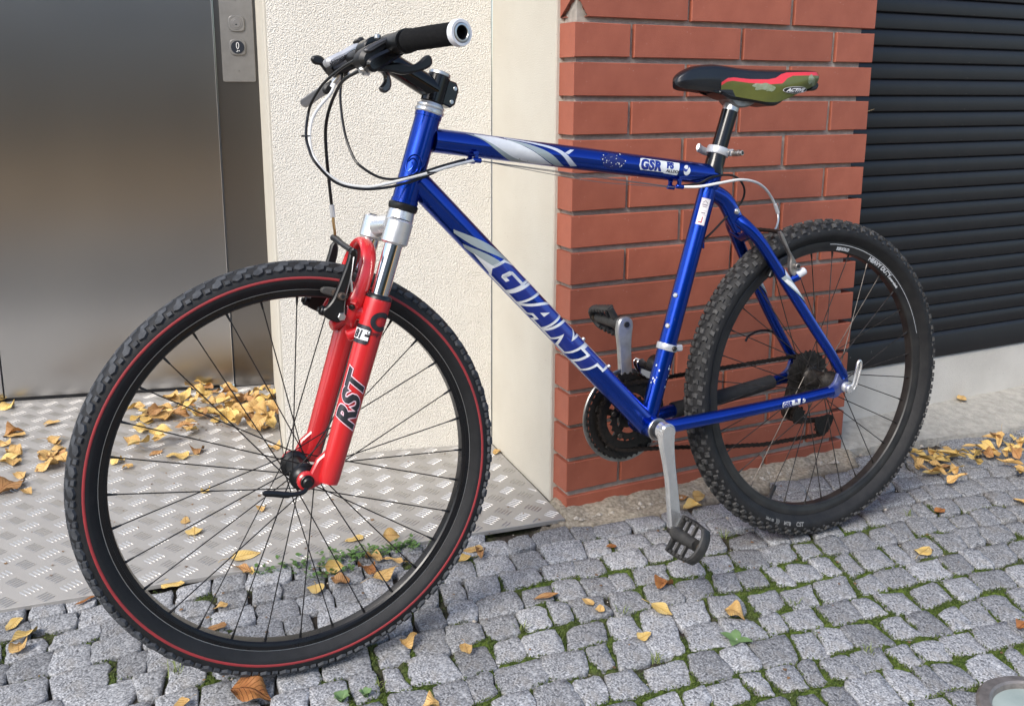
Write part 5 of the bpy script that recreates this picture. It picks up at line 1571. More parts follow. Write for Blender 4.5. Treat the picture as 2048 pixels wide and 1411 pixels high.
sad = grp('saddle', label='black saddle with olive side panel and red stripe')
ST_ = [(0.3600, .6030, .0030, .5985), (0.3575, .6090, .0090, .5940), (0.3520, .6158, .0135, .5905), (0.3410, .6228, .0175, .5880), (0.3250, .6290, .0195, .5865), (0.3076, .6325, .0208, .5850), (0.2790, .6343, .0230, .5820), (0.2550, .6325, .0262, .5775), (0.2300, .6292, .0325, .5725), (0.2050, .6270, .0410, .5680), (0.1850, .6262, .0490, .5640), (0.1650, .6258, .0570, .5630), (0.1450, .6254, .0625, .5680), (0.1250, .6250, .0665, .5760), (0.1050, .6246, .0685, .5840), (0.0850, .6240, .0670, .5905), (0.0720, .6228, .0630, .5945), (0.0640, .6200, .0540, .5985), (0.0610, .6160, .0440, .6020)]
SXs = [a[0] for a in ST_][::-1]
def sta(x, i): return float(np.interp(x, SXs, [a[i] for a in ST_][::-1]))
# smooth stations by a spline through them
base = spline([(a[0], a[1], a[3]) for a in ST_], 9); wid = spline([(a[0], a[2], 0) for a in ST_], 9)
NS = len(base)
rb_top = [(0.062, .6180), (0.085, .6180), (0.145, .6168), (0.156, .6140), (0.168, .6070), (0.182, .6045), (0.215, .6055), (0.246, .6092), (0.258, .6080), (0.272, .5995)]
rb_bot = [(0.062, .6112), (0.085, .6112), (0.134, .6105), (0.146, .6060), (0.157, .5965), (0.182, .5950), (0.220, .5990), (0.248, .6032), (0.260, .6010), (0.272, .5940)]
def side_pt(i, f, s):
    """f: share of the height above the skirt's hem"""
    x, zt, zb = base[i]; hw = wid[i].y
    h = zt - zb
    if f < 0.8:
        k = f / 0.8
        y = hw * (0.88 + 0.12 * math.sin(min(1, k * 1.25) * PI / 2)) * (1 - 0.10 * max(0, k - 0.6) / 0.4)
    else:
        k = math.asin(min(1, (f - 0.8) / 0.2)) * 2 / PI
        y = hw * 0.90 * max(0.0, math.cos(k * PI / 2)) ** 0.9
    return Vector((x, s * y, zb + h * f))
N_LO, N_ST, N_UP = 8, 3, 14
def column(i, s):
    x, zt, zb = base[i]; h = zt - zb
    if x < 0.272:
        lo = (float(np.interp(x, [a for a, _ in rb_bot], [b_ for _, b_ in rb_bot])) - zb) / h
        up_ = (float(np.interp(x, [a for a, _ in rb_top], [b_ for _, b_ in rb_top])) - zb) / h
    else:
        lo, up_ = 0.42, 0.52
    lo = min(max(lo, 0.15), 0.86); up_ = min(max(up_, lo + 0.05), 0.93)
    F = [lo * k / N_LO for k in range(N_LO)] + [lo + (up_ - lo) * k / N_ST for k in range(N_ST)]
    F += [1 - (1 - up_) * (1 - k / N_UP) ** 1.8 for k in range(N_UP + 1)]
    return [side_pt(i, f, s) for f in F]
colsL = [column(i, 1) for i in range(NS)]
colsR = [column(i, -1) for i in range(NS)]
parts = {}
NCOL = N_LO + N_ST + N_UP + 1
for cols, s in ((colsL, 1), (colsR, -1)):
    for i in range(NS - 1):
        for k in range(NCOL - 1):
            a = [cols[i][k], cols[i][k + 1], cols[i + 1][k + 1], cols[i + 1][k]]
            t = 0
            if (base[i].x + base[i + 1].x) / 2 < 0.272:
                t = 2 if k < N_LO else (1 if k < N_LO + N_ST else 0)
            parts.setdefault((t, 0 if t == 0 else s), MB()).add(a, [(0, 1, 2, 3)])
NR = 2 * NCOL - 1
grid = [colsL[i] + list(reversed(colsR[i]))[1:] for i in range(NS)]
under = MB()
mid = [Vector((base[i].x, 0, base[i].z + 0.006)) for i in range(NS)]
for i in range(NS - 1):
    for kk in (0, NR - 1):
        under.add([grid[i][kk], grid[i + 1][kk], mid[i + 1], mid[i]], [(0, 1, 2, 3)])
under.add([grid[-1][k] for k in range(NR)] , [tuple(range(NR))])
M_vinyl = mat('saddle_vinyl', (0.005, 0.0055, 0.008), 0.27, var=(0.007, 0.008, 0.011), vscale=30, bump=0.0003, bscale=900, coat=0.2)
M_olive = mat('olive_vinyl', (0.105, 0.120, 0.030), 0.34, var=(0.085, 0.098, 0.024), vscale=25, coat=0.2, speck=(0.26, 0.31, 0.22), speck_scale=16, speck_t=0.70)
M_sred = mat('red_vinyl', (0.62, 0.035, 0.050), 0.32, coat=0.2)
for (t, sd), mb in sorted(parts.items()):
    bo({0: 'cover', 1: 'red_stripe', 2: 'side_panel'}[t], mb, {0: M_vinyl, 1: M_sred, 2: M_olive}[t], sad, 60)
bo('underside', under, M_black, sad)
m = MB()
m.prism(smooth_poly([(0.2850, .5870), (0.2600, .5740), (0.2400, .5690), (0.1900, .5640), (0.1500, .5560), (0.1350, .5600), (0.1150, .5720), (0.0980, .5760), (0.0950, .5880), (0.1300, .5900), (0.2000, .5950)], 2), (0, 0, 0), X_, Z_, Y_, -0.026, 0.026, 0.004)
bo('base_shell', m, M_black, sad)
for s in (1, -1):
    m = MB(); m.tube(spline([(0.300, s * 0.012, 0.590), (0.270, s * 0.020, 0.582), (0.200, s * 0.0225, 0.5800), (0.150, s * 0.027, 0.5760), (0.110, s * 0.034, 0.584)], 5), 0.0035, 10); bo('rail', m, M_gloss, sad)
m = MB(); m.prism(smooth_poly([(0.090, .5850), (0.078, .5990), (0.062, .5990), (0.064, .5880), (0.076, .5830)], 1), (0, 0, 0), X_, Z_, Y_, -0.05, 0.056, 0.004); bo('tail_bumper', m, M_black, sad)
# oval badge on the left panel
def saddle_y(x, z):
    for i in range(NS - 1):
        if base[i].x >= x >= base[i + 1].x:
            t = (base[i].x - x) / max(1e-9, base[i].x - base[i + 1].x)
            out = 0
            for q, w_ in ((i, 1 - t), (i + 1, t)):
                f = min(0.97, max(0.0, (z - base[q].z) / (base[q].y - base[q].z)))
                out += w_ * side_pt(q, f, 1).y
            return out
    return 0.05
bx0, bz0 = 0.1290, 0.5845
n = 40
def sad_patch(pts2, name, mm, lift):
    bm = bmesh.new(); bm.from_mesh(pts2); bmesh.ops.triangulate(bm, faces=bm.faces[:])
    for axis_, lo_, hi_ in ((0, -0.1, 0.12), (1, -0.03, 0.03)):
        q_ = lo_
        while q_ < hi_:
            co = [0, 0, 0]; co[axis_] = q_; no = [0, 0, 0]; no[axis_] = 1
            bmesh.ops.bisect_plane(bm, geom=bm.verts[:] + bm.edges[:] + bm.faces[:], plane_co=co, plane_no=no)
            q_ += 0.004
    for v in bm.verts:
        X0, Z0 = v.co.x, v.co.y
        x, z = bx0 - X0, bz0 + Z0
        v.co = (x, saddle_y(x, z) + lift, z + RZ)
    for f in bm.faces:
        if f.normal.y < 0: f.normal_flip()
    me = bpy.data.meshes.new(name); bm.to_mesh(me); bm.free(); me.materials.append(mm)
    link(name, me, sad)
sad_patch(poly2d([[(0.0275 * math.cos(2 * PI * k / n), 0.0062 * math.sin(2 * PI * k / n)) for k in range(n)]]), 'badge', M_whitep, 0.0012)
sad_patch(poly2d([[(0.0265 * math.cos(2 * PI * k / n), 0.0054 * math.sin(2 * PI * k / n)) for k in range(n)]]), 'badge', M_black, 0.0018)
for (ox, oz, sx_, sz_) in ((-0.066, 0.0070, 0.0150, 0.0068), (-0.050, 0.0035, 0.0075, 0.0060), (0.034, 0.0195, 0.0085, 0.0085), (0.043, 0.0130, 0.0040, 0.0060)):
    sad_patch(poly2d([[(ox + sx_ * math.cos(t) * (1 + 0.22 * math.sin(3 * t + ox * 90) + 0.1 * math.sin(7 * t)), oz + sz_ * math.sin(t) * (1 + 0.2 * math.cos(4 * t + ox * 50))) for t in [2 * PI * k / 36 for k in range(36)]]]), 'worn_patch', mat('worn_vinyl', (0.26, 0.31, 0.235), 0.4, var=(0.18, 0.22, 0.12), vscale=110), 0.0005)
ta = text2d('ACTIVE', 0.0082, 0.0005, 0.55, 1.42, 1.0, 'CENTER')
for v in ta.vertices: v.co.y -= 0.0030; v.co.x -= 0.001
sad_patch(ta, 'lettering', M_whitep, 0.0024)

# ---- cranks, pedals, chainset
cs = grp('crankset', label='polished alloy cranks with dark chainrings')
def crank(poly, s, name):
    """outline in side view; the arm stands off further towards the pedal"""
    P = smooth_poly(poly, 2)
    mb = MB()
    mb.prism(P, (0, 0, 0), X_, Z_, Y_, 0, 0.0125, 0.0025)
    out = []
    for (x, y, z) in mb.v:
        d = abs(z - BBp.z) / 0.17
        yy = 0.0565 + 0.0215 * min(1, d) ** 0.8 + y * (1.0 + 0.35 * max(0, 1 - 3 * d))
        out.append((x, s * yy, z))
    mb.v = out
    return bo(name, mb, mat('crank_alloy', (0.74, 0.74, 0.735), 0.27, 0.82, var=(0.66, 0.66, 0.65), vscale=60) if s > 0 else mat('crank_dull', (0.44, 0.44, 0.435), 0.36, 0.8, var=(0.34, 0.34, 0.33), vscale=60), cs)
CL = [(0.4448, -0.0178), (0.4393, -0.0112), (0.4262, -0.0114), (0.4164, -0.0196), (0.4142, -0.0322), (0.4172, -0.0476), (0.4172, -0.0713), (0.4155, -0.1194), (0.4135, -0.1586), (0.4140, -0.1875), (0.4170, -0.2126), (0.4272, -0.2168), (0.4371, -0.2089), (0.4386, -0.1768), (0.4377, -0.1247), (0.4400, -0.0862), (0.4461, -0.0475)]
crank([(x - 0.003, z) for x, z in CL], 1, 'crank_arm')
CR = [(0.4353, 0.1496), (0.4306, 0.1599), (0.4169, 0.1634), (0.4032, 0.1570), (0.3998, 0.1438), (0.4035, 0.1293), (0.4075, 0.1049), (0.4090, 0.0751), (0.4092, 0.0351), (0.412, -0.040), (0.442, -0.040), (0.4379, 0.0390), (0.4363, 0.0786), (0.4359, 0.1083), (0.4378, 0.1332)]
crank(CR, -1, 'crank_arm')
m = MB(); m.cyl(BBp + Y_ * 0.034, BBp + Y_ * 0.0385, 0.0212, 36, bev=0.001); m.cyl(BBp + Y_ * 0.0385, BBp + Y_ * 0.053, 0.0155, 30, mi=1); bo('bearing_cup', m, [M_alloy, M_black], cs)
m = MB(); m.cyl(Vector((0.4265, 0.0500, -0.0275)), Vector((0.4265, 0.0735, -0.0270)), 0.0165, 36, bev=0.003); bo('crank_boss', m, M_polish, cs)
m = MB(); c = Vector((0.4265, 0, -0.0270)); m.cyl(c + Y_ * 0.0715, c + Y_ * 0.0742, 0.0102, 28, bev=0.0012); m.cyl(c + Y_ * 0.0742, c + Y_ * 0.0744, 0.0046, 6, mi=1); bo('crank_bolt', m, [M_satin, M_black], cs)
c = Vector((0.4175, 0, 0.1475)); m = MB(); m.cyl(c - Y_ * 0.0770, c - Y_ * 0.0745, 0.0055, 20); bo('axle_end', m, M_black, cs)
RC_ = Vector((0.4290, 0, -0.0300))
def toothed(r, nt, y0, y1, rin, m_, name, depth=0.0042):
    mb = MB()
    out = []
    for k in range(nt):
        a = 2 * PI * k / nt; st = 2 * PI / nt
        for (f, rr_) in ((0.0, r - depth), (0.22, r - depth * 0.8), (0.42, r), (0.58, r), (0.78, r - depth * 0.8)):
            out.append((rr_ * math.cos(a + f * st), rr_ * math.sin(a + f * st)))
    N_ = len(out)
    inn = [(rin * math.cos(2 * PI * k / N_), rin * math.sin(2 * PI * k / N_)) for k in range(N_)]
    vs = []
    for y in (y0, y1):
        vs += [RC_ * (1 if name != 'sprocket' else 0) + Vector((x, y, z)) for x, z in out] + [RC_ * (1 if name != 'sprocket' else 0) + Vector((x, y, z)) for x, z in inn]
    fs = []
    for k in range(N_):
        j = (k + 1) % N_
        fs += [(k, j, N_ + j, N_ + k), (2 * N_ + k, 3 * N_ + k, 3 * N_ + j, 2 * N_ + j), (k, 2 * N_ + k, 2 * N_ + j, j), (N_ + k, N_ + j, 3 * N_ + j, 3 * N_ + k)]
    mb.add(vs, fs)
    return mb
for (r, nt, y, rin) in ((0.0460, 22, -0.0500, 0.030), (0.0675, 32, -0.0580, 0.048), (0.0865, 42, -0.0660, 0.062)):
    bo('chainring', toothed(r, nt, y, y - 0.0022, rin, M_oily, 'chainring'), M_oily, cs)
m = MB(); m.lathe(RC_, Y_, [(0.0830, -0.0735), (0.0925, -0.0735), (0.0930, -0.0715), (0.0915, -0.0700), (0.0830, -0.0705)], 72, closed=True); bo('chain_guard', m, mat('guard_steel', (0.42, 0.41, 0.39), 0.32, 1.0, var=(0.22, 0.215, 0.20), vscale=30), cs)
m = MB()
for k in range(5):
    a = 2 * PI * k / 5 + 0.35
    e = Vector((math.cos(a), 0, math.sin(a))); p_ = Vector((-math.sin(a), 0, math.cos(a)))
    m.box(RC_ + e * 0.042 - Y_ * 0.0615, 0.062, 0.0045, 0.013, e, Y_, p_, 0.001)
m.cyl(RC_ - Y_ * 0.056, RC_ - Y_ * 0.072, 0.021, 28, bev=0.002)
bo('spider', m, M_oily, cs)
for k in range(5):
    a = 2 * PI * k / 5 + 0.35
    e = Vector((math.cos(a), 0, math.sin(a)))
    m = MB(); m.cyl(RC_ + e * 0.040 - Y_ * 0.0465, RC_ + e * 0.040 - Y_ * 0.052, 0.0050, 14, bev=0.0008); bo('chainring_bolt', m, M_dirty, cs)

def pedal(c, s, e, y0, y1, hw, taper, name='pedal', label=None):
    """platform pedal: axle along y, e = direction across the cage"""
    pg = grp(name, label=label)
    e = Vector(e).normalized(); nn = e.cross(Y_).normalized()
    c = Vector(c)
    Y = lambda y: Y_ * (s * y)
    m = MB()
    m.tube([c + Y(y0), c + Y(y0 + 0.012), c + Y(y0 + 0.03), c + Y(y1 - 0.012)], [0.0095, 0.0135, 0.0118, 0.0105], 20)
    bo('body', m, M_pedal, pg)
    m = MB(); m.cyl(c + Y(y0 - 0.012), c + Y(y0 + 0.004), 0.0065, 16); bo('axle', m, M_dirty, pg)
    L = y1 - y0
    fr_ = MB()
    ends = []
    for sg in (1, -1):
        a = c + e * (hw * sg) + Y(y0 + 0.010); b = c + e * (hw * sg * taper) + Y(y1 - 0.008)
        fr_.tube([a, a.lerp(b, 0.5) + e * 0.002 * sg, b], [(0.0040, 0.0075)] * 3, 10, flat=tuple(e))
        ends.append((a, b))
        # teeth along the edge
        for k in range(6):
            q = a.lerp(b, (k + 0.5) / 6)
            fr_.box(q + nn * 0.0078, 0.005, 0.006, 0.005, e, Y_, nn, 0.001)
            fr_.box(q - nn * 0.0078, 0.005, 0.006, 0.005, e, Y_, nn, 0.001)
    # outer plate, rounded
    o0, o1 = ends[0][1], ends[1][1]
    out = [o0, o0.lerp(o1, 0.18) + Y(0.008), o0.lerp(o1, 0.5) + Y(0.012), o0.lerp(o1, 0.82) + Y(0.008), o1]
    fr_.tube(spline(out, 4), [(0.0055, 0.0105)] * 17, 12, flat=(0, 1, 0))
    i0, i1 = ends[0][0], ends[1][0]
    fr_.tube([i0, i0.lerp(i1, 0.5), i1], [(0.0040, 0.0070)] * 3, 10, flat=(0, 1, 0))
    for t in (0.28, 0.62):
        a0 = ends[0][0].lerp(ends[0][1], t); a1 = ends[1][0].lerp(ends[1][1], t)
        fr_.tube([a0, a1], [(0.0030, 0.0050)] * 2, 8, flat=(0, 1, 0))
    bo('cage', fr_, M_pedal, pg)
    m = MB(); m.cyl(c + Y(y1 - 0.002), c + Y(y1 + 0.0055), 0.0092, 20, bev=0.0012); bo('end_cap', m, mat('rusty_cap', (0.085, 0.060, 0.040), 0.6, 0.3, var=(0.05, 0.04, 0.03), vscale=90), pg)
    return pg
pedal((0.4300, 0, -0.2070), 1, (0.573, 0, -0.819), 0.0905, 0.1700, 0.0325, 0.92, label='left pedal turned nearly upright')
pedal((0.4230, 0, 0.1480), -1, (0.50, 0, 0.87), 0.0905, 0.1850, 0.0345, 0.62, label='right pedal in front of the bricks')

# ---- rear drivetrain
cass = grp('cassette')
for k, r in enumerate((0.0560, 0.0500, 0.0445, 0.0395, 0.0350, 0.0310, 0.0275, 0.0245)):
    nt = int(round(r * 2 * PI / 0.0127))
    bo('sprocket', toothed(r, nt, -0.0270 - 0.0040 * k, -0.0288 - 0.0040 * k, 0.016, M_dirty, 'sprocket', 0.004), M_dirty, cass)
rd = grp('rear_derailleur')
m = MB(); m.prism(smooth_poly([(0.012, -0.012), (0.030, -0.070), (0.034, -0.088), (0.018, -0.104), (-0.004, -0.108), (-0.012, -0.094), (0.002, -0.074), (-0.004, -0.018)], 2), (0, -0.062, 0), X_, Z_, Y_, -0.012, 0.006, 0.003); bo('body', m, M_oily, rd)
m = MB()
m.tube(spline([(0.010, -0.052, -0.092), (-0.012, -0.050, -0.104), (-0.036, -0.049, -0.107), (-0.062, -0.047, -0.108), (-0.082, -0.047, -0.104)], 5), [(0.0065, 0.004)] * 20 + [(0.004, 0.003)], 12, flat=(0, 0, 1)); bo('cage', m, M_oily, rd)
pc_ = Vector((-0.0600, 0, -0.1240))
for c, r in ((pc_, 0.0200), (Vector((0.0060, 0, -0.088)), 0.0190)):
    mb = MB(); nt = 10; out = []
    for k in range(nt):
        a = 2 * PI * k / nt; st = 2 * PI / nt
        for (f, rr_) in ((0, r - 0.0045), (0.3, r - 0.003), (0.42, r), (0.58, r), (0.7, r - 0.003)): out.append((c.x + rr_ * math.cos(a + f * st), c.z + rr_ * math.sin(a + f * st)))
    mb.prism(out, (0, 0, 0), X_, Z_, Y_, -0.0505, -0.0440, 0.0006)
    bo('jockey_wheel', mb, M_oily, rd)
m = MB(); m.prism(smooth_poly([(-0.035, -0.100), (-0.085, -0.098), (-0.092, -0.110), (-0.076, -0.136), (-0.058, -0.146), (-0.044, -0.134), (-0.036, -0.112)], 2), (0, -0.043, 0), X_, Z_, Y_, 0, 0.0022, 0.0005); bo('cage_plate', m, M_oily, rd)
fdr = grp('front_derailleur')
m = MB(); c = on_st(0.1130); m.lathe(c, st_ax, [(0.0168, -0.0065), (0.0192, -0.0062), (0.0200, -0.004), (0.0200, 0.004), (0.0192, 0.0062), (0.0168, 0.0065)], 40); m.box(c + Vector((-0.018, 0.010, -0.002)), 0.012, 0.013, 0.012, bev=0.002); bo('clamp', m, M_silver, fdr)
m = MB(); m.cyl(c + Vector((-0.002, 0.0185, 0.0)), c + Vector((-0.002, 0.0235, 0.0)), 0.0050, 6, bev=0.001); bo('clamp_bolt', m, M_dirty, fdr)
m = MB(); FDp = [(0.418, 0.078), (0.409, 0.086), (0.397, 0.080), (0.385, 0.066), (0.372, 0.044), (0.380, 0.038), (0.396, 0.048), (0.410, 0.058)]
m.prism(smooth_poly(FDp, 2), (0, -0.046, 0), X_, Z_, Y_, 0, 0.0018, 0.0004); m.prism(smooth_poly(FDp, 2), (0, -0.058, 0), X_, Z_, Y_, 0, 0.0018, 0.0004); m.box((0.406, -0.051, 0.083), 0.010, 0.014, 0.004, bev=0.0006)
bo('cage', m, M_chrome, fdr)
m = MB(); m.prism(smooth_poly([(0.400, 0.070), (0.392, 0.088), (0.372, 0.092), (0.364, 0.074), (0.372, 0.058), (0.390, 0.056)], 2), (0, -0.044, 0), X_, Z_, Y_, 0, 0.026, 0.003); bo('linkage', m, M_oily, fdr)
# chain: links of side plates and rollers along its path
def arc_pts(c, r, a0, a1, y, n):
    return [Vector((c.x + r * math.cos(math.radians(a0 + (a1 - a0) * k / n)), y, c.z + r * math.sin(math.radians(a0 + (a1 - a0) * k / n)))) for k in range(n + 1)]
R_F, R_R = 0.0660, 0.0420
path = arc_pts(Vector((0, 0, 0)), R_R, 90, 262, -0.0440, 12)                      # round the cassette's rear... down to the guide pulley
path = [Vector((0.0, -0.044, 0.0420))]
path += arc_pts(RC_, R_F, 92, -86, -0.0585, 18)
path += [Vector((0.329, -0.055, -0.1075)), Vector((0.189, -0.052, -0.1285)), Vector((0.0996, -0.048, -0.1385))]
path += arc_pts(pc_, 0.0185, -95, -262, -0.0470, 8)
path += arc_pts(Vector((0.0060, 0, -0.088)), 0.0170, -95, 60, -0.0470, 6)
path += arc_pts(Vector((0, 0, 0)), R_R, -70, -250, -0.0445, 12)
path.append(path[0])
cum = [0.0]
for a, b in zip(path, path[1:]): cum.append(cum[-1] + (b - a).length)
def at_path(s):
    s = s % cum[-1]
    i = max(0, min(len(path) - 2, int(np.searchsorted(cum, s)) - 1))
    return path[i].lerp(path[i + 1], (s - cum[i]) / max(1e-9, cum[i + 1] - cum[i]))
nl = int(cum[-1] / 0.0127) // 2 * 2
m = MB()
for k in range(nl):
    a, b = at_path(cum[-1] * k / nl), at_path(cum[-1] * (k + 1) / nl)
    t = (b - a).normalized(); w_ = t.cross(Y_).normalized(); c = (a + b) / 2
    off = 0.0032 if k % 2 == 0 else 0.0022
    for s in (1, -1):
        m.prism([(-0.0102, 0), (-0.0082, -0.0040), (-0.003, -0.0030), (0.003, -0.0030), (0.0082, -0.0040), (0.0102, 0), (0.0082, 0.0040), (0.003, 0.0030), (-0.003, 0.0030), (-0.0082, 0.0040)], c + Y_ * (off * s), t, w_, Y_, -0.0006, 0.0006)
    m.cyl(a - Y_ * 0.0036, a + Y_ * 0.0036, 0.0036, 6)
tag(bo('chain', m, M_chain), kind='stuff')

# ---- rear brake
rb = grp('rear_brake', label='silver linear pull rear brake')
AR = [(0.1560, 0.3190), (0.1500, 0.3210), (0.1390, 0.3010), (0.1280, 0.2800), (0.1150, 0.2620), (0.1060, 0.2470), (0.1010, 0.2350), (0.1070, 0.2280), (0.1200, 0.2300), (0.1280, 0.2400), (0.1300, 0.2560), (0.1270, 0.2680), (0.1340, 0.2810), (0.1460, 0.3000)]
xz('brake_arm', AR, 0.045, 0.056, mat('dull_alloy', (0.40, 0.385, 0.36), 0.42, 0.85, var=(0.24, 0.225, 0.21), vscale=50), rb, 0.002, 2)
xz('brake_arm', AR, -0.056, -0.045, MATS['dull_alloy'], rb, 0.002, 2)
for s in (1, -1):
    m = MB(); m.cyl((0.1160, s * 0.052, 0.2520), (0.1165, s * 0.064, 0.2510), 0.0062, 16, bev=0.001); m.cyl((0.1165, s * 0.064, 0.2510), (0.1166, s * 0.0643, 0.2510), 0.0032, 6, mi=1); bo('pad_bolt', m, [MATS['dull_alloy'], M_black], rb)
    m = MB(); m.cyl((0.1120, s * 0.056, 0.2330), (0.0960, s * 0.060, 0.2420), 0.0078, 18, bev=0.002); bo('spring_cap', m, mat('grey_cap', (0.55, 0.57, 0.60), 0.4), rb)
    m = MB(); m.prism(smooth_poly([(0.155, 0.2330), (0.130, 0.2600), (0.095, 0.2720), (0.088, 0.2640), (0.105, 0.2550), (0.130, 0.2420), (0.146, 0.2240)], 1), (0, 0, 0), X_, Z_, Y_, s * 0.0135, s * 0.0240, 0.002); bo('brake_pad', m, M_black, rb)
m = MB(); m.tube(spline([(0.1520, -0.045, 0.3180), (0.1480, -0.015, 0.3190), (0.1460, 0.015, 0.3190), (0.1500, 0.045, 0.3190)], 5), [0.0045 if k % 2 == 0 else 0.0036 for k in range(16)], 10); bo('rubber_boot', m, M_chain, rb)

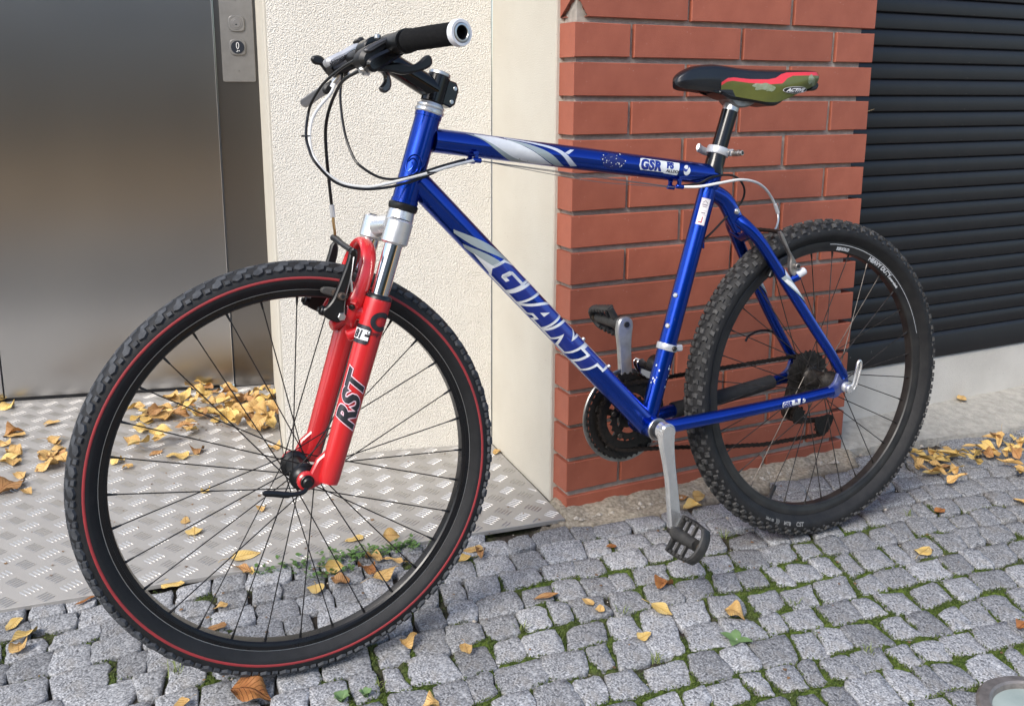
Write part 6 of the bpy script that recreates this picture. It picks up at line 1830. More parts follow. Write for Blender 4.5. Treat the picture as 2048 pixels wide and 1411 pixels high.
# ================================================================== FALLEN LEAVES
LEAVES = [
    (-1.27, 2.369, 'o', 46, 'ochre leaf curled on the tread plate left of the front tyre', ''),
    (-1.173, 2.026, 'o', 52, 'cupped tan leaf on the tread plate near the left photo edge', ''),
    (-1.164, 1.959, 'b', 78, 'large ragged tan leaf at the left photo edge on the plate', ''),
    (-1.111, 1.936, 'o', 34, 'small folded tan leaf right of the ragged one on the plate', ''),
    (-1.461, 2.5, 'y', 50, 'yellow leaf against the foot of the steel door at far left', ''),
    (-1.046, 2.407, 'y', 46, 'bright yellow leaf on the plate just inside the front wheel rim', ''),
    (-0.841, 2.144, 'y', 60, 'big crumpled yellow leaf on the plate, seen between the spokes', ''),
    (-0.801, 2.177, 'b', 42, 'brown curled leaf touching the big crumpled yellow one', ''),
    (-0.906, 2.166, 'b', 40, 'brown flat leaf left of the big crumpled yellow leaf', ''),
    (-0.976, 2.112, 'y', 40, 'folded bright yellow leaf close to the rim on the plate', ''),
    (-0.936, 2.072, 'o', 30, 'small tan leaf beside the folded yellow leaf by the rim', ''),
    (-0.705, 1.946, 'y', 26, 'tiny yellow leaf on the plate behind the spokes', ''),
    (-0.678, 2.343, 'o', 42, 'ochre leaf on the plate under the hub side of the heap', ''),
    (-0.61, 2.203, 'o', 40, 'rolled orange leaf touching the foot of the stucco corner', ''),
    (-0.551, 1.855, 'o', 28, 'small pale orange leaf below the front hub', ''),
    (-0.7, 1.802, 'o', 30, 'small torn orange leaf above a yellow oval one on the plate', ''),
    (-0.664, 1.753, 'y', 44, 'oval pale yellow leaf lying flat on the plate inside the wheel', ''),
    (-0.527, 1.654, 'y', 56, 'large pale yellow leaf near the front edge of the plate', ''),
    (-0.524, 1.604, 'b', 52, 'narrow brown leaf along the plate edge under a yellow leaf', ''),
    (-0.506, 1.597, 'y', 22, 'tiny orange scrap at the plate edge', ''),
    (-0.636, 1.554, 'y', 44, 'round pale yellow leaf over the plate edge inside the wheel', ''),
    (-0.523, 1.478, 'o', 28, 'small orange leaf on the setts inside the front wheel', ''),
    (-0.51, 1.416, 'b', 34, 'brown leaf wedged in a joint inside the front wheel', ''),
    (-0.776, 1.496, 'r', 38, 'red-brown narrow leaf at the plate edge beside the tyre', ''),
    (-0.866, 1.421, 'y', 42, 'yellow leaf on the setts at lower left, upper of three', ''),
    (-0.826, 1.384, 'y', 54, 'yellow leaf with a long stalk at lower left', ''),
    (-0.82, 1.353, 'o', 34, 'pale ochre leaf at lower left, bottom of three', ''),
    (-0.397, 1.237, 'r', 80, 'large curled orange-brown leaf under the front tyre', ''),
    (-0.497, 1.209, 'o', 30, 'ochre leaf cut by the bottom edge left of the tyre', ''),
    (-0.323, 1.721, 'y', 40, 'pale yellow leaf on the plate below the fork', ''),
    (-0.246, 1.718, 'o', 34, 'upright folded orange leaf at the plate edge', ''),
    (-0.271, 1.652, 'o', 40, 'orange leaf among the weeds at the plate edge', ''),
    (-0.233, 1.645, 'o', 44, 'long orange leaf leaning by the rim at the plate edge', ''),
    (-0.275, 1.606, 'r', 44, 'red-brown leaf on the setts by the weeds', ''),
    (-0.235, 1.584, 'o', 60, 'long twisted orange-brown leaf on the setts inside the wheel', ''),
    (-0.341, 1.6, 'y', 36, 'small yellow leaf standing in the weeds', ''),
    (-0.325, 1.565, 'b', 40, 'brown leaf under the small yellow leaf in the weeds', ''),
    (-0.363, 1.537, 'y', 48, 'pale yellow round leaf on a sett inside the wheel', ''),
    (-0.077, 1.69, 'o', 42, 'orange leaf against the right side of the front tyre', ''),
    (-0.06, 1.67, 'b', 48, 'brown thin leaf behind the right side of the front tyre', ''),
    (-0.092, 1.646, 'y', 34, 'yellow leaf tucked under the right side of the front tyre', ''),
    (-0.168, 1.372, 'o', 34, 'small ochre leaf on the setts right of the tyre foot', ''),
    (-0.073, 1.353, 'o', 30, 'pale orange leaf on a mossy joint right of the tyre', ''),
    (0.065, 1.515, 'b', 50, 'narrow brown leaf in a joint below the pillar', ''),
    (0.141, 1.499, 'o', 26, 'small tan leaf on the setts, left of a pair', ''),
    (0.162, 1.478, 'o', 24, 'small orange leaf on the setts, right of a pair', ''),
    (0.205, 1.705, 'r', 24, 'small rust leaf on the setts in front of the pillar corner', ''),
    (0.23, 1.394, 'y', 30, 'small yellow leaf on the setts under the crank', ''),
    (-0.121, 1.214, 'o', 30, 'tan leaf cut by the bottom edge below the tyre', ''),
    (0.286, 1.555, 'r', 44, 'red-brown leaf on the setts below the left pedal', ''),
    (0.272, 1.475, 'y', 42, 'round yellow leaf on the setts below the left pedal', ''),
    (0.401, 1.461, 'o', 42, 'ochre leaf on the setts right of the left pedal', ''),
    (0.842, 1.693, 'y', 50, 'yellow oval leaf with a stalk right of the rear tyre', ''),
    (0.958, 1.873, 'r', 30, 'dark red-brown leaf on the setts right of the rear tyre', ''),
    (1.162, 1.918, 'o', 36, 'ochre leaf at the right photo edge, upper one', ''),
    (0.891, 1.426, 'r', 36, 'rust leaf at the right photo edge, lower one', ''),
    (0.404, 1.885, 'y', 52, 'yellow leaf at the pillar foot behind the crank', ''),
    (0.425, 1.916, 'o', 34, 'orange leaf standing behind the yellow one at the pillar foot', ''),
    (0.388, 1.926, 'b', 36, 'brown leaf beside the yellow one at the pillar foot', ''),
    (-0.039, 2.18, 'o', 30, 'tan leaf in the corner at the foot of the smooth return', ''),
    (-1.094, 2.501, 'o', 54, 'dry ochre leaf in the heap between the steel door post and the stucco corner', 'leaves heaped by the door post', 0.007),
    (-1.057, 2.48, 'y', 36, 'dry ochre leaf in the heap between the steel door post and the stucco corner', 'leaves heaped by the door post', 0.007),
    (-1.022, 2.448, 'o', 55, 'dry ochre leaf in the heap between the steel door post and the stucco corner', 'leaves heaped by the door post', 0.007),
    (-1.014, 2.489, 'o', 56, 'dry ochre leaf in the heap between the steel door post and the stucco corner', 'leaves heaped by the door post', 0.007),
    (-1.006, 2.388, 'y', 37, 'dry ochre leaf in the heap between the steel door post and the stucco corner', 'leaves heaped by the door post', 0.007),
    (-0.989, 2.408, 'o', 56, 'dry ochre leaf in the heap between the steel door post and the stucco corner', 'leaves heaped by the door post', 0.007),
    (-0.977, 2.44, 'y', 50, 'dry ochre leaf in the heap between the steel door post and the stucco corner', 'leaves heaped by the door post', 0.007),
    (-1.0, 2.309, 'y', 47, 'dry ochre leaf in the heap between the steel door post and the stucco corner', 'leaves heaped by the door post', 0.007),
    (-1.003, 2.252, 'o', 44, 'dry ochre leaf in the heap between the steel door post and the stucco corner', 'leaves heaped by the door post', 0.007),
    (-0.943, 2.162, 'y', 54, 'dry ochre leaf in the heap between the steel door post and the stucco corner', 'leaves heaped by the door post', 0.033),
    (-0.93, 2.248, 'o', 36, 'dry ochre leaf in the heap between the steel door post and the stucco corner', 'leaves heaped by the door post', 0.009),
    (-0.909, 2.221, 'y', 56, 'dry ochre leaf in the heap between the steel door post and the stucco corner', 'leaves heaped by the door post', 0.041),
    (-0.992, 2.522, 'o', 55, 'dry ochre leaf in the heap between the steel door post and the stucco corner', 'leaves heaped by the door post', 0.023),
    (-0.959, 2.471, 'y', 41, 'dry ochre leaf in the heap between the steel door post and the stucco corner', 'leaves heaped by the door post', 0.018),
    (-0.968, 2.558, 'y', 55, 'dry ochre leaf in the heap between the steel door post and the stucco corner', 'leaves heaped by the door post', 0.018),
    (-0.929, 2.416, 'b', 48, 'dry ochre leaf in the heap between the steel door post and the stucco corner', 'leaves heaped by the door post', 0.016),
    (-0.935, 2.505, 'b', 36, 'dry ochre leaf in the heap between the steel door post and the stucco corner', 'leaves heaped by the door post', 0.011),
    (-0.904, 2.472, 'o', 40, 'dry ochre leaf in the heap between the steel door post and the stucco corner', 'leaves heaped by the door post', 0.041),
    (-0.898, 2.42, 'y', 56, 'dry ochre leaf in the heap between the steel door post and the stucco corner', 'leaves heaped by the door post', 0.018),
    (-0.921, 2.554, 'y', 46, 'dry ochre leaf in the heap between the steel door post and the stucco corner', 'leaves heaped by the door post', 0.035),
    (-0.967, 2.663, 'o', 56, 'dry ochre leaf in the heap between the steel door post and the stucco corner', 'leaves heaped by the door post', 0.014),
    (-0.903, 2.543, 'y', 55, 'dry ochre leaf in the heap between the steel door post and the stucco corner', 'leaves heaped by the door post', 0.031),
    (-0.879, 2.502, 'y', 43, 'dry ochre leaf in the heap between the steel door post and the stucco corner', 'leaves heaped by the door post', 0.018),
    (-0.87, 2.42, 'b', 41, 'dry ochre leaf in the heap between the steel door post and the stucco corner', 'leaves heaped by the door post', 0.022),
    (-0.86, 2.475, 'o', 56, 'dry ochre leaf in the heap between the steel door post and the stucco corner', 'leaves heaped by the door post', 0.01),
    (-0.869, 2.547, 'o', 50, 'dry ochre leaf in the heap between the steel door post and the stucco corner', 'leaves heaped by the door post', 0.015),
    (-0.826, 2.437, 'b', 39, 'dry ochre leaf in the heap between the steel door post and the stucco corner', 'leaves heaped by the door post', 0.016),
    (-0.829, 2.399, 'y', 46, 'dry ochre leaf in the heap between the steel door post and the stucco corner', 'leaves heaped by the door post', 0.008),
    (-0.869, 2.282, 'b', 54, 'dry ochre leaf in the heap between the steel door post and the stucco corner', 'leaves heaped by the door post', 0.035),
    (-0.86, 2.309, 'y', 46, 'dry ochre leaf in the heap between the steel door post and the stucco corner', 'leaves heaped by the door post', 0.013),
    (-0.868, 2.308, 'o', 38, 'dry ochre leaf in the heap between the steel door post and the stucco corner', 'leaves heaped by the door post', 0.035),
    (-0.827, 2.489, 'y', 54, 'dry ochre leaf in the heap between the steel door post and the stucco corner', 'leaves heaped by the door post', 0.035),
    (-0.819, 2.505, 'y', 52, 'dry ochre leaf in the heap between the steel door post and the stucco corner', 'leaves heaped by the door post', 0.012),
    (-0.787, 2.368, 'y', 50, 'dry ochre leaf in the heap between the steel door post and the stucco corner', 'leaves heaped by the door post', 0.035),
    (-0.82, 2.557, 'o', 45, 'dry ochre leaf in the heap between the steel door post and the stucco corner', 'leaves heaped by the door post', 0.019),
    (-0.784, 2.464, 'o', 37, 'dry ochre leaf in the heap between the steel door post and the stucco corner', 'leaves heaped by the door post', 0.022),
    (-0.758, 2.348, 'y', 42, 'dry ochre leaf in the heap between the steel door post and the stucco corner', 'leaves heaped by the door post', 0.039),
    (-0.801, 2.569, 'b', 55, 'dry ochre leaf in the heap between the steel door post and the stucco corner', 'leaves heaped by the door post', 0.007),
    (-0.738, 2.382, 'o', 53, 'dry ochre leaf in the heap between the steel door post and the stucco corner', 'leaves heaped by the door post', 0.042),
    (-0.723, 2.308, 'o', 43, 'dry ochre leaf in the heap between the steel door post and the stucco corner', 'leaves heaped by the door post', 0.04),
    (-0.785, 2.589, 'o', 52, 'dry ochre leaf in the heap between the steel door post and the stucco corner', 'leaves heaped by the door post', 0.008),
    (-0.726, 2.412, 'o', 46, 'dry ochre leaf in the heap between the steel door post and the stucco corner', 'leaves heaped by the door post', 0.041),
    (-0.712, 2.34, 'b', 38, 'dry ochre leaf in the heap between the steel door post and the stucco corner', 'leaves heaped by the door post', 0.038),
    (-0.755, 2.551, 'y', 39, 'dry ochre leaf in the heap between the steel door post and the stucco corner', 'leaves heaped by the door post', 0.037),
    (-0.721, 2.469, 'y', 37, 'dry ochre leaf in the heap between the steel door post and the stucco corner', 'leaves heaped by the door post', 0.035),
    (-0.693, 2.378, 'o', 52, 'dry ochre leaf in the heap between the steel door post and the stucco corner', 'leaves heaped by the door post', 0.039),
    (-0.677, 2.3, 'o', 54, 'dry ochre leaf in the heap between the steel door post and the stucco corner', 'leaves heaped by the door post', 0.039),
    (-0.764, 2.681, 'o', 39, 'dry ochre leaf in the heap between the steel door post and the stucco corner', 'leaves heaped by the door post', 0.009),
    (-0.729, 2.576, 'y', 43, 'dry ochre leaf in the heap between the steel door post and the stucco corner', 'leaves heaped by the door post', 0.013),
    (-0.685, 2.442, 'o', 53, 'dry ochre leaf in the heap between the steel door post and the stucco corner', 'leaves heaped by the door post', 0.03),
    (-0.677, 2.385, 'o', 39, 'dry ochre leaf in the heap between the steel door post and the stucco corner', 'leaves heaped by the door post', 0.021),
    (-0.721, 2.604, 'y', 53, 'dry ochre leaf in the heap between the steel door post and the stucco corner', 'leaves heaped by the door post', 0.019),
    (-0.668, 2.419, 'b', 37, 'dry ochre leaf in the heap between the steel door post and the stucco corner', 'leaves heaped by the door post', 0.024),
    (-0.652, 2.341, 'y', 39, 'dry ochre leaf in the heap between the steel door post and the stucco corner', 'leaves heaped by the door post', 0.019),
    (-0.886, 2.582, 'b', 39, 'dry ochre leaf in the heap between the steel door post and the stucco corner', 'leaves heaped by the door post', 0.026),
    (-0.933, 2.651, 'b', 44, 'dry ochre leaf in the heap between the steel door post and the stucco corner', 'leaves heaped by the door post', 0.013),
    (-0.836, 2.543, 'b', 40, 'dry ochre leaf in the heap between the steel door post and the stucco corner', 'leaves heaped by the door post', 0.039),
    (-1.065, 2.42, 'y', 51, 'dry ochre leaf in the heap between the steel door post and the stucco corner', 'leaves heaped by the door post', 0.036),
    (-1.001, 2.406, 'b', 48, 'dry ochre leaf in the heap between the steel door post and the stucco corner', 'leaves heaped by the door post', 0.029),
    (-1.014, 2.394, 'y', 43, 'dry ochre leaf in the heap between the steel door post and the stucco corner', 'leaves heaped by the door post', 0.009),
    (-0.959, 2.416, 'o', 52, 'dry ochre leaf in the heap between the steel door post and the stucco corner', 'leaves heaped by the door post', 0.016),
    (-0.978, 2.203, 'o', 46, 'dry ochre leaf in the heap between the steel door post and the stucco corner', 'leaves heaped by the door post', 0.022),
    (-0.906, 2.201, 'y', 37, 'dry ochre leaf in the heap between the steel door post and the stucco corner', 'leaves heaped by the door post', 0.034),
    (-0.992, 2.51, 'y', 39, 'dry ochre leaf in the heap between the steel door post and the stucco corner', 'leaves heaped by the door post', 0.034),
    (-0.966, 2.568, 'o', 37, 'dry ochre leaf in the heap between the steel door post and the stucco corner', 'leaves heaped by the door post', 0.009),
    (-0.907, 2.42, 'y', 52, 'dry ochre leaf in the heap between the steel door post and the stucco corner', 'leaves heaped by the door post', 0.037),
    (-0.887, 2.418, 'y', 41, 'dry ochre leaf in the heap between the steel door post and the stucco corner', 'leaves heaped by the door post', 0.025),
    (-0.951, 2.654, 'y', 48, 'dry ochre leaf in the heap between the steel door post and the stucco corner', 'leaves heaped by the door post', 0.018),
    (-0.869, 2.475, 'o', 45, 'dry ochre leaf in the heap between the steel door post and the stucco corner', 'leaves heaped by the door post', 0.03),
    (-0.843, 2.432, 'y', 46, 'dry ochre leaf in the heap between the steel door post and the stucco corner', 'leaves heaped by the door post', 0.02),
    (-0.806, 2.402, 'y', 53, 'dry ochre leaf in the heap between the steel door post and the stucco corner', 'leaves heaped by the door post', 0.022),
    (-0.882, 2.338, 'o', 48, 'dry ochre leaf in the heap between the steel door post and the stucco corner', 'leaves heaped by the door post', 0.007),
    (-0.867, 2.32, 'o', 41, 'dry ochre leaf in the heap between the steel door post and the stucco corner', 'leaves heaped by the door post', 0.035),
    (-0.833, 2.531, 'o', 55, 'dry ochre leaf in the heap between the steel door post and the stucco corner', 'leaves heaped by the door post', 0.009),
    (-0.817, 2.514, 'o', 48, 'dry ochre leaf in the heap between the steel door post and the stucco corner', 'leaves heaped by the door post', 0.03),
    (-0.769, 2.365, 'y', 55, 'dry ochre leaf in the heap between the steel door post and the stucco corner', 'leaves heaped by the door post', 0.029),
    (-0.743, 2.409, 'y', 47, 'dry ochre leaf in the heap between the steel door post and the stucco corner', 'leaves heaped by the door post', 0.038),
    (-0.751, 2.509, 'b', 46, 'dry ochre leaf in the heap between the steel door post and the stucco corner', 'leaves heaped by the door post', 0.029),
    (-0.735, 2.401, 'o', 49, 'dry ochre leaf in the heap between the steel door post and the stucco corner', 'leaves heaped by the door post', 0.022),
    (-0.74, 2.507, 'y', 42, 'dry ochre leaf in the heap between the steel door post and the stucco corner', 'leaves heaped by the door post', 0.023),
    (-0.695, 2.321, 'o', 54, 'dry ochre leaf in the heap between the steel door post and the stucco corner', 'leaves heaped by the door post', 0.026),
    (-0.722, 2.591, 'o', 43, 'dry ochre leaf in the heap between the steel door post and the stucco corner', 'leaves heaped by the door post', 0.01),
    (-0.673, 2.381, 'y', 46, 'dry ochre leaf in the heap between the steel door post and the stucco corner', 'leaves heaped by the door post', 0.022),
    (-0.66, 2.429, 'o', 44, 'dry ochre leaf in the heap between the steel door post and the stucco corner', 'leaves heaped by the door post', 0.02),
    (-0.911, 2.633, 'o', 39, 'dry ochre leaf in the heap between the steel door post and the stucco corner', 'leaves heaped by the door post', 0.011),
    (-0.841, 2.564, 'o', 52, 'dry ochre leaf in the heap between the steel door post and the stucco corner', 'leaves heaped by the door post', 0.04),
    (-1.336, 2.291, 'b', 54, 'dry tan leaf in the loose scatter on the plate left of the front tyre', 'leaves scattered on the plate at left', 0.007),
    (-1.324, 2.224, 'o', 52, 'dry tan leaf in the loose scatter on the plate left of the front tyre', 'leaves scattered on the plate at left', 0.007),
    (-1.262, 2.165, 'o', 43, 'dry tan leaf in the loose scatter on the plate left of the front tyre', 'leaves scattered on the plate at left', 0.007),
    (-1.25, 2.124, 'y', 53, 'dry tan leaf in the loose scatter on the plate left of the front tyre', 'leaves scattered on the plate at left', 0.007),
    (-1.194, 2.226, 'o', 39, 'dry tan leaf in the loose scatter on the plate left of the front tyre', 'leaves scattered on the plate at left', 0.007),
    (-1.16, 2.179, 'o', 37, 'dry tan leaf in the loose scatter on the plate left of the front tyre', 'leaves scattered on the plate at left', 0.007),
    (-1.177, 2.137, 'o', 46, 'dry tan leaf in the loose scatter on the plate left of the front tyre', 'leaves scattered on the plate at left', 0.007),
    (-1.138, 2.125, 'b', 54, 'dry tan leaf in the loose scatter on the plate left of the front tyre', 'leaves scattered on the plate at left', 0.007),
    (-1.13, 2.082, 'y', 38, 'dry tan leaf in the loose scatter on the plate left of the front tyre', 'leaves scattered on the plate at left', 0.007),
    (-1.51, 2.557, 'y', 56, 'dry tan leaf in the loose scatter on the plate left of the front tyre', 'leaves scattered on the plate at left', 0.008),
    (-1.239, 2.1, 'o', 48, 'dry tan leaf in the loose scatter on the plate left of the front tyre', 'leaves scattered on the plate at left', 0.008),
    (-1.11, 2.102, 'o', 48, 'dry tan leaf in the loose scatter on the plate left of the front tyre', 'leaves scattered on the plate at left', 0.008),
    (-1.321, 2.275, 'o', 49, 'dry tan leaf in the loose scatter on the plate left of the front tyre', 'leaves scattered on the plate at left', 0.011),
    (-1.264, 2.153, 'o', 52, 'dry tan leaf in the loose scatter on the plate left of the front tyre', 'leaves scattered on the plate at left', 0.011),
    (-1.194, 2.239, 'o', 41, 'dry tan leaf in the loose scatter on the plate left of the front tyre', 'leaves scattered on the plate at left', 0.008),
    (-1.171, 2.144, 'o', 54, 'dry tan leaf in the loose scatter on the plate left of the front tyre', 'leaves scattered on the plate at left', 0.009),
    (-1.13, 2.066, 'o', 51, 'dry tan leaf in the loose scatter on the plate left of the front tyre', 'leaves scattered on the plate at left', 0.01),
    (-1.228, 2.099, 'o', 40, 'dry tan leaf in the loose scatter on the plate left of the front tyre', 'leaves scattered on the plate at left', 0.008),
    (1.036, 2.186, 'y', 37, 'yellow brown leaf in the drift along the foot of the sill wall', 'leaves drifted along the sill wall', 0.007),
    (1.034, 2.154, 'y', 50, 'yellow brown leaf in the drift along the foot of the sill wall', 'leaves drifted along the sill wall', 0.007),
    (1.081, 2.193, 'o', 46, 'yellow brown leaf in the drift along the foot of the sill wall', 'leaves drifted along the sill wall', 0.007),
    (1.089, 2.151, 'y', 36, 'yellow brown leaf in the drift along the foot of the sill wall', 'leaves drifted along the sill wall', 0.007),
    (1.122, 2.164, 'y', 46, 'yellow brown leaf in the drift along the foot of the sill wall', 'leaves drifted along the sill wall', 0.007),
    (1.052, 2.107, 'o', 48, 'yellow brown leaf in the drift along the foot of the sill wall', 'leaves drifted along the sill wall', 0.007),
    (1.015, 2.095, 'o', 38, 'yellow brown leaf in the drift along the foot of the sill wall', 'leaves drifted along the sill wall', 0.007),
    (1.02, 2.059, 'y', 56, 'yellow brown leaf in the drift along the foot of the sill wall', 'leaves drifted along the sill wall', 0.007),
    (1.076, 2.095, 'o', 51, 'yellow brown leaf in the drift along the foot of the sill wall', 'leaves drifted along the sill wall', 0.007),
    (1.196, 2.224, 'o', 46, 'yellow brown leaf in the drift along the foot of the sill wall', 'leaves drifted along the sill wall', 0.012),
    (1.188, 2.187, 'y', 38, 'yellow brown leaf in the drift along the foot of the sill wall', 'leaves drifted along the sill wall', 0.009),
    (1.143, 2.117, 'y', 50, 'yellow brown leaf in the drift along the foot of the sill wall', 'leaves drifted along the sill wall', 0.016),
    (1.083, 2.061, 'y', 39, 'yellow brown leaf in the drift along the foot of the sill wall', 'leaves drifted along the sill wall', 0.019),
    (1.064, 2.02, 'o', 47, 'yellow brown leaf in the drift along the foot of the sill wall', 'leaves drifted along the sill wall', 0.014),
    (1.216, 2.192, 'y', 50, 'yellow brown leaf in the drift along the foot of the sill wall', 'leaves drifted along the sill wall', 0.016),
    (1.234, 2.182, 'o', 56, 'yellow brown leaf in the drift along the foot of the sill wall', 'leaves drifted along the sill wall', 0.011),
    (1.285, 2.272, 'b', 44, 'yellow brown leaf in the drift along the foot of the sill wall', 'leaves drifted along the sill wall', 0.02),
    (1.298, 2.249, 'y', 54, 'yellow brown leaf in the drift along the foot of the sill wall', 'leaves drifted along the sill wall', 0.009),
    (1.279, 2.181, 'y', 51, 'yellow brown leaf in the drift along the foot of the sill wall', 'leaves drifted along the sill wall', 0.015),
    (1.335, 2.277, 'y', 45, 'yellow brown leaf in the drift along the foot of the sill wall', 'leaves drifted along the sill wall', 0.014),
    (1.337, 2.244, 'o', 41, 'yellow brown leaf in the drift along the foot of the sill wall', 'leaves drifted along the sill wall', 0.016),
    (1.231, 2.101, 'o', 56, 'yellow brown leaf in the drift along the foot of the sill wall', 'leaves drifted along the sill wall', 0.016),
    (1.244, 2.072, 'y', 56, 'yellow brown leaf in the drift along the foot of the sill wall', 'leaves drifted along the sill wall', 0.009),
    (1.045, 2.136, 'y', 53, 'yellow brown leaf in the drift along the foot of the sill wall', 'leaves drifted along the sill wall', 0.013),
    (1.074, 2.14, 'y', 56, 'yellow brown leaf in the drift along the foot of the sill wall', 'leaves drifted along the sill wall', 0.009),
    (1.0, 2.12, 'o', 49, 'yellow brown leaf in the drift along the foot of the sill wall', 'leaves drifted along the sill wall', 0.017),
    (1.12, 2.175, 'o', 41, 'yellow brown leaf in the drift along the foot of the sill wall', 'leaves drifted along the sill wall', 0.015),
    (1.154, 2.179, 'y', 41, 'yellow brown leaf in the drift along the foot of the sill wall', 'leaves drifted along the sill wall', 0.013),
    (1.183, 2.148, 'y', 41, 'yellow brown leaf in the drift along the foot of the sill wall', 'leaves drifted along the sill wall', 0.017),
    (1.289, 2.254, 'o', 54, 'yellow brown leaf in the drift along the foot of the sill wall', 'leaves drifted along the sill wall', 0.018),
    (1.299, 2.187, 'y', 39, 'yellow brown leaf in the drift along the foot of the sill wall', 'leaves drifted along the sill wall', 0.017),
    (1.042, 2.06, 'o', 37, 'yellow brown leaf in the drift along the foot of the sill wall', 'leaves drifted along the sill wall', 0.011),
    (1.015, 2.156, 'y', 51, 'yellow brown leaf in the drift along the foot of the sill wall', 'leaves drifted along the sill wall', 0.019),
    (1.081, 2.173, 'y', 52, 'yellow brown leaf in the drift along the foot of the sill wall', 'leaves drifted along the sill wall', 0.014),
    (1.127, 2.164, 'y', 48, 'yellow brown leaf in the drift along the foot of the sill wall', 'leaves drifted along the sill wall', 0.012),
    (1.015, 2.079, 'b', 38, 'yellow brown leaf in the drift along the foot of the sill wall', 'leaves drifted along the sill wall', 0.013),
    (1.077, 2.081, 'b', 39, 'yellow brown leaf in the drift along the foot of the sill wall', 'leaves drifted along the sill wall', 0.012),
    (1.2, 2.192, 'o', 39, 'yellow brown leaf in the drift along the foot of the sill wall', 'leaves drifted along the sill wall', 0.009),
    (1.079, 2.066, 'o', 39, 'yellow brown leaf in the drift along the foot of the sill wall', 'leaves drifted along the sill wall', 0.017),
    (1.236, 2.211, 'y', 54, 'yellow brown leaf in the drift along the foot of the sill wall', 'leaves drifted along the sill wall', 0.01),
    (1.287, 2.288, 'o', 48, 'yellow brown leaf in the drift along the foot of the sill wall', 'leaves drifted along the sill wall', 0.013),
    (1.254, 2.155, 'o', 40, 'yellow brown leaf in the drift along the foot of the sill wall', 'leaves drifted along the sill wall', 0.018),
    (1.339, 2.233, 'y', 48, 'yellow brown leaf in the drift along the foot of the sill wall', 'leaves drifted along the sill wall', 0.015),
    (1.238, 2.047, 'o', 52, 'yellow brown leaf in the drift along the foot of the sill wall', 'leaves drifted along the sill wall', 0.018),
    (1.071, 2.147, 'y', 42, 'yellow brown leaf in the drift along the foot of the sill wall', 'leaves drifted along the sill wall', 0.009),
    (1.104, 2.16, 'y', 45, 'yellow brown leaf in the drift along the foot of the sill wall', 'leaves drifted along the sill wall', 0.019),
    (1.211, 2.181, 'b', 50, 'yellow brown leaf in the drift along the foot of the sill wall', 'leaves drifted along the sill wall', 0.007),
    (1.281, 2.172, 'b', 48, 'yellow brown leaf in the drift along the foot of the sill wall', 'leaves drifted along the sill wall', 0.019),
]

LM = {
    'y': mat('leaf_yellow', (0.66, 0.43, 0.115), 0.55, var=(0.72, 0.53, 0.21), vscale=45, speck=(0.30, 0.15, 0.04), speck_scale=70, speck_t=0.70, obj_rand=0.12, spec=0.35),
    'o': mat('leaf_ochre', (0.54, 0.325, 0.11), 0.6, var=(0.64, 0.43, 0.175), vscale=50, speck=(0.24, 0.11, 0.035), speck_scale=60, speck_t=0.68, obj_rand=0.16, spec=0.3),
    'b': mat('leaf_brown', (0.34, 0.165, 0.060), 0.65, var=(0.46, 0.26, 0.11), vscale=55, speck=(0.14, 0.065, 0.025), speck_scale=60, speck_t=0.66, obj_rand=0.18, spec=0.3),
    'r': mat('leaf_rust', (0.30, 0.110, 0.035), 0.6, var=(0.42, 0.19, 0.06), vscale=55, speck=(0.10, 0.045, 0.02), speck_scale=60, speck_t=0.66, obj_rand=0.15, spec=0.3),
}
def leaf_mesh(seed, curl, fold, wav, broad, stalk):
    """unit-length leaf: blade with a midrib fold, curl and wavy margin, and its stalk"""
    r = random.Random(seed)
    nx, ny = 9, 6
    vs, fs = [], []
    ph = [r.uniform(0, 6.28) for _ in range(6)]
    bend = r.uniform(-0.25, 0.25)
    for i in range(nx + 1):
        t = i / nx
        w = broad * (math.sin(PI * min(1, t ** 0.72)) ** 0.85) * (1 - 0.25 * t) + 0.004
        w *= 1 + 0.10 * math.sin(9 * t + ph[0])
        for j in range(-ny // 2, ny // 2 + 1):
            s = j / (ny / 2)
            y = s * w + bend * (t - 0.3) ** 2
            z = abs(s) * w * fold + curl * (t - 0.45) ** 2 * 1.2 + wav * (math.sin(7 * t + ph[1] + 2 * s) * abs(s) ** 1.3 * 0.5 + math.sin(4 * t + ph[2]) * 0.35) * w * 1.6 + curl * 0.6 * (s * w) ** 2 * 4
            vs.append((t - 0.5, y, z))
    m = ny + 1
    for i in range(nx):
        for j in range(ny):
            fs.append((i * m + j, (i + 1) * m + j, (i + 1) * m + j + 1, i * m + j + 1))
    if stalk:
        o = len(vs)
        P = [Vector((-0.48, 0, 0.0)), Vector((-0.62, 0.02, 0.015)), Vector((-0.80, 0.07 * r.uniform(-1, 1), 0.02)), Vector((-0.95, 0.12 * r.uniform(-1, 1), 0.0))]
        for p in P:
            for a in range(4):
                vs.append((p.x, p.y + 0.011 * math.cos(a * PI / 2), p.z + 0.011 * math.sin(a * PI / 2)))
        for i in range(len(P) - 1):
            for a in range(4):
                fs.append((o + i * 4 + a, o + i * 4 + (a + 1) % 4, o + (i + 1) * 4 + (a + 1) % 4, o + (i + 1) * 4 + a))
    zmin = min(v[2] for v in vs)
    return [(a, b, c - zmin) for a, b, c in vs], fs
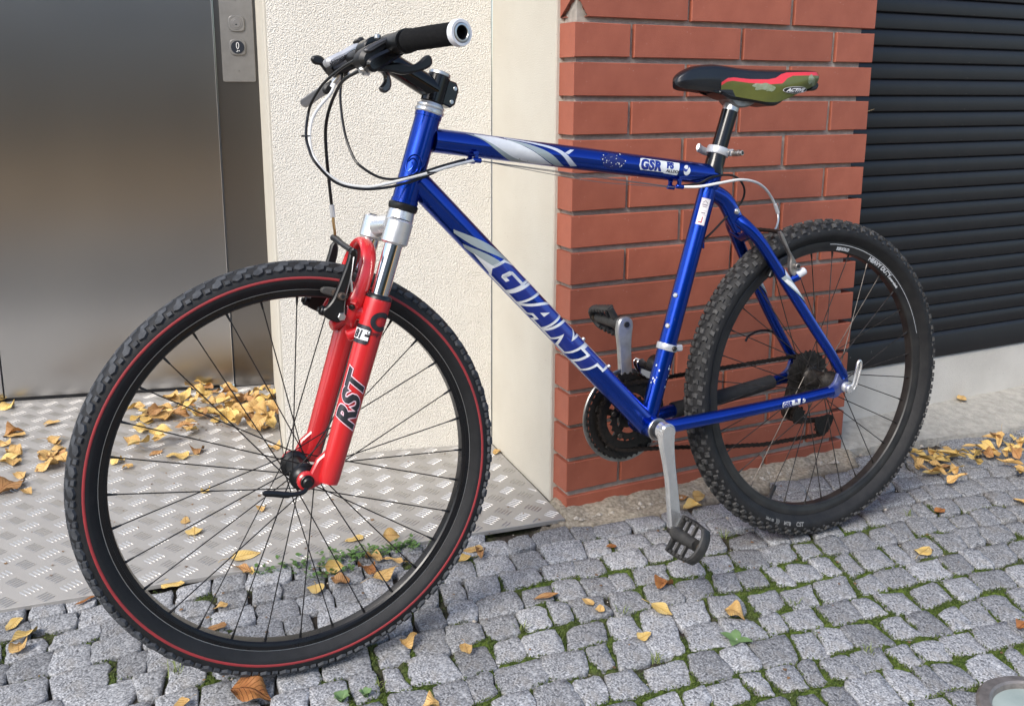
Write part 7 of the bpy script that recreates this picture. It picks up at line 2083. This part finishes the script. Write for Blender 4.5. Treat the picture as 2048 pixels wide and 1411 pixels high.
def veins(m, dark):
    N, L, p = nodes_of(m)
    src = p.inputs['Base Color'].links[0].from_socket
    tc = N.new('ShaderNodeTexCoord')
    sp = N.new('ShaderNodeSeparateXYZ'); L.new(tc.outputs['Object'], sp.inputs[0])
    ab = N.new('ShaderNodeMath'); ab.operation = 'ABSOLUTE'; L.new(sp.outputs['Y'], ab.inputs[0])
    ad = N.new('ShaderNodeMath'); ad.operation = 'MULTIPLY_ADD'; ad.inputs[1].default_value = -0.85; L.new(ab.outputs[0], ad.inputs[0]); L.new(sp.outputs['X'], ad.inputs[2])
    fr_ = N.new('ShaderNodeMath'); fr_.operation = 'PINGPONG'; fr_.inputs[1].default_value = 0.055; L.new(ad.outputs[0], fr_.inputs[0])
    mr = N.new('ShaderNodeMapRange'); mr.inputs['From Min'].default_value = 0.0; mr.inputs['From Max'].default_value = 0.014; mr.inputs['To Min'].default_value = 0.55; mr.inputs['To Max'].default_value = 0.0; L.new(fr_.outputs[0], mr.inputs[0])
    m2 = N.new('ShaderNodeMapRange'); m2.inputs['From Min'].default_value = 0.008; m2.inputs['From Max'].default_value = 0.022; m2.inputs['To Min'].default_value = 0.75; m2.inputs['To Max'].default_value = 0.0; L.new(ab.outputs[0], m2.inputs[0])
    mx_ = N.new('ShaderNodeMath'); mx_.operation = 'MAXIMUM'; L.new(mr.outputs[0], mx_.inputs[0]); L.new(m2.outputs[0], mx_.inputs[1])
    mx = N.new('ShaderNodeMix'); mx.data_type = 'RGBA'; L.new(mx_.outputs[0], mx.inputs['Factor']); L.new(src, mx.inputs[6]); mx.inputs[7].default_value = (*dark, 1)
    L.new(mx.outputs[2], p.inputs['Base Color'])
    bp = N.new('ShaderNodeBump'); bp.inputs['Distance'].default_value = 0.0025; bp.inputs['Strength'].default_value = 0.8; L.new(mx_.outputs[0], bp.inputs['Height']); L.new(bp.outputs[0], p.inputs['Normal'])
for k_, d_ in (('y', (0.50, 0.30, 0.09)), ('o', (0.40, 0.21, 0.07)), ('b', (0.22, 0.10, 0.04)), ('r', (0.19, 0.07, 0.025))):
    veins(LM[k_], d_)
for m_ in LM.values():
    for n_ in m_.node_tree.nodes:
        if n_.type == 'TEX_NOISE': n_.inputs['Scale'].default_value *= 0.06
LV = []
for k in range(14):
    LV.append(leaf_mesh(100 + k, random.uniform(-0.2, 0.5), random.uniform(0.02, 0.38), random.uniform(0.15, 0.7), random.uniform(0.28, 0.46), k % 3 == 0))
FLAT = []
for k in range(5):
    FLAT.append(leaf_mesh(300 + k, random.uniform(-0.08, 0.2), random.uniform(0.0, 0.14), random.uniform(0.05, 0.2), random.uniform(0.34, 0.46), True))
lcache = {}
for rec in LEAVES:
    x, y, c, size, label, group = rec[:6]
    z = rec[6] if len(rec) > 6 else (0.0065 if inpoly(np.array(x), np.array(y), PLATE) else 0.002)
    flat = 'flat' in label or 'oval' in label or 'round' in label or ('pale yellow' in label)
    narrow = 'narrow' in label or 'thin' in label or 'long' in label
    pool = FLAT if flat else LV
    k = random.randrange(len(pool))
    key = (flat, k, c)
    if key not in lcache:
        lcache[key] = flat_mesh('fallen_leaf', pool[k][0], pool[k][1], LM[c], True)
    o = link('fallen_leaf', lcache[key])
    s = size / 1000 * (1.12 if group else 1.04)
    if 'large curled' in label: s *= 0.85
    o.location = (x, y, z)
    o.scale = (s, s * (0.5 if narrow else 1), s * (1.0 if not narrow else 0.8))
    heap = z > 0.012
    if 'large curled' in label: flat = True
    o.rotation_euler = (random.gauss(0, 0.30 if heap else 0.06), random.gauss(0, 0.30 if heap else 0.06), random.uniform(0, 2 * PI))
    if 'upright' in label or 'standing' in label:
        o.rotation_euler = (1.0, 0.2, random.uniform(-0.5, 0.5)); o.location.z += 0.012
    if group:
        word = {'y': 'yellow', 'o': 'ochre', 'b': 'brown', 'r': 'rust'}[c]
        if 'heaped' in group:
            d_ = Vector((x, y, 0)) - DCOR
            along = 'by the wall corner' if x > -0.66 else ('in the middle' if x > -0.80 else ('near the tyre' if x > -0.93 else 'at the left end'))
            row = 'back row' if y > 2.60 + 0.21 * (x + 0.7) else ('middle row' if y > 2.49 + 0.21 * (x + 0.7) else 'front row')
            label = f'{word} leaf in the heap at the door post, {along}, {row}'
        elif 'drifted' in group:
            s_ = (Vector((x, y, 0)) - A0).dot(FD)
            part_ = 'tyre end' if s_ < 1.06 else ('left half' if s_ < 1.16 else ('centre' if s_ < 1.26 else ('right half' if s_ < 1.38 else 'right end')))
            dd_ = (Vector((x, y, 0)) - A0).dot(FN)
            label = f'{word} leaf at the {part_} of the drift by the sill wall, ' + ('wall side' if dd_ < 0.07 else ('middle row' if dd_ < 0.11 else 'cobble side'))
        else:
            label = f'{word} leaf scattered on the plate, ' + ('by the left photo edge' if x < -1.3 else 'nearer the tyre') + (', near the door' if y > 2.36 else (', upper part' if y > 2.26 else (', middle part' if y > 2.16 else ', lowest part')))
    tag(o, label, 'leaf', group or None)
# the leaf lying on the wall's sloping foot and the dry sliver caught beside the pillar
o = link('fallen_leaf', lcache.get((False, 0, 'o')) or flat_mesh('fallen_leaf', LV[0][0], LV[0][1], LM['o'], True))
o.location = A0 + FD * 1.36 - FN * 0.085 + UP * 0.040
o.scale = (0.040, 0.040, 0.030); o.rotation_euler = (0.25, 0, 0.9)
tag(o, 'single tan leaf lying on the sloping foot of the sill wall', 'leaf')
sv = MB()
a = A0 + FD * 0.803 - FN * 0.025 + UP * 0.8655
sv.tube([a, a + FD * 0.030 + UP * 0.003 - FN * 0.004, a + FD * 0.058 + UP * 0.0085 - FN * 0.008], [(0.0008, 0.0026), (0.0007, 0.0028), (0.0003, 0.0005)], 8, flat=(0, 0, 1))
tag(obj('dry_stalk', sv, mat('dry_stalk', (0.52, 0.37, 0.19), 0.7)), 'dry straw-coloured stalk sticking out of the pillar edge', 'stalk')

# crumbs of dead leaf blown along the plate and the joints
cr_ = MB()
for _ in range(420):
    if random.random() < 0.5:
        x, y = -0.66 + abs(rng.normal(0, 0.16)) * -1, 2.50 + rng.normal(0, 0.10)
    else:
        x, y = rng.uniform(-1.3, 0.9), rng.uniform(1.25, 2.2)
    if not inpoly(np.array(x), np.array(y), PLATE) and (Vector((x, y, 0)) - A0).dot(FN) < 0.01: continue
    z = 0.0062 if inpoly(np.array(x), np.array(y), PLATE) else 0.0015
    r = random.uniform(0.0012, 0.0045); a0 = random.random() * 6
    n_ = random.randint(4, 6)
    cr_.add([(x + r * random.uniform(0.5, 1.2) * math.cos(a0 + 2 * PI * k / n_), y + r * random.uniform(0.5, 1.2) * math.sin(a0 + 2 * PI * k / n_), z + random.uniform(0, 0.0015)) for k in range(n_)], [tuple(range(n_))])
tag(link('leaf_crumbs', flat_mesh('leaf_crumbs', cr_.v, cr_.f, mat('leaf_crumbs', (0.26, 0.14, 0.055), 0.8, var=(0.10, 0.06, 0.035), vscale=30))), 'brown crumbs of dead leaf on the plate and setts', None, kind='stuff')

# ================================================================== WEEDS
M_weed = mat('weed_green', (0.060, 0.130, 0.028), 0.5, var=(0.095, 0.18, 0.045), vscale=90, spec=0.4)
M_weed2 = mat('weed_pale', (0.115, 0.19, 0.070), 0.5, var=(0.15, 0.24, 0.10), vscale=60, spec=0.4)
M_grass = mat('grass_blade', (0.10, 0.15, 0.03), 0.55, var=(0.20, 0.22, 0.07), vscale=90, spec=0.35)
def blade_leaf(mb, base, d, length, width, lift, cup=0.15):
    d = Vector(d).normalized(); s = d.cross(UP).normalized()
    n = 5
    vs = []
    for i in range(n + 1):
        t = i / n
        w = width * math.sin(PI * min(1, 0.08 + t * 0.92) ** 0.8)
        c = Vector(base) + d * (length * t) + UP * (lift * math.sin(t * PI * 0.6))
        vs += [c - s * w + UP * cup * w, c, c + s * w + UP * cup * w]
    fs = []
    for i in range(n):
        for k in range(2):
            fs.append((3 * i + k, 3 * i + k + 1, 3 * i + 3 + k + 1, 3 * i + 3 + k))
    mb.add(vs, fs)
def rosette(x, y, n, ln, wd, label, m=M_weed2, lift=0.012):
    t = thing('weed', label, 'weed', (x, y, -0.004))
    a0 = random.random() * 6
    for k in range(n):
        mb = MB(); a = a0 + 2 * PI * k / n + random.uniform(-0.2, 0.2)
        blade_leaf(mb, (0, 0, 0.002), (math.cos(a), math.sin(a), 0), ln * random.uniform(0.8, 1.1), wd, lift)
        obj('leaf', mb, m, t, 60)
def creeping(x, y, n, sp, label):
    t = thing('weed', label, 'weed', (x, y, -0.004))
    mb = MB(); st_ = MB()
    for k in range(n):
        px, py = rng.normal(0, sp), rng.normal(0, sp * 0.45)
        py += 0.352 * px
        for q in range(3):
            a = random.random() * 6.28
            blade_leaf(mb, (px, py, random.uniform(0.004, 0.016)), (math.cos(a), math.sin(a), 0), random.uniform(0.006, 0.011), random.uniform(0.0028, 0.0045), 0.003)
        st_.tube([(px * 0.6, py * 0.6, 0), (px, py, 0.010)], 0.0005, 4)
    obj('leaves', mb, M_weed, t, 60); obj('stems', st_, M_weed, t)
def grass_tuft(x, y, n, ln, label, m=M_grass):
    t = thing('grass_tuft', label, 'grass', (x, y, -0.006))
    mb = MB()
    for k in range(n):
        a = random.random() * 6.28; l = ln * random.uniform(0.5, 1.1); d = Vector((math.cos(a), math.sin(a), 0)); b = Vector((rng.normal(0, 0.004), rng.normal(0, 0.004), 0))
        s = d.cross(UP) * 0.0009
        p1 = b + d * l * 0.35 + UP * l * 0.62; p2 = b + d * l * 0.8 + UP * l * 0.75
        mb.add([b - s, b + s, p1 + s * 0.8, p1 - s * 0.8, p2], [(0, 1, 2, 3), (3, 2, 4)])
    obj('blades', mb, m, t, 60)
rosette(0.385, 1.390, 4, 0.027, 0.0090, 'pale green rosette weed between the setts right of the crank', M_weed2, 0.006)
rosette(-0.258, 1.228, 6, 0.015, 0.0068, 'pale clover-like weed under the front tyre', M_weed2)
rosette(-0.222, 1.238, 5, 0.011, 0.0052, 'small clover sprout right of the clover-like weed')
for i, (x, y, n, sp, lb) in enumerate(((-0.405, 1.628, 28, 0.036, 'creeping green weed along the plate edge, leftmost patch inside the wheel'), (-0.315, 1.662, 34, 0.034, 'creeping green weed along the plate edge, widest patch under the fork'), (-0.235, 1.690, 22, 0.026, 'creeping green weed beside the orange leaves at the plate edge'), (-0.150, 1.722, 20, 0.026, 'creeping green weed along the plate edge next to the right rim'), (-0.335, 1.598, 16, 0.020, 'creeping green weed running down a joint from the plate edge'))):
    creeping(x, y, n, sp, lb)
grass_tuft(-0.540, 1.300, 16, 0.030, 'spiky grass tuft left of the front tyre foot', mat('grass_pale', (0.22, 0.26, 0.10), 0.55))
grass_tuft(-0.285, 1.672, 12, 0.034, 'grass tuft in the weeds at the plate edge')
grass_tuft(-0.205, 1.262, 14, 0.020, 'grass tuft at the bottom edge below the tyre')
for x, y, l in ((0.02, 1.42, 'thin grass tuft in a mossy joint right of the front tyre'), (0.20, 1.47, 'thin grass tuft in a joint below the pillar corner'), (0.24, 1.335, 'thin grass tuft in a joint under the left pedal'), (0.52, 1.50, 'thin grass tuft in a joint right of the rosette weed'), (0.88, 1.86, 'thin grass tuft among the setts right of the rear tyre'), (0.45, 1.76, 'thin grass tuft in front of the rear tyre'), (0.60, 1.36, 'thin grass tuft left of the floor light')):
    grass_tuft(x, y, 12, 0.020, l)

# ================================================================== ACROSS THE LANE (seen only as reflections in the steel; greenery and building invented for that)
b = MB()
b.add([(-14, -6.0, -0.012), (14, -6.0, -0.012), (14, -1.5, -0.012), (-14, -1.5, -0.012)], [(0, 1, 2, 3)])
tag(obj('added_lawn', b, mat('leafy_lawn', (0.62, 0.33, 0.09), 0.9, var=(0.42, 0.25, 0.07), vscale=2.2)), kind='structure')  # invented leafy ground, added for the steel door to reflect
b = MB()
b.add([(-14, -1.46, -0.008), (14, -1.46, -0.008), (14, 0.98, -0.008), (-14, 0.98, -0.008)], [(0, 1, 2, 3)])
tag(obj('path', b, mat('path_paving', (0.19, 0.19, 0.18), 0.9, var=(0.14, 0.14, 0.132), vscale=5)), kind='structure')
hd_ = MB()
nx = 90
vs, fs = [], []
for i in range(nx + 1):
    for (yy, zz) in ((-6.3, 0), (-5.95, 0.1), (-5.85, 0.6), (-5.95, 1.2), (-6.2, 1.55), (-6.8, 1.5), (-7.0, 0)):
        vs.append((-14 + 28 * i / nx, yy + rng.normal(0, 0.07), max(0, zz + rng.normal(0, 0.08)) if zz else 0))
for i in range(nx):
    for k in range(6):
        fs.append((i * 7 + k, (i + 1) * 7 + k, (i + 1) * 7 + k + 1, i * 7 + k + 1))
hd_.add(vs, fs)
tag(obj('added_hedge', hd_, mat('hedge_green', (0.025, 0.034, 0.022), 0.8, var=(0.045, 0.055, 0.033), vscale=9, bump=0.05, bscale=14)), 'unseen dark green shrubs added across the lane for the door to reflect', 'added_hedge')  # invented greenery, out of view, gives the steel something dark to reflect
ho = thing('added_house', 'unseen pale grey building added across the lane for the door to reflect', 'added_house', (0, -16, 0))  # invented building, out of view, put in for the door's reflections
b = MB(); b.prism([(-12, 0), (12, 0), (12, 6.2), (-12, 6.2)], (0, 0, 0), (1, 0, 0), (0, 0, 1), (0, 1, 0), -8, 0, 0.02)
obj('wall', b, mat('house_render', (0.34, 0.35, 0.355), 0.9, var=(0.29, 0.30, 0.305), vscale=1.5), ho)
b = MB(); b.prism([(-12.5, 6.2), (12.5, 6.2), (12.5, 6.4), (-12.5, 6.4)], (0, 0, 0), (1, 0, 0), (0, 0, 1), (0, 1, 0), -8.4, 0.4, 0.02)
obj('roof', b, mat('house_roof', (0.12, 0.08, 0.07), 0.8), ho)
for wx in (-9, -5.5, -2, 2, 5.5, 9):
    for wz in (1.0, 3.9):
        b = MB(); b.prism([(wx - 0.6, wz), (wx + 0.6, wz), (wx + 0.6, wz + 1.5), (wx - 0.6, wz + 1.5)], (0, 0, 0), (1, 0, 0), (0, 0, 1), (0, 1, 0), -0.05, 0.04, 0.01)
        w = obj('window', b, mat('window_frame', (0.7, 0.7, 0.68), 0.6), ho)
        b = MB(); b.prism([(wx - 0.5, wz + 0.1), (wx + 0.5, wz + 0.1), (wx + 0.5, wz + 1.4), (wx - 0.5, wz + 1.4)], (0, 0, 0), (1, 0, 0), (0, 0, 1), (0, 1, 0), 0.0405, 0.045, 0)
        obj('pane', b, mat('window_glass', (0.03, 0.035, 0.04), 0.08, spec=0.8), w)
